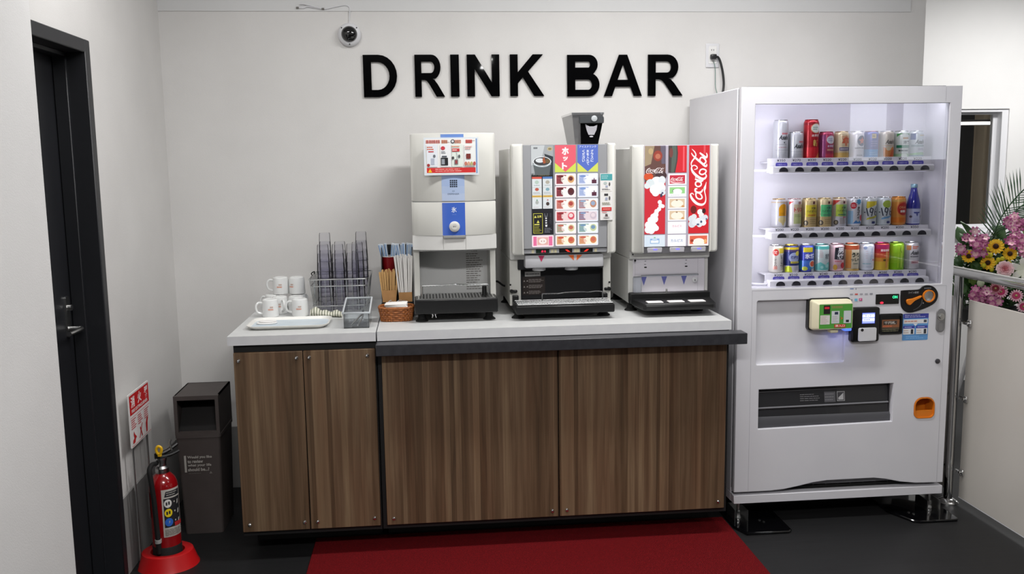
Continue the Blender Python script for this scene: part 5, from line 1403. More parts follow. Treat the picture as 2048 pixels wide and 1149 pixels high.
def q_right(i):
    i.rect(1.0765, 1.1635, 1.239, 1.6045, '#d4202c'); i.rect(1.138, 1.146, 1.57, 1.6045, '#e2545c')
    script_logo(i, 1.1525, 1.354, 0.238, '#fbf3f2', 90, 7)
    i.ell(1.098, 1.338, 0.013, 0.017, '#6e1c18')
    for x, z, r, c in ((1.09, 1.30, 0.014, '#dfe4e8'), (1.10, 1.308, 0.012, '#e4e8ea'), (1.092, 1.278, 0.0155, '#d9dee4'), (1.105, 1.285, 0.014, '#e6eaee'), (1.12, 1.290, 0.014, '#eef0f4'), (1.135, 1.298, 0.014, '#e6eaf0'), (1.148, 1.304, 0.012, '#dfe4ec'), (1.14, 1.283, 0.013, '#f2f4f6'), (1.124, 1.276, 0.012, '#e8ecf0'), (1.126, 1.328, 0.0125, '#f6f4f2'), (1.134, 1.318, 0.008, '#f4f0ee'), (1.126, 1.312, 0.006, '#f0ecea')): i.ell(x, z, r, r, c, 14)
    i.ell(1.142, 1.332, 0.008, 0.011, '#3a1a1c'); i.ell(1.117, 1.276, 0.006, 0.004, '#4a5a7c'); i.ell(1.131, 1.287, 0.0045, 0.005, '#3f5070'); i.ell(1.153, 1.298, 0.003, 0.004, '#3f5070')
lit('script_sign', q_right, label='red panel with large white script lettering set upright')
ZS = [(1.4415, 1.4885), (1.3925, 1.4385), (1.3425, 1.3895), (1.2925, 1.3395), (1.2385, 1.2895), (1.186, 1.2345)]
for k, (za, zb2) in enumerate(ZS):
    i = Ink(front(FYC)); i.rect(0.9885, 1.0665, za, zb2, '#fbf9fc')
    xa, xb = 0.995, 1.06  # pale ovals below paint the backlight's hot spot into the picture
    if k == 0: i.rect(xa, xb, za + 0.006, zb2 - 0.006, '#cc3046'); script_logo(i, xa + 0.004, za + 0.014, 0.056, '#fdf2f2', 4, 3); i.stroke([(xa + 0.002, za + 0.014), (1.02, za + 0.009), (xb - 0.004, za + 0.012)], [0.004, 0.006, 0.002], '#f2c2c6', 4)
    elif k == 1: i.rect(xa, xb, za + 0.014, zb2 - 0.006, '#9cd88c'); i.ell(1.028, za + 0.022, 0.02, 0.012, '#fdfdfa'); i.stroke([(1.012, za + 0.032), (1.007, za + 0.024), (1.012, za + 0.02)], [0.002] * 3, '#3f6a4c', 4); i.bars(xa + 0.004, xb - 0.004, za + 0.004, za + 0.010, 1, '#c9d4cc', 3, 0.3)
    elif k in (2, 3): i.rect(xa, xb, za + 0.006, zb2 - 0.005, '#e2c8a8'); i.ell(1.0275, za + 0.022, 0.026, 0.0155, '#fdf3e2'); i.bars(1.022, 1.034, zb2 - 0.014, zb2 - 0.008, 1, '#8a6a4c', 3, 0.8); i.ell(xb - 0.008, za + 0.011, 0.006, 0.004, '#d89a62')
    elif k == 4: i.text('カルピス', 1.0275, zb2 - 0.023, 0.04, 0.009, '#e2a2ae', align='c', bold=0.02)
    else: i.text('カルピス', 1.0275, za + 0.018, 0.052, 0.012, '#8ea6c8', align='c', bold=0.02)
    t.part('drink_button', i, m_lit, parent=pn)
def q_b1(i):
    i.rect(0.889, 0.977, 1.186, 1.2345, '#dfeaf4'); i.rect(0.9135, 0.953, 1.199, 1.22, '#8fb4dc'); i.rect(0.9165, 0.95, 1.202, 1.213, '#f4f8fb'); i.ell(0.933, 1.224, 0.004, 0.003, '#8fc89a'); i.ell(0.933, 1.216, 0.011, 0.006, '#c4d8ee')
    for k in range(4): i.rect(0.893 + k * 0.005, 0.895 + k * 0.005, 1.19, 1.23, '#cfdff0')
lit('drink_button', q_b1, label='pale blue water button')
def q_b3(i):
    i.rect(1.0765, 1.1635, 1.186, 1.2345, '#fcf3ee'); i.rect(1.083, 1.158, 1.194, 1.2285, '#e6684c'); i.ell(1.122, 1.202, 0.026, 0.016, '#fdf6ea'); i.rect(1.1, 1.144, 1.194, 1.2, '#fdf6ea'); i.ell(1.093, 1.208, 0.007, 0.006, '#a03a24'); i.ell(1.15, 1.205, 0.006, 0.009, '#f0b878')
lit('drink_button', q_b3, label='orange button at the lower right')
b = B(); b.box(0.8385, 1.188, -0.60, -0.555, 0.94, 0.985, 0.004); b.prism([(0.845, -0.60), (0.858, -0.745), (0.87, -0.757), (1.152, -0.757), (1.164, -0.745), (1.186, -0.60)], 0.934, 0.962, 'z', ch=0.004); tr = t.part('drip_tray', b, m_black)
for x in (0.913, 1.002, 1.091):
    b = B(); b.box(x - 0.033, x + 0.033, -0.742, -0.70, 0.9622, 0.967, 0.0015); t.part('cup_rest', b, m_paper, parent=tr)
b = B(); b.cyl((0.998, -0.592, 0.985), (0.998, -0.592, 1.0), 0.004, n=8); t.part('tray_pin', b, m_steel, parent=tr)
for x, y in ((0.853, -0.545), (1.128, -0.60), (0.86, -0.22), (1.16, -0.22)): foot(t, x, y, ZR, 0.941, 0.022)
b = B(); b.cyl((0.862, -0.585, 1.124), (0.862, -0.589, 1.124), 0.0045, n=10); b.cyl((0.852, -0.585, 1.150), (0.852, -0.589, 1.150), 0.003, n=8); t.part('screw', b, m_black)
b = B(); b.box(1.052, 1.068, -0.50, -0.48, 1.5985, 1.608, 0.002); t.part('top_catch', b, m_black)
# cords on the worktop behind the machines
for nm, lab, pts in (('machine_cord', 'black cord running behind the ice dispenser and coffee machine', [(0.255, -0.13, 1.02), (0.285, -0.2, 1.0), (0.30, -0.26, 1.008), (0.318, -0.33, 1.0), (0.3255, -0.36, 1.0)]),
                     ('machine_cord', 'black cord between the coffee machine and soda dispenser', [(0.7585, -0.4, 1.03), (0.785, -0.36, 0.99), (0.80, -0.3, 0.93), (0.812, -0.25, 0.9105), (0.82, -0.10, 0.9105)])):
    b = B(); b.tube(pts, 0.0045, 8, sub=5)
    o = b.build(nm, m_foot, pts[2]); o.location = pts[2]; tag(o, lab, 'cord')

# ================================================================ VENDING MACHINE
vx0, vx1, vy, vb = 1.252, 2.184, -0.7615, -0.04
vz0, vz1 = 0.128, 1.83
def plate2d(loops, yf, thick, bevel=0.0):
    """flat plate with holes, front at yf, thickness going back (+y)"""
    cu = bpy.data.curves.new('plate', 'CURVE'); cu.dimensions = '2D'; cu.fill_mode = 'BOTH'; cu.extrude = thick / 2 - bevel
    if bevel: cu.bevel_depth = bevel; cu.bevel_resolution = 1; cu.offset = -bevel
    for lp in loops:
        sp = cu.splines.new('POLY'); sp.points.add(len(lp) - 1); sp.use_cyclic_u = True
        for p, q in zip(sp.points, lp): p.co = (q[0], q[1], 0, 1)
    o = bpy.data.objects.new('tmp', cu); COL.objects.link(o)
    dg = bpy.context.evaluated_depsgraph_get(); me = o.evaluated_get(dg).to_mesh()
    b = B(); b.add([(v.co.x, yf + thick / 2 - v.co.z, v.co.y) for v in me.vertices], [tuple(p.vertices) for p in me.polygons])
    o.evaluated_get(dg).to_mesh_clear(); bpy.data.objects.remove(o); bpy.data.curves.remove(cu)
    return b
t = Thing('vending_machine', 'tall white vending machine with a lit display of cans and bottle', 'vending machine', (1.72, -0.4, 0))
VM = t
b = B(); b.box(vx0, vx0 + 0.012, -0.713, vb, vz0, vz1, 0.003); t.part('side_wall', b, m_vm)
b = B(); b.box(vx1 - 0.012, vx1, -0.713, vb, vz0, vz1, 0.003); t.part('side_wall', b, m_vm)
b = B(); b.box(vx0 + 0.012, vx1 - 0.012, -0.713, vb, vz1 - 0.014, vz1 - 0.002); t.part('roof', b, m_vm)
b = B(); b.box(vx0 + 0.012, vx1 - 0.012, vb - 0.01, vb, vz0, vz1 - 0.014); t.part('rear_wall', b, m_vm)
b = B(); b.box(vx0 + 0.012, vx1 - 0.012, -0.713, vb - 0.01, vz0, vz0 + 0.012); t.part('floor_pan', b, m_blackm)
b = B(); b.box(vx0 + 0.004, vx1 - 0.004, -0.735, -0.712, 0.15, vz1 - 0.004); 
gasket = [(vx0 + 0.004, 0.15), (vx1 - 0.004, 0.15), (vx1 - 0.004, vz1 - 0.004), (vx0 + 0.004, vz1 - 0.004)]
b = B(); b.ring(gasket, [(vx0 + 0.03, 0.18), (vx1 - 0.03, 0.18), (vx1 - 0.03, vz1 - 0.03), (vx0 + 0.03, vz1 - 0.03)], -0.727, -0.713); t.part('door_gasket', b, mat('gasket_grey', '#6c6c70', 0.6))  # gasket ring in one even mid grey
b = B(); b.tube([(vx0 + 0.018, -0.722, vz1 - 0.002), (vx0 + 0.03, -0.735, vz1 + 0.001), (vx0 + 0.2, -0.738, vz1 + 0.001), (vx1 - 0.06, -0.738, vz1 + 0.001)], 0.0018, 6); t.part('top_seal', b, m_black)
# door skin with its openings
DISP = (1.311, 2.134, 1.014, 1.762)
RECP = (1.335, 1.717, 0.692, 0.963)
SLOT = [(1.351, 0.414), (1.941, 0.424), (1.941, 0.592), (1.351, 0.586)]
RET = rrect(2.038, 2.129, 0.433, 0.524, [0.022, 0.022, 0.035, 0.035], 5)
arch = [(1.41, 0.142), (1.47, 0.146), (1.54, 0.158), (1.60, 0.170), (1.66, 0.176), (1.87, 0.177), (1.92, 0.170), (1.99, 0.154), (2.06, 0.145)]
outer = [(vx0, 0.142)] + arch + [(vx1, 0.142), (vx1, vz1), (vx0, vz1)]
b = plate2d([outer, [(DISP[0], DISP[2]), (DISP[1], DISP[2]), (DISP[1], DISP[3]), (DISP[0], DISP[3])], rrect(*RECP, 0.008, 3), SLOT, RET], vy, 0.034, 0.0025)
door = t.part('front_door', b, m_vm)
i = Ink(front(vy - 0.0001))
for x0, x1, z0, z1 in ((1.3125, 1.314, 0.142, 1.006), (2.1545, 2.156, 0.145, 1.006), (1.3125, 2.156, 1.005, 1.0062), (2.112, 2.1131, 1.768, 1.826)): i.rect(x0, x1, z0, z1, '#aeadb4')
t.part('panel_seam', i, m_ink, parent=door)
# display case (a little taller than the opening, so the added fill lamps sit unseen behind the door frame)
b = B()
dx0, dx1, dz0, dz1 = DISP
yb_ = -0.578
ct = dz1 + 0.04
b.box(dx0 - 0.006, dx1 + 0.006, yb_, yb_ + 0.006, dz0 - 0.006, ct + 0.006)
b.box(dx0 - 0.006, dx0, -0.728, yb_, dz0, ct); b.box(dx1, dx1 + 0.006, -0.728, yb_, dz0, ct); b.box(dx0 - 0.006, dx1 + 0.006, -0.728, yb_, dz0 - 0.006, dz0); b.box(dx0 - 0.006, dx1 + 0.006, -0.728, yb_, ct, ct + 0.006)
case = t.part('display_case', b, m_vmin)
b = B(); b.box(dx0 + 0.03, dx1 - 0.03, -0.724, -0.710, ct - 0.012, ct - 0.0005); t.part('added_lamp_strip', b, mat('added_case_lamp', '#ffffff', 0.5, emit='#e6e2ff', es=1.5), 'unseen fill lamp added behind the top frame', parent=case)
area('display_top_fill', (1.72, -0.716, ct - 0.014), 0.77, 0.012, 0.65, (RAD(20), 0, 0), (0.95, 0.94, 1.0))  # unseen lamp, added to brighten the top row of the case
b = B(); b.box(dx0 + 0.0005, dx0 + 0.003, -0.747, -0.736, dz0 + 0.03, dz1 - 0.03); t.part('added_lamp_strip', b, mat('added_case_lamp', '#ffffff', 0.5, emit='#e6e2ff', es=1.5), 'unseen narrow fill lamp added behind the left frame', parent=case)
area('display_side_fill', (dx0 + 0.005, -0.7415, 1.39), 0.68, 0.008, 1.3, (0, RAD(-90), RAD(22)), (0.95, 0.94, 1.0))  # unseen side fill, added to brighten the cans
b = B(); b.box(dx0 + 0.0005, dx1 - 0.0005, vy + 0.008, vy + 0.011, dz0 + 0.0005, dz1 - 0.0005); t.part('display_glass', b, m_pane)
PR = [['350', '270', '330', '220', '220', '200', '220', '220', '220', '220'], ['200', '220', '200', '200', '200', '200', '200', '200', '350', '350'], ['200', '210', '200', '240', '230', '200', '200', '200', '280', '290']]
BARZ = [1.4985, 1.2265, 1.0245]
STR = [(1.5125, 1.5455), (1.2225, 1.2565), (1.0345, 1.0645)]
CANZ = [1.532, 1.2545, 1.0625]
for r in range(3):
    z0_, z1_ = STR[r]
    b = B(); b.box(1.40, 2.115, -0.668, -0.582, CANZ[r] - 0.006, CANZ[r] - 0.0005, 0.001); b.box(1.40, 2.115, -0.671, -0.668, z0_ - 0.012, z1_, 0.0008)
    sh = t.part('display_shelf', b, m_vmin)
    for k in range(10):
        xc = 1.459 + k * 0.0661
        i = Ink(front(-0.6712), 0.0001)
        i.rect(xc - 0.031, xc + 0.031, z0_ + 0.0005, z1_ - 0.001, '#dcdbe0')
        i.text('¥' + PR[r][k], xc - 0.0185, z1_ - 0.0135, 0.036, 0.0105, '#2f2f38', 0.012)
        i.poly(rrect(xc - 0.024, xc + 0.0265, z0_ + 0.001, z0_ + 0.0155, [0.001, 0.001, 0.006, 0.006], 3), '#4a43a4'); i.text('つめた〜い', xc + 0.001, z0_ + 0.0035, 0.037, 0.0075, '#c9c8ea', 0.01, align='c')
        t.part('price_card', i, m_ink, parent=sh)
    zc = BARZ[r]
    pts = rrect(-0.714, -0.674, zc - 0.0145, zc + 0.0145, [0.006, 0.004, 0.004, 0.007], 4)
    b = B(); b.prism(pts, 1.404, 2.106, 'x', ch=0.003)
    b.box(1.40, 2.11, -0.676, -0.662, zc - 0.012, zc + 0.006)
    bar = t.part('button_bar', b, mat('button_bar_white', '#f0eff2', 0.3))
    b = B(); b.tube([(1.404, -0.69, zc), (1.38, -0.685, zc - 0.003), (1.345, -0.675, zc - 0.001), (1.3125, -0.665, zc)], 0.0045, 8, sub=3); t.part('bar_arm', b, m_vmin, parent=bar)
    if r < 2:
        b = B(); b.box(1.43, 2.08, -0.694, -0.682, zc - 0.0152, zc - 0.0145); t.part('added_lamp_strip', b, MATS['added_case_lamp'], 'unseen fill lamp added under the button bar', parent=bar)
        area('shelf_fill', (1.755, -0.690, zc - 0.019), 0.64, 0.010, 0.34, (RAD(32), 0, 0), (0.95, 0.94, 1.0))  # unseen fill, added to brighten the row below
    for k in range(10):
        xc = 1.452 + k * 0.0679
        half = [(xc - 0.0195, zc - 0.0085), (xc + 0.0195, zc - 0.0085)] + [(xc + 0.0195 * math.cos(a), zc - 0.005 + 0.0155 * math.sin(a)) for a in [PI * q / 12 for q in range(13)]]
        b = B(); b.prism(half, -0.7135, -0.7165, 'y', ch=0.0012); bt = t.part('selector_button', b, mat('dark_button', '#35343a', 0.22, coat=0.3), parent=bar)
# lower recess, slot, coin return
b = B()
x0, x1, z0, z1 = RECP
b.box(x0 - 0.005, x1 + 0.005, vy + 0.02, vy + 0.026, z0 - 0.005, z1 + 0.005)
t.part('recessed_panel', b, m_vm, parent=door)
b = B()
b.box(1.345, 1.947, -0.64, -0.634, 0.405, 0.60); b.box(1.345, 1.351, -0.728, -0.64, 0.405, 0.60); b.box(1.941, 1.947, -0.728, -0.64, 0.405, 0.60); b.box(1.345, 1.947, -0.728, -0.64, 0.594, 0.60); b.box(1.345, 1.947, -0.728, -0.64, 0.405, 0.411)
hop = t.part('product_slot', b, mat('slot_black', '#4c4c50', 0.5))
b = B(); b.prism([(-0.735, 0.462), (-0.731, 0.462), (-0.712, 0.596), (-0.716, 0.596)], 1.356, 1.936, 'x'); t.part('slot_flap', b, m_smoke, parent=hop)
b = B(); b.cyl((1.356, -0.742, 0.500), (1.93, -0.742, 0.506), 0.004, n=8); b.tube([(1.356, -0.728, 0.566), (1.93, -0.722, 0.571)], 0.0015, 6); t.part('flap_rail', b, mat('smoke_grey', '#77777b', 0.3), parent=hop)
b = B(); b.prism([(-0.745, 0.416), (-0.728, 0.416), (-0.728, 0.455), (-0.738, 0.462), (-0.745, 0.45)], 1.352, 1.94, 'x'); t.part('slot_sill', b, mat('sill_grey', '#48484c', 0.45), parent=hop)
i = Ink(lambda u, v, l: (u, -0.737 + (v - 0.462) * 0.142 - l - 0.0008, v))
i.bars(1.545, 1.635, 0.518, 0.552, 4, '#a9a9ac', 4, 0.22); i.rect(1.652, 1.702, 0.512, 0.556, '#67676c'); i.bars(1.655, 1.699, 0.516, 0.552, 3, '#8c8c90', 6, 0.3); i.rect(1.708, 1.743, 0.515, 0.556, '#b4b4b7'); i.rect(1.7105, 1.7405, 0.518, 0.553, '#4a4a4e'); i.poly([(1.714, 0.521), (1.737, 0.521), (1.737, 0.55), (1.724, 0.538), (1.714, 0.53)], '#c9c9cb')
t.part('flap_print', i, m_ink, parent=hop)
b = B(); b.ring(RET, rrect(2.0425, 2.1245, 0.4375, 0.5195, [0.019, 0.019, 0.031, 0.031], 5), vy - 0.003, vy + 0.03)
b.prism(rrect(2.04, 2.127, 0.435, 0.466, [0.02, 0.02, 0.003, 0.003], 5), vy + 0.002, vy + 0.012, 'y'); b.box(2.036, 2.131, vy + 0.075, vy + 0.08, 0.43, 0.527)
b.box(2.034, 2.038, vy + 0.03, vy + 0.075, 0.43, 0.527); b.box(2.129, 2.133, vy + 0.03, vy + 0.075, 0.43, 0.527); b.box(2.034, 2.133, vy + 0.03, vy + 0.075, 0.524, 0.528); b.box(2.034, 2.133, vy + 0.03, vy + 0.075, 0.429, 0.433)
t.part('coin_return', b, m_orange, 'orange coin return cup')
# kick strip and louvre behind the arch
b = B(); b.box(vx0, vx1, vy + 0.0005, -0.715, 0.0905, 0.1275, 0.002); b.box(vx0, vx0 + 0.01, -0.715, vb, 0.0905, 0.1275); b.box(vx1 - 0.01, vx1, -0.715, vb, 0.0905, 0.1275); t.part('kick_strip', b, m_vm)
b = B(); b.box(1.30, 2.12, -0.70, -0.69, 0.1285, 0.19)
for k in range(14): b.box(1.34 + k * 0.056, 1.345 + k * 0.056, -0.712, -0.70, 0.1285, 0.19)
b.box(1.30, 2.12, -0.712, -0.70, 0.150, 0.154)
o = t.part('louvre', b, m_black); o['kind'] = 'stuff'
# payment units
def unit(name, b, m, label=None): return t.part(name, b, m, label, parent=None)
b = B(); b.prism(rrect(1.553, 1.733, 0.833, 0.968, 0.012, 4), vy + 0.019, vy - 0.006, 'y'); t.part('unit_backplate', b, m_black)
b = B(); 
base = rrect(1.558, 1.727, 0.838, 0.963, 0.010, 4); top = rrect(1.578, 1.723, 0.845, 0.950, 0.006, 4); n = len(base)
b.add([(x, vy - 0.006, z) for x, z in base] + [(x, vy - 0.03, z) for x, z in base] + [(x, vy - 0.052, z) for x, z in top], [(k * n + i_, k * n + (i_ + 1) % n, (k + 1) * n + (i_ + 1) % n, (k + 1) * n + i_) for k in range(2) for i_ in range(n)] + [tuple(range(2 * n, 3 * n))])
b.box(1.634, 1.668, vy - 0.045, vy - 0.012, 0.826, 0.838, 0.003)
uni = t.part('note_acceptor', b, m_cream, 'cream box with a green printed face')
b = B(); b.prism(rrect(1.690, 1.722, 0.834, 0.846, 0.004, 3), vy - 0.05, vy - 0.02, 'y', ch=0.002); t.part('blue_lamp', b, mat('blue_lamp', '#5a90d8', 0.3, emit='#4a6cff', es=1.2), parent=uni)
area('acceptor_lamp_light', (1.685, vy - 0.045, 0.828), 0.035, 0.02, 0.045, (0, 0, 0), (0.32, 0.36, 1.0))
i = Ink(front(vy - 0.0522)); i.rect(1.580, 1.721, 0.847, 0.948, '#4f9a3c')
i.rect(1.598, 1.626, 0.908, 0.944, '#1e1416'); i.rect(1.602, 1.622, 0.929, 0.938, '#d42a3a'); i.bars(1.632, 1.70, 0.930, 0.942, 1, '#8a8a4c', 4, 0.8); i.rect(1.584, 1.625, 0.865, 0.903, '#d9d4d0'); i.bars(1.587, 1.622, 0.868, 0.9, 5, '#b5908c', 3, 0.25)
i.rect(1.632, 1.666, 0.868, 0.92, '#cfd2d4'); i.rect(1.645, 1.66, 0.905, 0.916, '#25304a'); i.bars(1.636, 1.66, 0.872, 0.9, 4, '#a9a0a4', 5, 0.3); i.rect(1.684, 1.716, 0.868, 0.92, '#c9cdd2'); i.rect(1.694, 1.707, 0.872, 0.882, '#22262c'); i.poly([(1.669, 0.897), (1.675, 0.889), (1.669, 0.881), (1.681, 0.889)], '#d0662c')
i.rect(1.645, 1.693, 0.851, 0.864, '#c8302c'); i.text('禁入口', 1.669, 0.8525, 0.04, 0.0105, '#f2d9cf', 0.02, align='c')
t.part('unit_print', i, m_ink, parent=uni)
b = B(); b.prism(rrect(1.731, 1.853, 0.781, 0.926, 0.010, 4), vy + 0.001, vy - 0.032, 'y', ch=0.006); rd = t.part('card_reader', b, m_black, 'black contactless card reader with a small lit screen')
i = Ink(front(vy - 0.0323)); i.rect(1.774, 1.830, 0.859, 0.905, '#3a48a8'); i.rect(1.776, 1.828, 0.861, 0.903, '#8a98e0'); i.rect(1.776, 1.828, 0.886, 0.897, '#f2f4ff'); i.ell(1.80, 0.8915, 0.012, 0.007, '#dfe4ff'); i.text('タッチ', 1.80, 0.8875, 0.03, 0.008, '#3a48b0', 0.02, align='c'); i.rect(1.776, 1.828, 0.87, 0.881, '#eef1ff'); i.bars(1.78, 1.824, 0.872, 0.879, 1, '#6a78c8', 3, 0.5)
t.part('reader_screen', i, m_screen, parent=rd)
b = B(); b.prism(rrect(1.759, 1.838, 0.785, 0.842, 0.007, 3), vy - 0.032, vy - 0.0355, 'y', ch=0.001); pad = t.part('touch_pad', b, mat('pad_white', '#cfcfd2', 0.35), parent=rd)
i = Ink(front(vy - 0.0358)); i.ell(1.775, 0.833, 0.0065, 0.0065, '#1c1c1e'); t.part('pad_mark', i, m_ink, parent=rd)
b = B(); b.ring(rrect(1.865, 1.964, 0.806, 0.893, 0.006, 3), rrect(1.873, 1.956, 0.812, 0.884, 0.004, 3), vy + 0.001, vy - 0.01); b.box(1.87, 1.959, vy - 0.004, vy - 0.001, 0.81, 0.888); nb = t.part('note_slot', b, m_black, 'black framed bank note slot')
i = Ink(front(vy - 0.0042)); i.rect(1.876, 1.953, 0.824, 0.868, '#51483a'); i.rect(1.876, 1.953, 0.834, 0.868, '#8a5a3c'); i.rect(1.882, 1.942, 0.846, 0.862, '#3c342e'); i.text('千円札', 1.911, 0.848, 0.05, 0.012, '#c9c4bd', 0.02, align='c'); i.bars(1.88, 1.94, 0.836, 0.843, 1, '#c86a4a', 3, 0.8); i.bars(1.878, 1.95, 0.816, 0.828, 2, '#8f8c6c', 5, 0.3)
t.part('slot_print', i, m_ink, parent=nb)
b = B(); b.prism(rrect(1.846, 1.947, 0.934, 0.976, 0.002, 2), vy + 0.001, vy - 0.003, 'y'); am = t.part('amount_display', b, m_blackg)
i = Ink(front(vy - 0.0033)); i.text('ON', 1.918, 0.957, 0.022, 0.012, '#38f0a0', 0.05); i.ell(1.872, 0.94, 0.008, 0.005, '#d8203c'); t.part('amount_lamp', i, m_screen, parent=am)
kp = [(1.962, 0.99), (2.03, 0.992), (2.045, 1.002), (2.062, 1.0085), (2.085, 1.007), (2.104, 0.996), (2.117, 0.975), (2.116, 0.952), (2.104, 0.932), (2.075, 0.916), (2.03, 0.901), (2.0, 0.895), (1.978, 0.9), (1.962, 0.915), (1.955, 0.935), (1.954, 0.982)]
kp = [(p.x, p.y) for p in smooth([Vector((a, b_, 0)) for a, b_ in kp], 3, True)]
b = B(); b.prism(kp, vy + 0.001, vy - 0.006, 'y', ch=0.0015); kpl = t.part('coin_plate', b, m_black, 'black coin plate with an orange lever and ring')
b = B(); cx, cz = 2.074, 0.964
b.ring(ell(cx, cz, 0.0265, 0.0265, 28), ell(cx, cz, 0.0215, 0.0215, 28), vy - 0.005, vy - 0.014); t.part('coin_ring', b, m_orange, parent=kpl)
b = B(); b.lathe([(0.0212, vy - 0.0062), (0.0212, vy - 0.008), (0.012, vy - 0.0066), (0.0001, vy - 0.0064)], (cx, 0, cz), 24, 'y'); t.part('coin_slot', b, m_steel, parent=kpl)
b = B(); b.prism([(p.x, p.y) for p in smooth([Vector(q) for q in ((1.975, 0.945, 0), (1.978, 0.952, 0), (1.985, 0.954, 0), (2.005, 0.9565, 0), (2.036, 0.967, 0), (2.039, 0.962, 0), (2.012, 0.948, 0), (1.999, 0.936, 0), (1.99, 0.928, 0), (1.98, 0.932, 0))], 4, True)], vy - 0.006, vy - 0.018, 'y', ch=0.003); t.part('return_lever', b, m_orange, parent=kpl)
i = Ink(front(vy - 0.0063)); i.text('コイン返却', 1.985, 0.976, 0.045, 0.0085, '#a9abae', 0.01); i.bars(2.054, 2.1, 0.994, 1.0, 1, '#6c7078', 3, 0.8); i.stroke([(2.047, 0.95), (2.044, 0.93), (2.03, 0.915), (2.01, 0.905)], [0.004, 0.004, 0.003, 0.002], '#5c5c60', 5); i.ell(2.053, 0.934, 0.0025, 0.0025, '#b8b8bc', 8)
t.part('plate_print', i, m_ink, parent=kpl)
i = Ink(front(vy - 0.0003)); i.poly(rrect(1.969, 2.083, 0.775, 0.889, 0.004, 3), '#5f97cf'); i.rect(1.971, 2.083, 0.869, 0.889, '#3a3f98'); i.bars(1.978, 2.077, 0.872, 0.886, 2, '#b4b8dc', 4, 0.4); i.rect(1.973, 2.079, 0.847, 0.865, '#dfe0e2'); i.bars(1.978, 2.06, 0.851, 0.862, 1, '#d0a090', 3, 0.6); i.rect(2.062, 2.075, 0.851, 0.862, '#4a4e58'); i.poly([(2.016, 0.846), (2.036, 0.846), (2.026, 0.836)], '#e6e9f0')
for x in (1.972, 2.029):
    i.rect(x, x + 0.05, 0.826, 0.838, '#3c44a0'); i.bars(x + 0.006, x + 0.044, 0.829, 0.835, 1, '#b9bce0', 5, 0.5); i.rect(x, x + 0.05, 0.801, 0.826, '#dddfe2'); i.bars(x + 0.003, x + 0.03, 0.804, 0.822, 2, '#c0a89c', 7, 0.4); i.rect(x + 0.034, x + 0.045, 0.803, 0.823, '#33363e')
i.bars(1.985, 2.07, 0.781, 0.796, 2, '#8fbbe2', 4, 0.3)
t.part('payment_sticker', i, m_inkg, 'blue payment sticker')
i = Ink(front(vy - 0.0003))
i.rect(1.733, 1.748, 1.0, 1.006, '#7f8fb8'); i.rect(1.757, 1.760, 0.998, 1.006, '#7a7a84')
for k, c in enumerate(('#9a9aa4', '#c8504a', '#a0a0a8', '#a4a4ac', '#8a8a94')): i.rect(1.733 + k * 0.0215, 1.746 + k * 0.0215, 0.976, 0.982, c)
i.rect(1.733, 1.745, 0.953, 0.958, '#8a8a92'); i.rect(1.754, 1.766, 0.950, 0.961, '#6fb8d8'); i.rect(1.773, 1.787, 0.951, 0.962, '#cc4a84'); i.text('P', 1.777, 0.953, 0.006, 0.007, '#f2e6ee')
t.part('small_marks', i, m_ink)
b = B(); b.prism(rrect(2.116, 2.156, 0.806, 0.907, 0.0195, 6), vy + 0.001, vy - 0.004, 'y', ch=0.001); lkp = t.part('lock_plate', b, mat('dull_lock', '#8e8d8f', 0.4, 0.5))
b = B(); b.lathe([(0.0155, vy - 0.0035), (0.015, vy - 0.0065), (0.010, vy - 0.0065), (0.009, vy - 0.012), (0.0001, vy - 0.0125)], (2.136, 0, 0.873), 24, 'y'); t.part('lock_barrel', b, m_steel, parent=lkp)
b = B(); b.ring(rrect(2.125, 2.148, 0.812, 0.85, 0.006, 3), rrect(2.1265, 2.1465, 0.8135, 0.8485, 0.005, 3), vy - 0.0035, vy - 0.005); t.part('handle_frame', b, mat('grey_line', '#77767a', 0.4), parent=lkp)
b = B(); b.lathe([(0.0105, vy + 0.001), (0.0105, vy - 0.004), (0.008, vy - 0.0055), (0.0001, vy - 0.0055)], (2.132, 0, 0.681), 20, 'y'); t.part('key_lock', b, mat('dark_lock', '#5a595e', 0.3, 0.7))
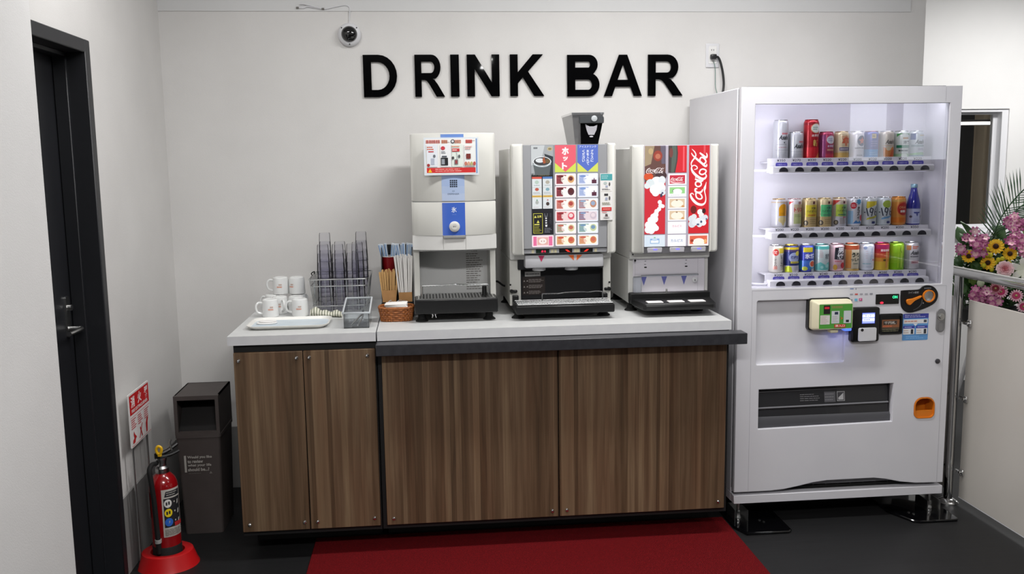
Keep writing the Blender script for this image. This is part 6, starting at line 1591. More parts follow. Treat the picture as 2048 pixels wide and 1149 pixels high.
# feet
for x, y in ((1.287, -0.72), (2.15, -0.72), (1.287, -0.09), (2.15, -0.09)):
    z_ = 0.0125 if y < -0.5 else 0.0
    b = B(); b.cyl((x, y, z_ + 0.026), (x, y, 0.128), 0.0065, n=12); b.lathe([(0.011, z_ + 0.022), (0.011, z_ + 0.032), (0.0065, z_ + 0.036)], (x, y, 0), 6); b.lathe([(0.014, z_), (0.014, z_ + 0.006), (0.010, z_ + 0.012), (0.010, z_ + 0.022)], (x, y, 0), 16); t.part('foot', b, m_steel)
for k, (x0, x1) in enumerate(((1.237, 1.466), (1.996, 2.212))):
    t2 = Thing('stabiliser_plate', ('black steel floor plate under the left front foot of the vending machine', 'black steel floor plate under the right front foot of the vending machine')[k], 'floor plate', ((x0 + x1) / 2, -0.7, 0), 'floor plates under the vending machine')
    b = B()
    pl = [(x0, -0.45), (x0, -0.80), (x0 + 0.03, -0.882), (x1 - 0.015, -0.882), (x1, -0.865), (x1, -0.45)] if k == 0 else [(x0 - 0.04, -0.45), (x0 - 0.04, -0.72), (x0 + 0.015, -0.845), (x0 + 0.04, -0.855), (x1 - 0.012, -0.855), (x1, -0.842), (x1, -0.45)]
    b.prism(pl, 0.0, 0.0122, 'z', ch=0.003); t2.part('plate', b, mat('black_painted_steel', '#08080a', 0.12, coat=0.4))
    xx = 1.287 if k == 0 else 2.15
    b = B(); b.box(xx - 0.03, xx - 0.026, -0.76, -0.66, 0.0125, 0.06); b.box(xx + 0.026, xx + 0.03, -0.76, -0.66, 0.0125, 0.06); b.box(xx - 0.026, xx + 0.026, -0.664, -0.66, 0.0125, 0.06); t2.part('bracket', b, m_steel)
    for q in range(2):
        b = B(); px = x0 + 0.13 - (0.0 if k == 0 else 0.09) + q * 0.012
        b.lathe([(0.006, 0.012), (0.006, 0.015), (0.0001, 0.016)], (px, -0.76 - q * 0.018, 0), 6); t2.part('bolt', b, m_steel)

# ================================================================ CANS IN THE DISPLAY
RC = 0.0312
def can(name_label, base, H, shapes, x, z, ends='#c9c9ca', group='display cans', cat='can', name='drink_can'):
    t = Thing(name, name_label, cat, (x, -0.6225, z), group)
    c = (x, -0.6225, z)
    i = B(); i.ink = lin(base)
    i.caps = False
    i.lathe([(0.0245, 0.001), (0.0295, 0.006), (RC, 0.012), (RC, H - 0.016), (0.0295, H - 0.008), (0.0268, H - 0.0035)], c, 36); t.part('body', i, m_can)
    b = B(); b.lathe([(0.0268, H - 0.0036), (0.0274, H - 0.001), (0.0268, H), (0.0255, H - 0.0005), (0.0248, H - 0.004), (0.0001, H - 0.004)], c, 32); b.lathe([(0.0001, 0.004), (0.021, 0.001), (0.0235, 0.0), (0.0246, 0.0012)], c, 32)
    t.part('lid', b, mat('can_end_' + ends[1:], ends, 0.22, 0.85))
    i = Ink(cylmap(c[0], c[1], RC + 0.0001, c[2]), 0.00012, split=0.006)
    k = 0.001
    for s in shapes:
        op = s[0]
        if op == 'r': i.rect(s[1] * k, s[2] * k, s[3] * k, s[4] * k, s[5])
        elif op == 'w': i.rect(-97 * k, 97 * k, s[1] * k, s[2] * k, s[3])
        elif op == 'e': i.ell(s[1] * k, s[2] * k, s[3] * k, s[4] * k, s[5])
        elif op == 't': i.text(s[1], s[2] * k, s[3] * k, s[4] * k, s[5] * k, s[6], s[7] if len(s) > 7 else 0.0, s[8] if len(s) > 8 else 0.0, align='c')
        elif op == 'v': i.vtext(s[1], s[2] * k, s[3] * k, s[4] * k, s[5], s[6] if len(s) > 6 else 0.02)
        elif op == 'b': i.bars(s[1] * k, s[2] * k, s[3] * k, s[4] * k, s[5], s[6], len(i.f), s[7] if len(s) > 7 else 0.5)
        elif op == 'p': i.poly([(a * k, b_ * k) for a, b_ in s[1]], s[2])
        elif op == 's': i.stroke([(a * k, b_ * k) for a, b_ in s[1]], [s[2] * k] * len(s[1]), s[3], 5); i.lv += 1
    t.part('label_print', i, m_can)
def star(cx, cy, r, n=5, q=0.45, rot=PI / 2): return [(cx + r * (1 if j % 2 == 0 else q) * math.cos(rot + PI * j / n), cy + r * (1 if j % 2 == 0 else q) * math.sin(rot + PI * j / n)) for j in range(2 * n)]
SIL = '#c3c5c8'
def row_asahi(y, w, col='#20262a'): return ('t', 'Asahi', 3, y, w, w * 0.42, col, 0.03, 0.35)
S1 = [('b', -6, 26, 111, 120, 1, '#d07a80', 0.8), row_asahi(90, 46), ('r', 2, 7, 76, 81, '#33383c'), ('b', -26, 26, 68, 74, 1, '#8f9296', 0.4), ('b', -22, 22, 56, 62, 1, '#b08a8e', 0.5), ('r', -32, 32, 47, 48, '#8f9498'), ('b', -20, 20, 20, 40, 3, '#b4b6ba', 0.3)]
S2 = [('b', 2, 28, 76, 86, 1, '#d07a80', 0.8), row_asahi(54, 44), ('r', -32, 32, 40, 41, '#8f9498'), ('p', [(20, 0), (34, 0), (34, 40), (28, 60)], '#c9a0a4'), ('b', -18, 18, 14, 32, 3, '#aeb1b5', 0.3)]
S3 = [('w', 150, 160, '#8c1420'), ('e', 9, 136, 23, 20, '#c8b48c'), ('e', 9, 136, 20, 17, '#d9dcd4'), ('b', -6, 24, 128, 144, 2, '#7fa890', 0.5), ('t', '本麒麟', 8, 100, 38, 12, '#e6c9c6', 0.02), ('t', '新', 8, 62, 24, 27, '#d9b860', 0.03), ('w', 14, 58, '#c8202c'), ('p', [(6, 12), (30, 12), (30, 40), (20, 30)], '#d8893c')]
S4 = [('e', 9, 88, 20, 17, '#d5d6dc'), ('b', -4, 22, 80, 96, 2, '#a08fb0', 0.4), ('t', '本麒麟', 9, 56, 34, 11, '#d8c4dc', 0.02), ('r', -8, 30, 42, 50, '#c98c78'), ('w', 14, 30, '#c43a54'), ('r', -40, -14, 12, 108, '#8c3f70')]  # red can; lilac haze of the display glass is mixed into its colours
S5 = [('p', star(8, 84, 22, 6, 0.6), '#d4684c'), ('r', 2, 14, 62, 90, '#dd8a68'), ('b', -12, 26, 94, 106, 1, '#d9a07c'), ('r', -20, 32, 42, 56, '#6c6890'), ('b', -16, 28, 45, 53, 1, '#cfc8c4', 0.7), ('w', 12, 34, '#d9b468')]
S6 = [('e', 10, 82, 19, 22, '#4a4668'), ('p', star(12, 82, 17), '#d0684a'), ('t', 'SAPPORO', 6, 48, 50, 8, '#7c7884', 0.03), ('r', -34, 30, 40, 41, '#c9b8bc'), ('b', -10, 26, 18, 26, 1, '#9a98a0', 0.6)]
S7 = [('r', -12, 6, 92, 110, '#d4c08c'), ('b', -10, 4, 96, 106, 1, '#8f8468', 0.6), ('r', 20, 46, 12, 110, '#7c2c40'), ('w', 12, 46, '#5a94cc'), ('r', 20, 46, 12, 46, '#7c2c40'), ('b', -16, 18, 56, 84, 3, '#9a90c0', 0.4), ('b', -20, 18, 20, 36, 2, '#8fbade', 0.4)]
S8 = [row_asahi(68, 42, '#4a4640'), ('r', -32, 32, 60, 62, '#d0b088'), ('p', [(-24, 14), (26, 14), (30, 40), (18, 58), (0, 44), (-26, 56)], '#cf8440'), ('p', [(0, 12), (20, 12), (24, 50), (10, 42)], '#c45a28'), ('e', -4, 48, 10, 8, '#d4c8a8')]
S9 = [('p', [(-34, 96), (-20, 106), (0, 110), (20, 106), (36, 94), (36, 110), (-34, 110)], '#4fa356'), ('b', -8, 26, 86, 96, 1, '#b8863c', 0.8), ('t', '淡麗', 10, 66, 34, 15, '#2c3a34', 0.03), ('r', -34, 36, 50, 62, '#1f7a58'), ('b', -24, 28, 34, 44, 1, '#4a5450', 0.6), ('w', 12, 26, '#a9cfa4'), ('e', 0, 18, 14, 8, '#d8e2d6')]
S10 = [('r', -40, -16, 84, 110, '#42549c'), ('b', 0, 30, 98, 106, 1, '#c9bc8c'), row_asahi(66, 44, '#40484c'), ('r', -34, 34, 54, 63, '#93a4a8'), ('b', -6, 26, 38, 50, 1, '#a8a8b4', 0.8), ('p', [(-40, 14), (40, 14), (40, 26), (10, 32), (-40, 26)], '#8fbc8c'), ('w', 12, 20, '#7f9ea4')]
T1 = [('p', [(-16, 44)] + ell(8, 72, 24, 32, 18, 0, PI)[::1] + [(-16, 44)], '#d89a20') if False else ('e', 9, 76, 21, 25, '#d9991e'), ('r', -11, 29, 50, 76, '#d9991e'), ('b', -6, 24, 56, 64, 2, '#9a6c14', 0.3), ('e', 6, 34, 19, 14, '#d8c890'), ('p', [(-8, 34), (22, 34), (8, 8)], '#d0bf84'), ('w', 106, 109, '#c8a878')]
T2 = [('r', -12, 32, 58, 98, '#d8c4a4'), ('t', 'トリス', 9, 66, 42, 18, '#c8303a', 0.05), ('r', -12, 32, 16, 58, '#c3cc8e'), ('b', -8, 28, 44, 56, 2, '#8c9468', 0.4), ('p', [(-34, 96), (-14, 110), (-28, 110), (-34, 108)], '#cf3a38'), ('e', 14, 104, 8, 6, '#b88a8c'), ('b', -30, 30, 6, 12, 1, '#a9a6a4', 0.3)]
def THI(col, col2, foot_, red=False):
    s = [('w', 0.012, 44, foot_), ('r', -26, 32, 44, 94, col), ('r', 4, 32, 44, 94, col2), ('r', 4, 13, 98, 108, '#6c3640'), ('t', '焼酎', 8, 76, 20, 9, '#3c4048', 0.02), ('t', 'ハイボール', 2, 62, 46, 11, '#3c4048', 0.02), ('b', -16, 28, 47, 55, 1, '#c8703c' if col == '#dccb3c' else '#5a8a70', 0.6), ('e', -24, 18, 10, 11, '#4a443c'), ('e', -24, 18, 5, 6, '#8f8468'), ('b', -8, 28, 12, 36, 3, '#8a744c', 0.25)]
    if red: s += [('p', [(-40, 88), (-8, 112), (-40, 112)], '#d0443c'), ('b', 4, 30, 36, 44, 1, '#c85a58', 0.5)]
    return s
T6 = [('e', -15, 88, 13, 14, '#cc3a46'), ('b', -24, -6, 82, 94, 2, '#efc9cc', 0.4), ('p', star(8, 104, 15, 7, 0.6), '#5aa8d4'), ('v', 'タコハイ', 0, 84, 12.5, '#2c302c', 0.05), ('r', -40, -16, 10, 66, '#9cc0dc'), ('p', [(-16, 12), (24, 12), (14, 26), (6, 18), (-4, 26)], '#4f88c4'), ('e', 22, 36, 9, 13, '#c8505c')]
def T196(c1, c2, c3): return [('p', [(-24, 82), (-20, 74), (10, 86), (32, 92), (30, 106), (-22, 104)] if c1 == '#dcc93c' else ell(2, 92, 20, 16, 18), c1), ('s', [(-34, 58), (-27, 58)], 3.5, '#20283c'), ('s', [(-23, 76), (-15, 42)], 4.5, '#20283c'), ('s', [(3, 72), (-6, 76), (-8, 60), (2, 60), (5, 74), (-2, 42)], 4, '#20283c'), ('s', [(23, 82), (14, 66), (14, 48), (23, 46), (25, 60), (16, 60)], 4, '#20283c'), ('p', [(-22, 26), (26, 38), (28, 46), (-20, 34)], c2), ('b', -12, 18, 30, 40, 2, c3, 0.3), ('r', 0, 16, 10, 20, '#3c4478')]
T9 = [('w', 100, 110, '#e0b060'), ('e', 8, 72, 29, 30, '#d06a3c'), ('e', 8, 70, 26, 27, '#b4271f'), ('t', 'CHU-HI', 4, 72, 30, 10, '#e0b07c', 0.02, 0.1), ('b', -6, 28, 54, 66, 1, '#e6d8cc', 0.8), ('w', 12, 34, '#dc7a24'), ('b', -10, 26, 18, 30, 2, '#c4601c', 0.4)]
U1 = [('r', 2, 34, 84, 106, '#d8c03c'), ('r', -22, 2, 96, 106, '#d8cfa8'), ('e', -13, 88, 13, 14, '#c83a34'), ('s', [(-20, 92), (-8, 92), (-16, 86), (-8, 82)], 2.5, '#e6d0c8'), ('v', 'こだわり', -19, 70, 10, '#4a463f'), ('v', 'レモンサワー', 8, 80, 10.5, '#3f4244', 0.03), ('r', 22, 36, 12, 80, '#6c6670'), ('r', -22, -6, 16, 30, '#d49488')]
U2 = [('w', 98, 108, '#d8bd34'), ('w', 92, 95, '#7a5464'), ('e', 2, 64, 24, 22, '#a4aed0'), ('t', '檸檬堂', 4, 58, 36, 14, '#3a437c', 0.02), ('e', 17, 82, 11, 10, '#d8cc44'), ('r', -14, 30, 40, 48, '#d0c040'), ('b', -10, 26, 42, 46, 1, '#5a5a4c', 0.4), ('w', 1, 30, '#c9c7cc'), ('p', [(-40, 2), (-6, 2), (-10, 24), (-24, 30), (-40, 22)], '#c0cc30'), ('b', 0, 28, 8, 24, 3, '#9c98a4', 0.3)]
U3 = [('r', -26, 16, 86, 106, '#d4c434'), ('r', 16, 40, 84, 108, '#2c3ca0'), ('t', '氷結', 4, 58, 46, 22, '#e6e8f6', 0.05), ('w', 12, 50, '#2f8cb4'), ('p', [(-30, 14), (0, 12), (6, 48), (-30, 50)], '#4a74c8'), ('e', 16, 36, 16, 16, '#cfd6d8'), ('e', 16, 36, 12, 12, '#d8623c'), ('e', -18, 16, 12, 9, '#c0c850'), ('r', 10, 40, 0.8, 16, '#a8acb4')]
U4 = [('w', 96, 110, '#5ab4ac'), ('r', 4, 7, 48, 96, '#cfd6d4'), ('t', '無糖', 14, 54, 22, 24, '#4a5a5c', 0.01), ('b', -20, -4, 60, 92, 5, '#c8a4a4', 0.4), ('p', [(-40, 8), (40, 8), (40, 34), (20, 42), (4, 30), (-16, 42), (-40, 30)], '#6abcb4'), ('e', 12, 26, 8, 8, '#a8dcd4'), ('e', -10, 20, 6, 6, '#a8dcd4')]
U5 = [('p', [(-22, 52), (26, 50), (28, 102), (10, 106), (-20, 102)], '#23242e'), ('t', '男', 6, 78, 30, 24, '#e6e4e6', 0.03), ('t', '梅', 4, 53, 32, 24, '#e6e4e6', 0.03), ('b', -20, 26, 40, 47, 1, '#d0707c', 0.7), ('e', 16, 26, 11, 13, '#b8303c'), ('e', -18, 18, 9, 12, '#c09434'), ('b', -8, 8, 10, 30, 3, '#d89aa4', 0.4)]
U6 = [('w', 92, 110, '#bb5530'), ('r', -40, -14, 12, 92, '#c98a48'), ('t', 'うめ', 6, 60, 38, 20, '#2c3426', 0.06), ('t', 'っしゅ', 4, 42, 40, 14, '#2c3426', 0.05), ('b', -6, 24, 28, 36, 1, '#8a9484', 0.6), ('w', 1, 10, '#c4a45c')]
U7 = [('v', 'すっきり', 2, 96, 13, '#a9bfdc', 0.01), ('e', -20, 98, 8, 7, '#9cb0d4'), ('b', -30, 30, 28, 32, 1, '#7fc0cc', 0.7), ('e', 18, 46, 7, 4, '#d0929c'), ('b', -14, 14, 14, 20, 1, '#a4b4c4', 0.3), ('b', -18, -6, 50, 88, 4, '#d4c4cc', 0.3)]
U8 = [('w', 1, 38, '#d8b43c'), ('w', 38, 54, '#d89034'), ('w', 54, 74, '#cf5a2c'), ('w', 74, 92, '#bb2a34'), ('w', 92, 111, '#a8285c'), ('b', -18, 26, 80, 92, 1, '#e8c4c4', 0.8), ('e', 2, 44, 10, 4, '#5c4a20'), ('r', 4, 12, 12, 80, '#dc9a54')]
U9 = [('w', 1, 30, '#7cb41c'), ('r', 4, 12, 10, 104, '#b4d84c'), ('r', -10, -4, 10, 104, '#a0cc30'), ('s', [(4, 98), (2, 86), (8, 74)], 2.5, '#5c7c18'), ('b', 14, 30, 42, 60, 2, '#5c8a2c', 0.5)]  # lighter upright strips are highlights painted into the can colour
U10 = [('b', -10, 20, 88, 102, 2, '#d06a4c', 0.7), ('r', -36, -16, 84, 104, '#c88858'), row_asahi(64, 42, '#3f4246'), ('b', -18, 24, 52, 60, 1, '#6c6a70', 0.6), ('r', -14, 26, 26, 38, '#b4848c'), ('b', -10, 24, 28, 36, 1, '#7a3c48', 0.5), ('r', -40, -22, 6, 84, '#9c9c9e')]
CANS = [
 [('tall silver can with dark lettering at the left end of the top row', SIL, 0.173, S1, None), ('short silver can with dark lettering between two tall cans', SIL, 0.122, S2, None), ('tall deep red can with a pale oval, top row', '#a81822', 0.173, S3, '#a02028'),
  ('short magenta-red can with a pale oval, right of the tall red can', '#a83a5c', 0.122, S4, '#8f3048'), ('short cream and gold can with a red crest, top row', '#d8c6a4', 0.122, S5, '#c8a878'), ('short white can with a navy disc and red star', '#e2dfe3', 0.122, S6, None),
  ('short blue can with a small gold square and dark red side', '#6468a4', 0.122, S7, '#8a5060'), ('short pale can with orange swirl below dark lettering', '#cbc3b6', 0.122, S8, None), ('short white can with green top and dark green band', '#d2dad3', 0.122, S9, None), ('short pale grey can with blue shoulder at the right end of the top row', '#c6cdd1', 0.122, S10, None)],
 [('silver can with a golden arch shape at the left end of the middle row', '#c8c8cc', 0.122, T1, '#c4a070'), ('white can with red Japanese lettering on a beige label', '#e2dedd', 0.122, T2, '#c0a0a0'), ('gold can with a yellow label and tan foot, middle row', '#d4bd8c', 0.122, THI('#dccb3c', '#d9c040', '#c2aa78'), '#c8b080'),
  ('gold can with a green label, middle row', '#d4c49a', 0.122, THI('#58c07c', '#42a67c', '#c2aa78'), '#c8b080'), ('pale can with a yellow-green label and red corner', '#d4c4b0', 0.122, THI('#b9d04c', '#8cba84', '#c4c3c8', True), '#c8b080'), ('white and blue can with a vertical dark inscription', '#dcdde0', 0.122, T6, None),
  ('silver can with yellow fruit and dark handwritten number', '#d2d7d6', 0.122, T196('#dcc93c', '#d4cc44', '#5a5a3c'), None), ('silver can with green fruit and dark handwritten number', '#d0d8da', 0.122, T196('#a9c04c', '#7cb2dc', '#3c6a9c'), None), ('orange can with a big red disc, middle row', '#da9040', 0.122, T9, '#d08840'), None],
 [('cream can with a red round badge at the left end of the bottom row', '#d9d5cc', 0.118, U1, None), ('navy can with yellow bands and a pale blue disc', '#29336f', 0.118, U2, '#c8b050'), ('blue can with white ice lettering and an orange slice', '#3a49ac', 0.118, U3, None), ('pale teal can with white centre, bottom row', '#c4d2d0', 0.118, U4, '#7fb4b0'),
  ('pink can with white brush lettering on a black panel', '#d9b5ba', 0.118, U5, '#c8a4a8'), ('cream can with a rust red shoulder and dark green lettering', '#d6cbae', 0.118, U6, '#b05838'), ('very pale blue can with faint lettering, bottom row', '#dde4ec', 0.118, U7, '#d0d8e0'), ('can shading from magenta at the top to yellow at the foot', '#cf5a2c', 0.118, U8, '#a83860'),
  ('plain lime green can, bottom row', '#8fc224', 0.118, U9, '#90b840'), ('silver-grey can with a red patch at the right end of the bottom row', '#c4c2c5', 0.118, U10, None)]]
for r in range(3):
    xs = [1.473 + 0.0663 * k for k in range(10)] if r < 2 else [1.466 + 0.0672 * k for k in range(10)]
    for k, spec in enumerate(CANS[r]):
        if spec is None: continue
        can(spec[0], spec[1], spec[2], spec[3], xs[k], CANZ[r], spec[4] or '#c9c9ca')
c = (2.071, -0.6225, CANZ[1])
t = Thing('drink_bottle', 'blue bottle with a pale label at the right end of the middle row', 'bottle', c)
b = B(); b.lathe([(0.0001, 0), (0.026, 0.0), (0.0285, 0.003), (0.0285, 0.076), (0.028, 0.088), (0.023, 0.112), (0.0155, 0.138), (0.0128, 0.155), (0.0125, 0.158)], c, 32); t.part('glass', b, mat('blue_bottle', '#2c2f8c', 0.12, coat=0.5))
b = B(); b.lathe([(0.0125, 0.158), (0.014, 0.159), (0.014, 0.171), (0.0125, 0.174), (0.0001, 0.174)], c, 24); t.part('cap', b, mat('pale_teal_cap', '#7fa2b0', 0.3, 0.4))
i = Ink(cylmap(c[0], c[1], 0.0287, c[2]), 0.00012, split=0.005); i.rect(-0.07, 0.07, 0.006, 0.072, '#b6bcd8'); i.rect(-0.07, 0.07, 0.0685, 0.072, '#6a70a0'); i.poly([(-0.012, 0.056), (0.016, 0.056), (0.016, 0.052), (0.004, 0.048), (-0.01, 0.05)], '#3c4890'); i.poly([(-0.002, 0.048), (0.008, 0.048), (0.003, 0.036)], '#3c4890'); i.bars(-0.012, 0.016, 0.012, 0.028, 3, '#8a94bc', 4, 0.3); i.ell(-0.023, 0.036, 0.006, 0.005, '#5a5464'); i.ell(0.024, 0.036, 0.004, 0.005, '#5a5464')
t.part('label_print', i, m_inkg, 'pale label')

# ================================================================ RAILING WITH FROSTED PANELS
t = Thing('glass_railing', 'steel railing with frosted panels standing beside the vending machine', 'railing', (2.287, -1.0, 0))
PX = 2.287
for y in (-0.638, -1.262, -2.1):
    b = B(); b.cyl((PX, y, 0.004), (PX, y, 1.03), 0.0185, n=24); po = t.part('post', b, m_chrome)
    b = B(); b.lathe([(0.046, 0.0), (0.046, 0.004), (0.040, 0.010), (0.024, 0.020), (0.0188, 0.022)], (PX, y, 0), 28); t.part('flange', b, m_chrome, parent=po)
    b = B()
    for k in range(4):
        a = PI / 4 + k * PI / 2
        b = B(); b.lathe([(0.005, 0.008), (0.005, 0.012), (0.0001, 0.014)], (PX + 0.036 * math.cos(a), y + 0.036 * math.sin(a), 0), 8); t.part('flange_bolt', b, m_steel, parent=po)
b = B(); b.cyl((PX, -0.35, 1.046), (PX, -3.2, 1.046), 0.0215, n=24); t.part('handrail', b, mat('satin_steel_rail', '#dcdcda', 0.22, 1.0))
for y0, y1 in ((-0.60, -0.06), (-1.232, -0.668), (-2.06, -1.292)):
    b = B(); b.box(2.318, 2.326, y0, y1, 0.035, 0.925, 0.0015); gp = t.part('frosted_panel', b, m_frost, 'frosted glass panel')
    b = B(); b.box(2.3178, 2.3262, y0, y1, 0.0325, 0.0355); t.part('edge_strip', b, m_white, parent=gp)
    for yy, s in ((y0 + 0.02, -1), (y1 - 0.02, 1)):
        for z in (0.155, 0.488, 0.824):
            b = B(); b.box(2.309, 2.3178, yy - 0.014, yy + 0.014, z - 0.014, z + 0.014, 0.002); b.cyl((2.300, yy, z), (2.309, yy, z), 0.006, n=10)
            if abs(yy + 0.08) > 0.05: b.box(2.300, 2.309, min(yy, yy + s * 0.03), max(yy, yy + s * 0.03), z - 0.006, z + 0.006)
            t.part('clamp', b, m_chrome, parent=gp)

# ================================================================ FLOWERS BEYOND THE RAILING
fr = random.Random(11)
ft = Thing('flower_arrangement', 'tall arrangement of pink, yellow and white flowers with palm leaves behind the railing', 'flower arrangement', (2.98, 0.16, 0))
def FP(px, py, y=0.1): return Vector((2.788 + (px - 1937) * 0.00275 + (y - 0.1) * 0.55, y, 1.03 - (py - 512) * 0.00264 - (y - 0.1) * 0.1))
m_leaf = noise_mat('leaf_green', '#1f3d1c', '#3a5f2a', (30, 30, 30), 0.5, 3)
m_leaf2 = noise_mat('pale_leaf_green', '#5c7a34', '#7e9a4c', (30, 30, 30), 0.5, 3)
m_palm = noise_mat('palm_green', '#22402a', '#365a38', (30, 30, 30), 0.45, 3)
m_petink = attr_mat('petal', 0.6)
m_sdisc = noise_mat('sunflower_disc', '#2c1a10', '#4a2e18', (200, 200, 200), 0.9, 3)
# stand and basin
for a in range(3):
    b = B(); q = 2 * PI * a / 3 + 0.4
    b.cyl((2.98 + 0.20 * math.cos(q), 0.16 + 0.20 * math.sin(q), 0.0), (2.98 + 0.07 * math.cos(q), 0.16 + 0.07 * math.sin(q), 0.66), 0.011, n=10); ft.part('leg', b, m_white)
b = B(); b.lathe([(0.09, 0.655), (0.15, 0.66), (0.17, 0.74), (0.0001, 0.74)], (2.98, 0.16, 0), 24); ft.part('basin', b, m_blackm)
def petals(b, c, nrm, r, n, w, c0, c1, lift=0.15, inner=0.2, seg=3, twist=0.0, tipw=0.35):
    nrm = nrm.normalized(); a = nrm.orthogonal().normalized(); d = nrm.cross(a)
    for k in range(n):
        t_ = 2 * PI * k / n + twist
        e = a * math.cos(t_) + d * math.sin(t_); s_ = nrm.cross(e)
        rows = [(inner, w * 0.5, 0.0), (0.55, w, lift * 0.7), (0.85, w * 0.85, lift), (1.0, w * tipw, lift * 0.9)]
        vs = []
        for f, ww, l in rows:
            for sg in (-1, 1): vs.append(tuple(c + e * (r * f) + s_ * (sg * ww * r) + nrm * (l * r)))
        b.ink = lin(c0); b.add(vs[:4], [(0, 1, 3, 2)]); b.ink = lin(c1); b.add(vs[2:], [(0, 1, 3, 2), (2, 3, 5, 4)])
face = Vector((-0.5, -0.82, 0.25))
def jit(v, q): return Vector((v.x + fr.uniform(-q, q), v.y + fr.uniform(-q, q), v.z + fr.uniform(-q, q)))
for px, py, r in ((1990, 495, 0.043), (1937, 513, 0.036), (1976, 527, 0.039), (2019, 510, 0.038)):
    p = FP(px, py, 0.08); nn = jit(face, 0.2); b = B()
    petals(b, p, nn, r * 0.92, 13, 0.13, '#eeae12', '#fccf22', 0.14, 0.25, tipw=0.08); petals(b, p - nn.normalized() * 0.003, nn, r, 13, 0.13, '#e6a00e', '#f6c21c', 0.04, 0.25, twist=0.24, tipw=0.08)
    s_ = ft.part('sunflower', b, m_petink, smooth=False)
    b = B(); b.ball(tuple(p + nn.normalized() * 0.002), r * 0.34, n=14, m=8); ft.part('flower_disc', b, m_sdisc, parent=s_)
for px, py, r, c0, c1 in ((2003, 584, 0.034, '#c8386c', '#eab0c4'), (2034, 593, 0.034, '#c84070', '#eeb8c8'), (2050, 615, 0.034, '#c84070', '#f0c8d2'), (1992, 577, 0.03, '#7c1a2c', '#c07a88')):
    p = FP(px, py, 0.02); nn = jit(face, 0.12); b = B()
    petals(b, p, nn, r, 16, 0.13, c0, c1, 0.1, 0.2); petals(b, p + nn.normalized() * 0.003, nn, r * 0.6, 14, 0.13, c0, c0, 0.2, 0.2, twist=0.2)
    g = ft.part('gerbera', b, m_petink, smooth=False)
    b = B(); b.ball(tuple(p + nn.normalized() * 0.004), r * 0.2, n=10, m=6); ft.part('flower_disc', b, mat('gerbera_eye', '#b0a06c', 0.8), parent=g)
# rose: whorls of cupped petals
p = FP(2008, 540, 0.02); nn = Vector((-0.45, -0.8, 0.4)).normalized(); b = B()
for ring_, (r, n, l, c) in enumerate(((0.042, 6, 0.25, '#ecd0d0'), (0.034, 6, 0.55, '#e8bcc0'), (0.025, 5, 0.85, '#e2a4aa'), (0.015, 4, 1.5, '#d88c94'))):
    petals(b, p, nn, r, n, 0.5, c, c, l, 0.1, twist=ring_ * 0.5, tipw=0.7)
ft.part('rose', b, m_petink, smooth=True, angle=80)
def blossom(p, r, c0, c1):
    nn = jit(face, 0.45); b = B(); petals(b, p, nn, r, 6, 0.3, c0, c1, 0.35, 0.05, twist=fr.uniform(0, 2), tipw=0.5)
    ft.part('alstroemeria', b, m_petink, smooth=False)
PINK = [('#d8a0b4', '#b85a90'), ('#dcb0b4', '#c06c9c'), ('#cf90a8', '#a84c84'), ('#e0bcc0', '#c880a4')]
for cx, cy, sx, sy, n, yy in ((1946, 482, 22, 18, 16, 0.06), (1962, 505, 14, 10, 7, 0.08), (2030, 449, 24, 14, 18, 0.1), (2034, 484, 22, 14, 16, 0.06), (2045, 500, 14, 12, 8, 0.05), (1966, 590, 24, 14, 20, 0.04), (1990, 600, 12, 8, 8, 0.03), (1926, 497, 10, 8, 5, 0.06)):
    for k in range(n):
        a = fr.uniform(0, 2 * PI); q = math.sqrt(fr.uniform(0, 1))
        blossom(FP(cx + sx * q * math.cos(a), cy + sy * q * math.sin(a), yy + fr.uniform(-0.03, 0.05)), fr.uniform(0.019, 0.027), *PINK[k % 4])
for px, py in ((1964, 498), (1972, 500), (1974, 511), (1980, 512), (1990, 528), (1996, 522), (2018, 528), (1968, 532), (2004, 520), (1984, 540)):
    b = B(); b.ball(tuple(FP(px, py, 0.07)), 0.012, 0.012, 0.014, 10, 6); ft.part('yellow_bud', b, mat('yellow_bud', '#c9c02c', 0.6))
b = B(); p = FP(2046, 542, 0.0); petals(b, p, Vector((-0.6, -0.7, 0.1)), 0.062, 6, 0.28, '#e8ead8', '#e6e6dc', 0.3, 0.05, tipw=0.3); ft.part('white_lily', b, m_petink, smooth=True, angle=70)
b = B(); p = FP(1962, 566, 0.03); b.ball(tuple(p), 0.018, 0.018, 0.022, 10, 7); ft.part('white_bud', b, mat('white_bud', '#b9c4a4', 0.6))
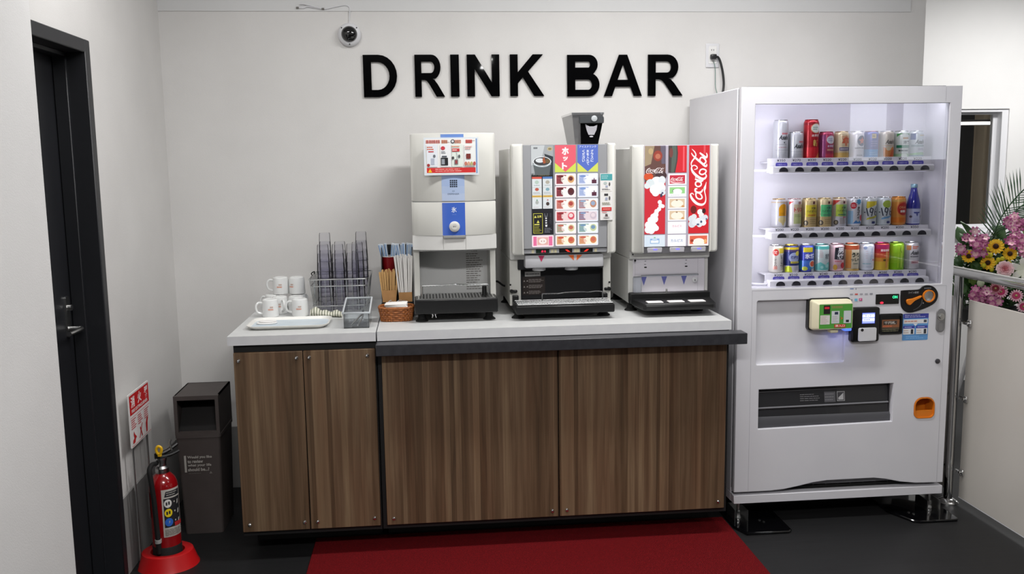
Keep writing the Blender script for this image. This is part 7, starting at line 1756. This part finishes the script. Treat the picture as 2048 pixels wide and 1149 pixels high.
# foliage: broad leaves, each its own
def leafmesh(mt):
    b = B(); L_ = 0.11; vs = []
    for f, w in ((0, 0.004), (0.25, 0.022), (0.5, 0.028), (0.75, 0.02), (1, 0.001)):
        z = 0.018 * math.sin(f * PI)
        vs += [(-w, f * L_, z - 0.006), (0, f * L_, z), (w, f * L_, z - 0.006)]
    b.add(vs, [(k * 3 + j, k * 3 + j + 1, k * 3 + j + 4, k * 3 + j + 3) for k in range(4) for j in range(2)])
    return b
lf = []
for mt in (m_leaf, m_leaf2):
    b = leafmesh(mt); o = b.build('leaf', mt, (0, 0, 0), ft.o); lf.append(o)
first = [True, True]
for k in range(170):
    kd = 0 if fr.random() < 0.86 else 1
    o = lf[kd] if first[kd] else lf[kd].copy()
    if not first[kd]: COL.objects.link(o); o.parent = ft.o
    first[kd] = False
    a = fr.uniform(0, 2 * PI)
    if k < 110: p = FP(fr.uniform(1908, 2075), fr.uniform(478, 618), fr.uniform(0.10, 0.26))
    else: p = FP(fr.uniform(1912, 2070), fr.uniform(545, 622), fr.uniform(0.06, 0.2))
    o.location = p - Vector((2.98, 0.16, 0))
    o.rotation_euler = (fr.uniform(0.2, 1.5), fr.uniform(-0.6, 0.6), fr.uniform(-2.6, 2.6))
    s_ = fr.uniform(0.6, 1.15); o.scale = (s_, s_, s_)
# leafy core so that the cluster is not hollow
b = B(); 
for k in range(900):
    p = FP(fr.uniform(1915, 2080), fr.uniform(500, 625), fr.uniform(0.16, 0.32)); d = Vector((fr.uniform(-1, 1), fr.uniform(-1, 1), fr.uniform(-0.3, 1))).normalized(); s_ = d.orthogonal().normalized()
    b.add([tuple(p), tuple(p + d * 0.03 + s_ * 0.010), tuple(p + d * 0.06), tuple(p + d * 0.03 - s_ * 0.010)], [(0, 1, 2, 3)])
o = ft.part('filler_greenery', b, m_leaf, smooth=False); o['kind'] = 'stuff'
# palm fronds
for pts, ln, n in (([(1988, 505, 0.2), (1992, 462, 0.2), (2012, 420, 0.18), (2046, 380, 0.14), (2085, 352, 0.1)], 0.17, 24), ([(1995, 500, 0.24), (2012, 455, 0.26), (2040, 418, 0.26), (2075, 400, 0.26)], 0.13, 16), ([(1985, 505, 0.16), (1978, 482, 0.12), (1968, 470, 0.08)], 0.09, 10)):
    q = smooth([FP(*p) for p in pts], 8); b = B()
    b.tube(q, 0.0035, 6)
    for k in range(n):
        f = 0.08 + 0.9 * k / n; idx = min(int(f * (len(q) - 1)), len(q) - 2); p = q[idx]; tg = (q[idx + 1] - q[idx]).normalized()
        for sg in (-1, 1):
            side = tg.cross(Vector((-0.45, -0.85, 0.2))).normalized() * sg
            d = (tg * 0.75 + side * 0.75 + Vector((0, 0, -0.05))).normalized(); L_ = ln * math.sin(PI * (0.15 + 0.75 * f)) ; wv = tg.cross(d).normalized().cross(d) * 0.0036
            m1 = p + d * L_ * 0.5; e = p + d * L_ + Vector((0, 0, -0.25 * L_ * L_))
            b.add([tuple(p - wv * 0.4), tuple(p + wv * 0.4), tuple(m1 + wv), tuple(m1 - wv), tuple(e)], [(0, 1, 2, 3), (3, 2, 4)])
    ft.part('palm_frond', b, m_palm, smooth=False)
# a glowing tube added as the pane's lamp reflection, and a pale curtain in the dark room behind the window
t = Thing('reflection_tube', 'glowing white tube added behind the window glass to stand for a reflection', 'lamp', (3.83, 2.1, 1.782))
b = B(); b.cyl((3.5, 2.1, 1.782), (4.155, 2.1, 1.782), 0.011, n=12); t.part('tube', b, mat('reflection_glow', '#ffffff', 0.5, emit='#ffffff', es=14.0))
b = B(); b.box(3.48, 4.17, 2.113, 2.15, 1.768, 1.81); b.box(3.6, 3.62, 2.15, 3.0, 1.78, 1.80); t.part('holder', b, m_blackm)
b = B(); nn_ = 40
vs = []
for k in range(nn_ + 1):
    x = 4.2 + 0.75 * k / nn_; y = 2.36 + 0.012 * math.sin(k * 1.3)
    vs += [(x, y, 0.6), (x, y, 2.3)]
b.add(vs, [(2 * k, 2 * k + 2, 2 * k + 3, 2 * k + 1) for k in range(nn_)])
o = b.build('room_curtain', mat('brown_curtain', '#c4b49c', 0.8), (4.5, 2.36, 1.4)); o.location = (4.5, 2.36, 1.4); tag(o, 'brownish curtain behind the dark window glass', 'curtain')

# the scratch text object is not part of the scene
bpy.data.objects.remove(_to)
bpy.data.curves.remove(_tc)
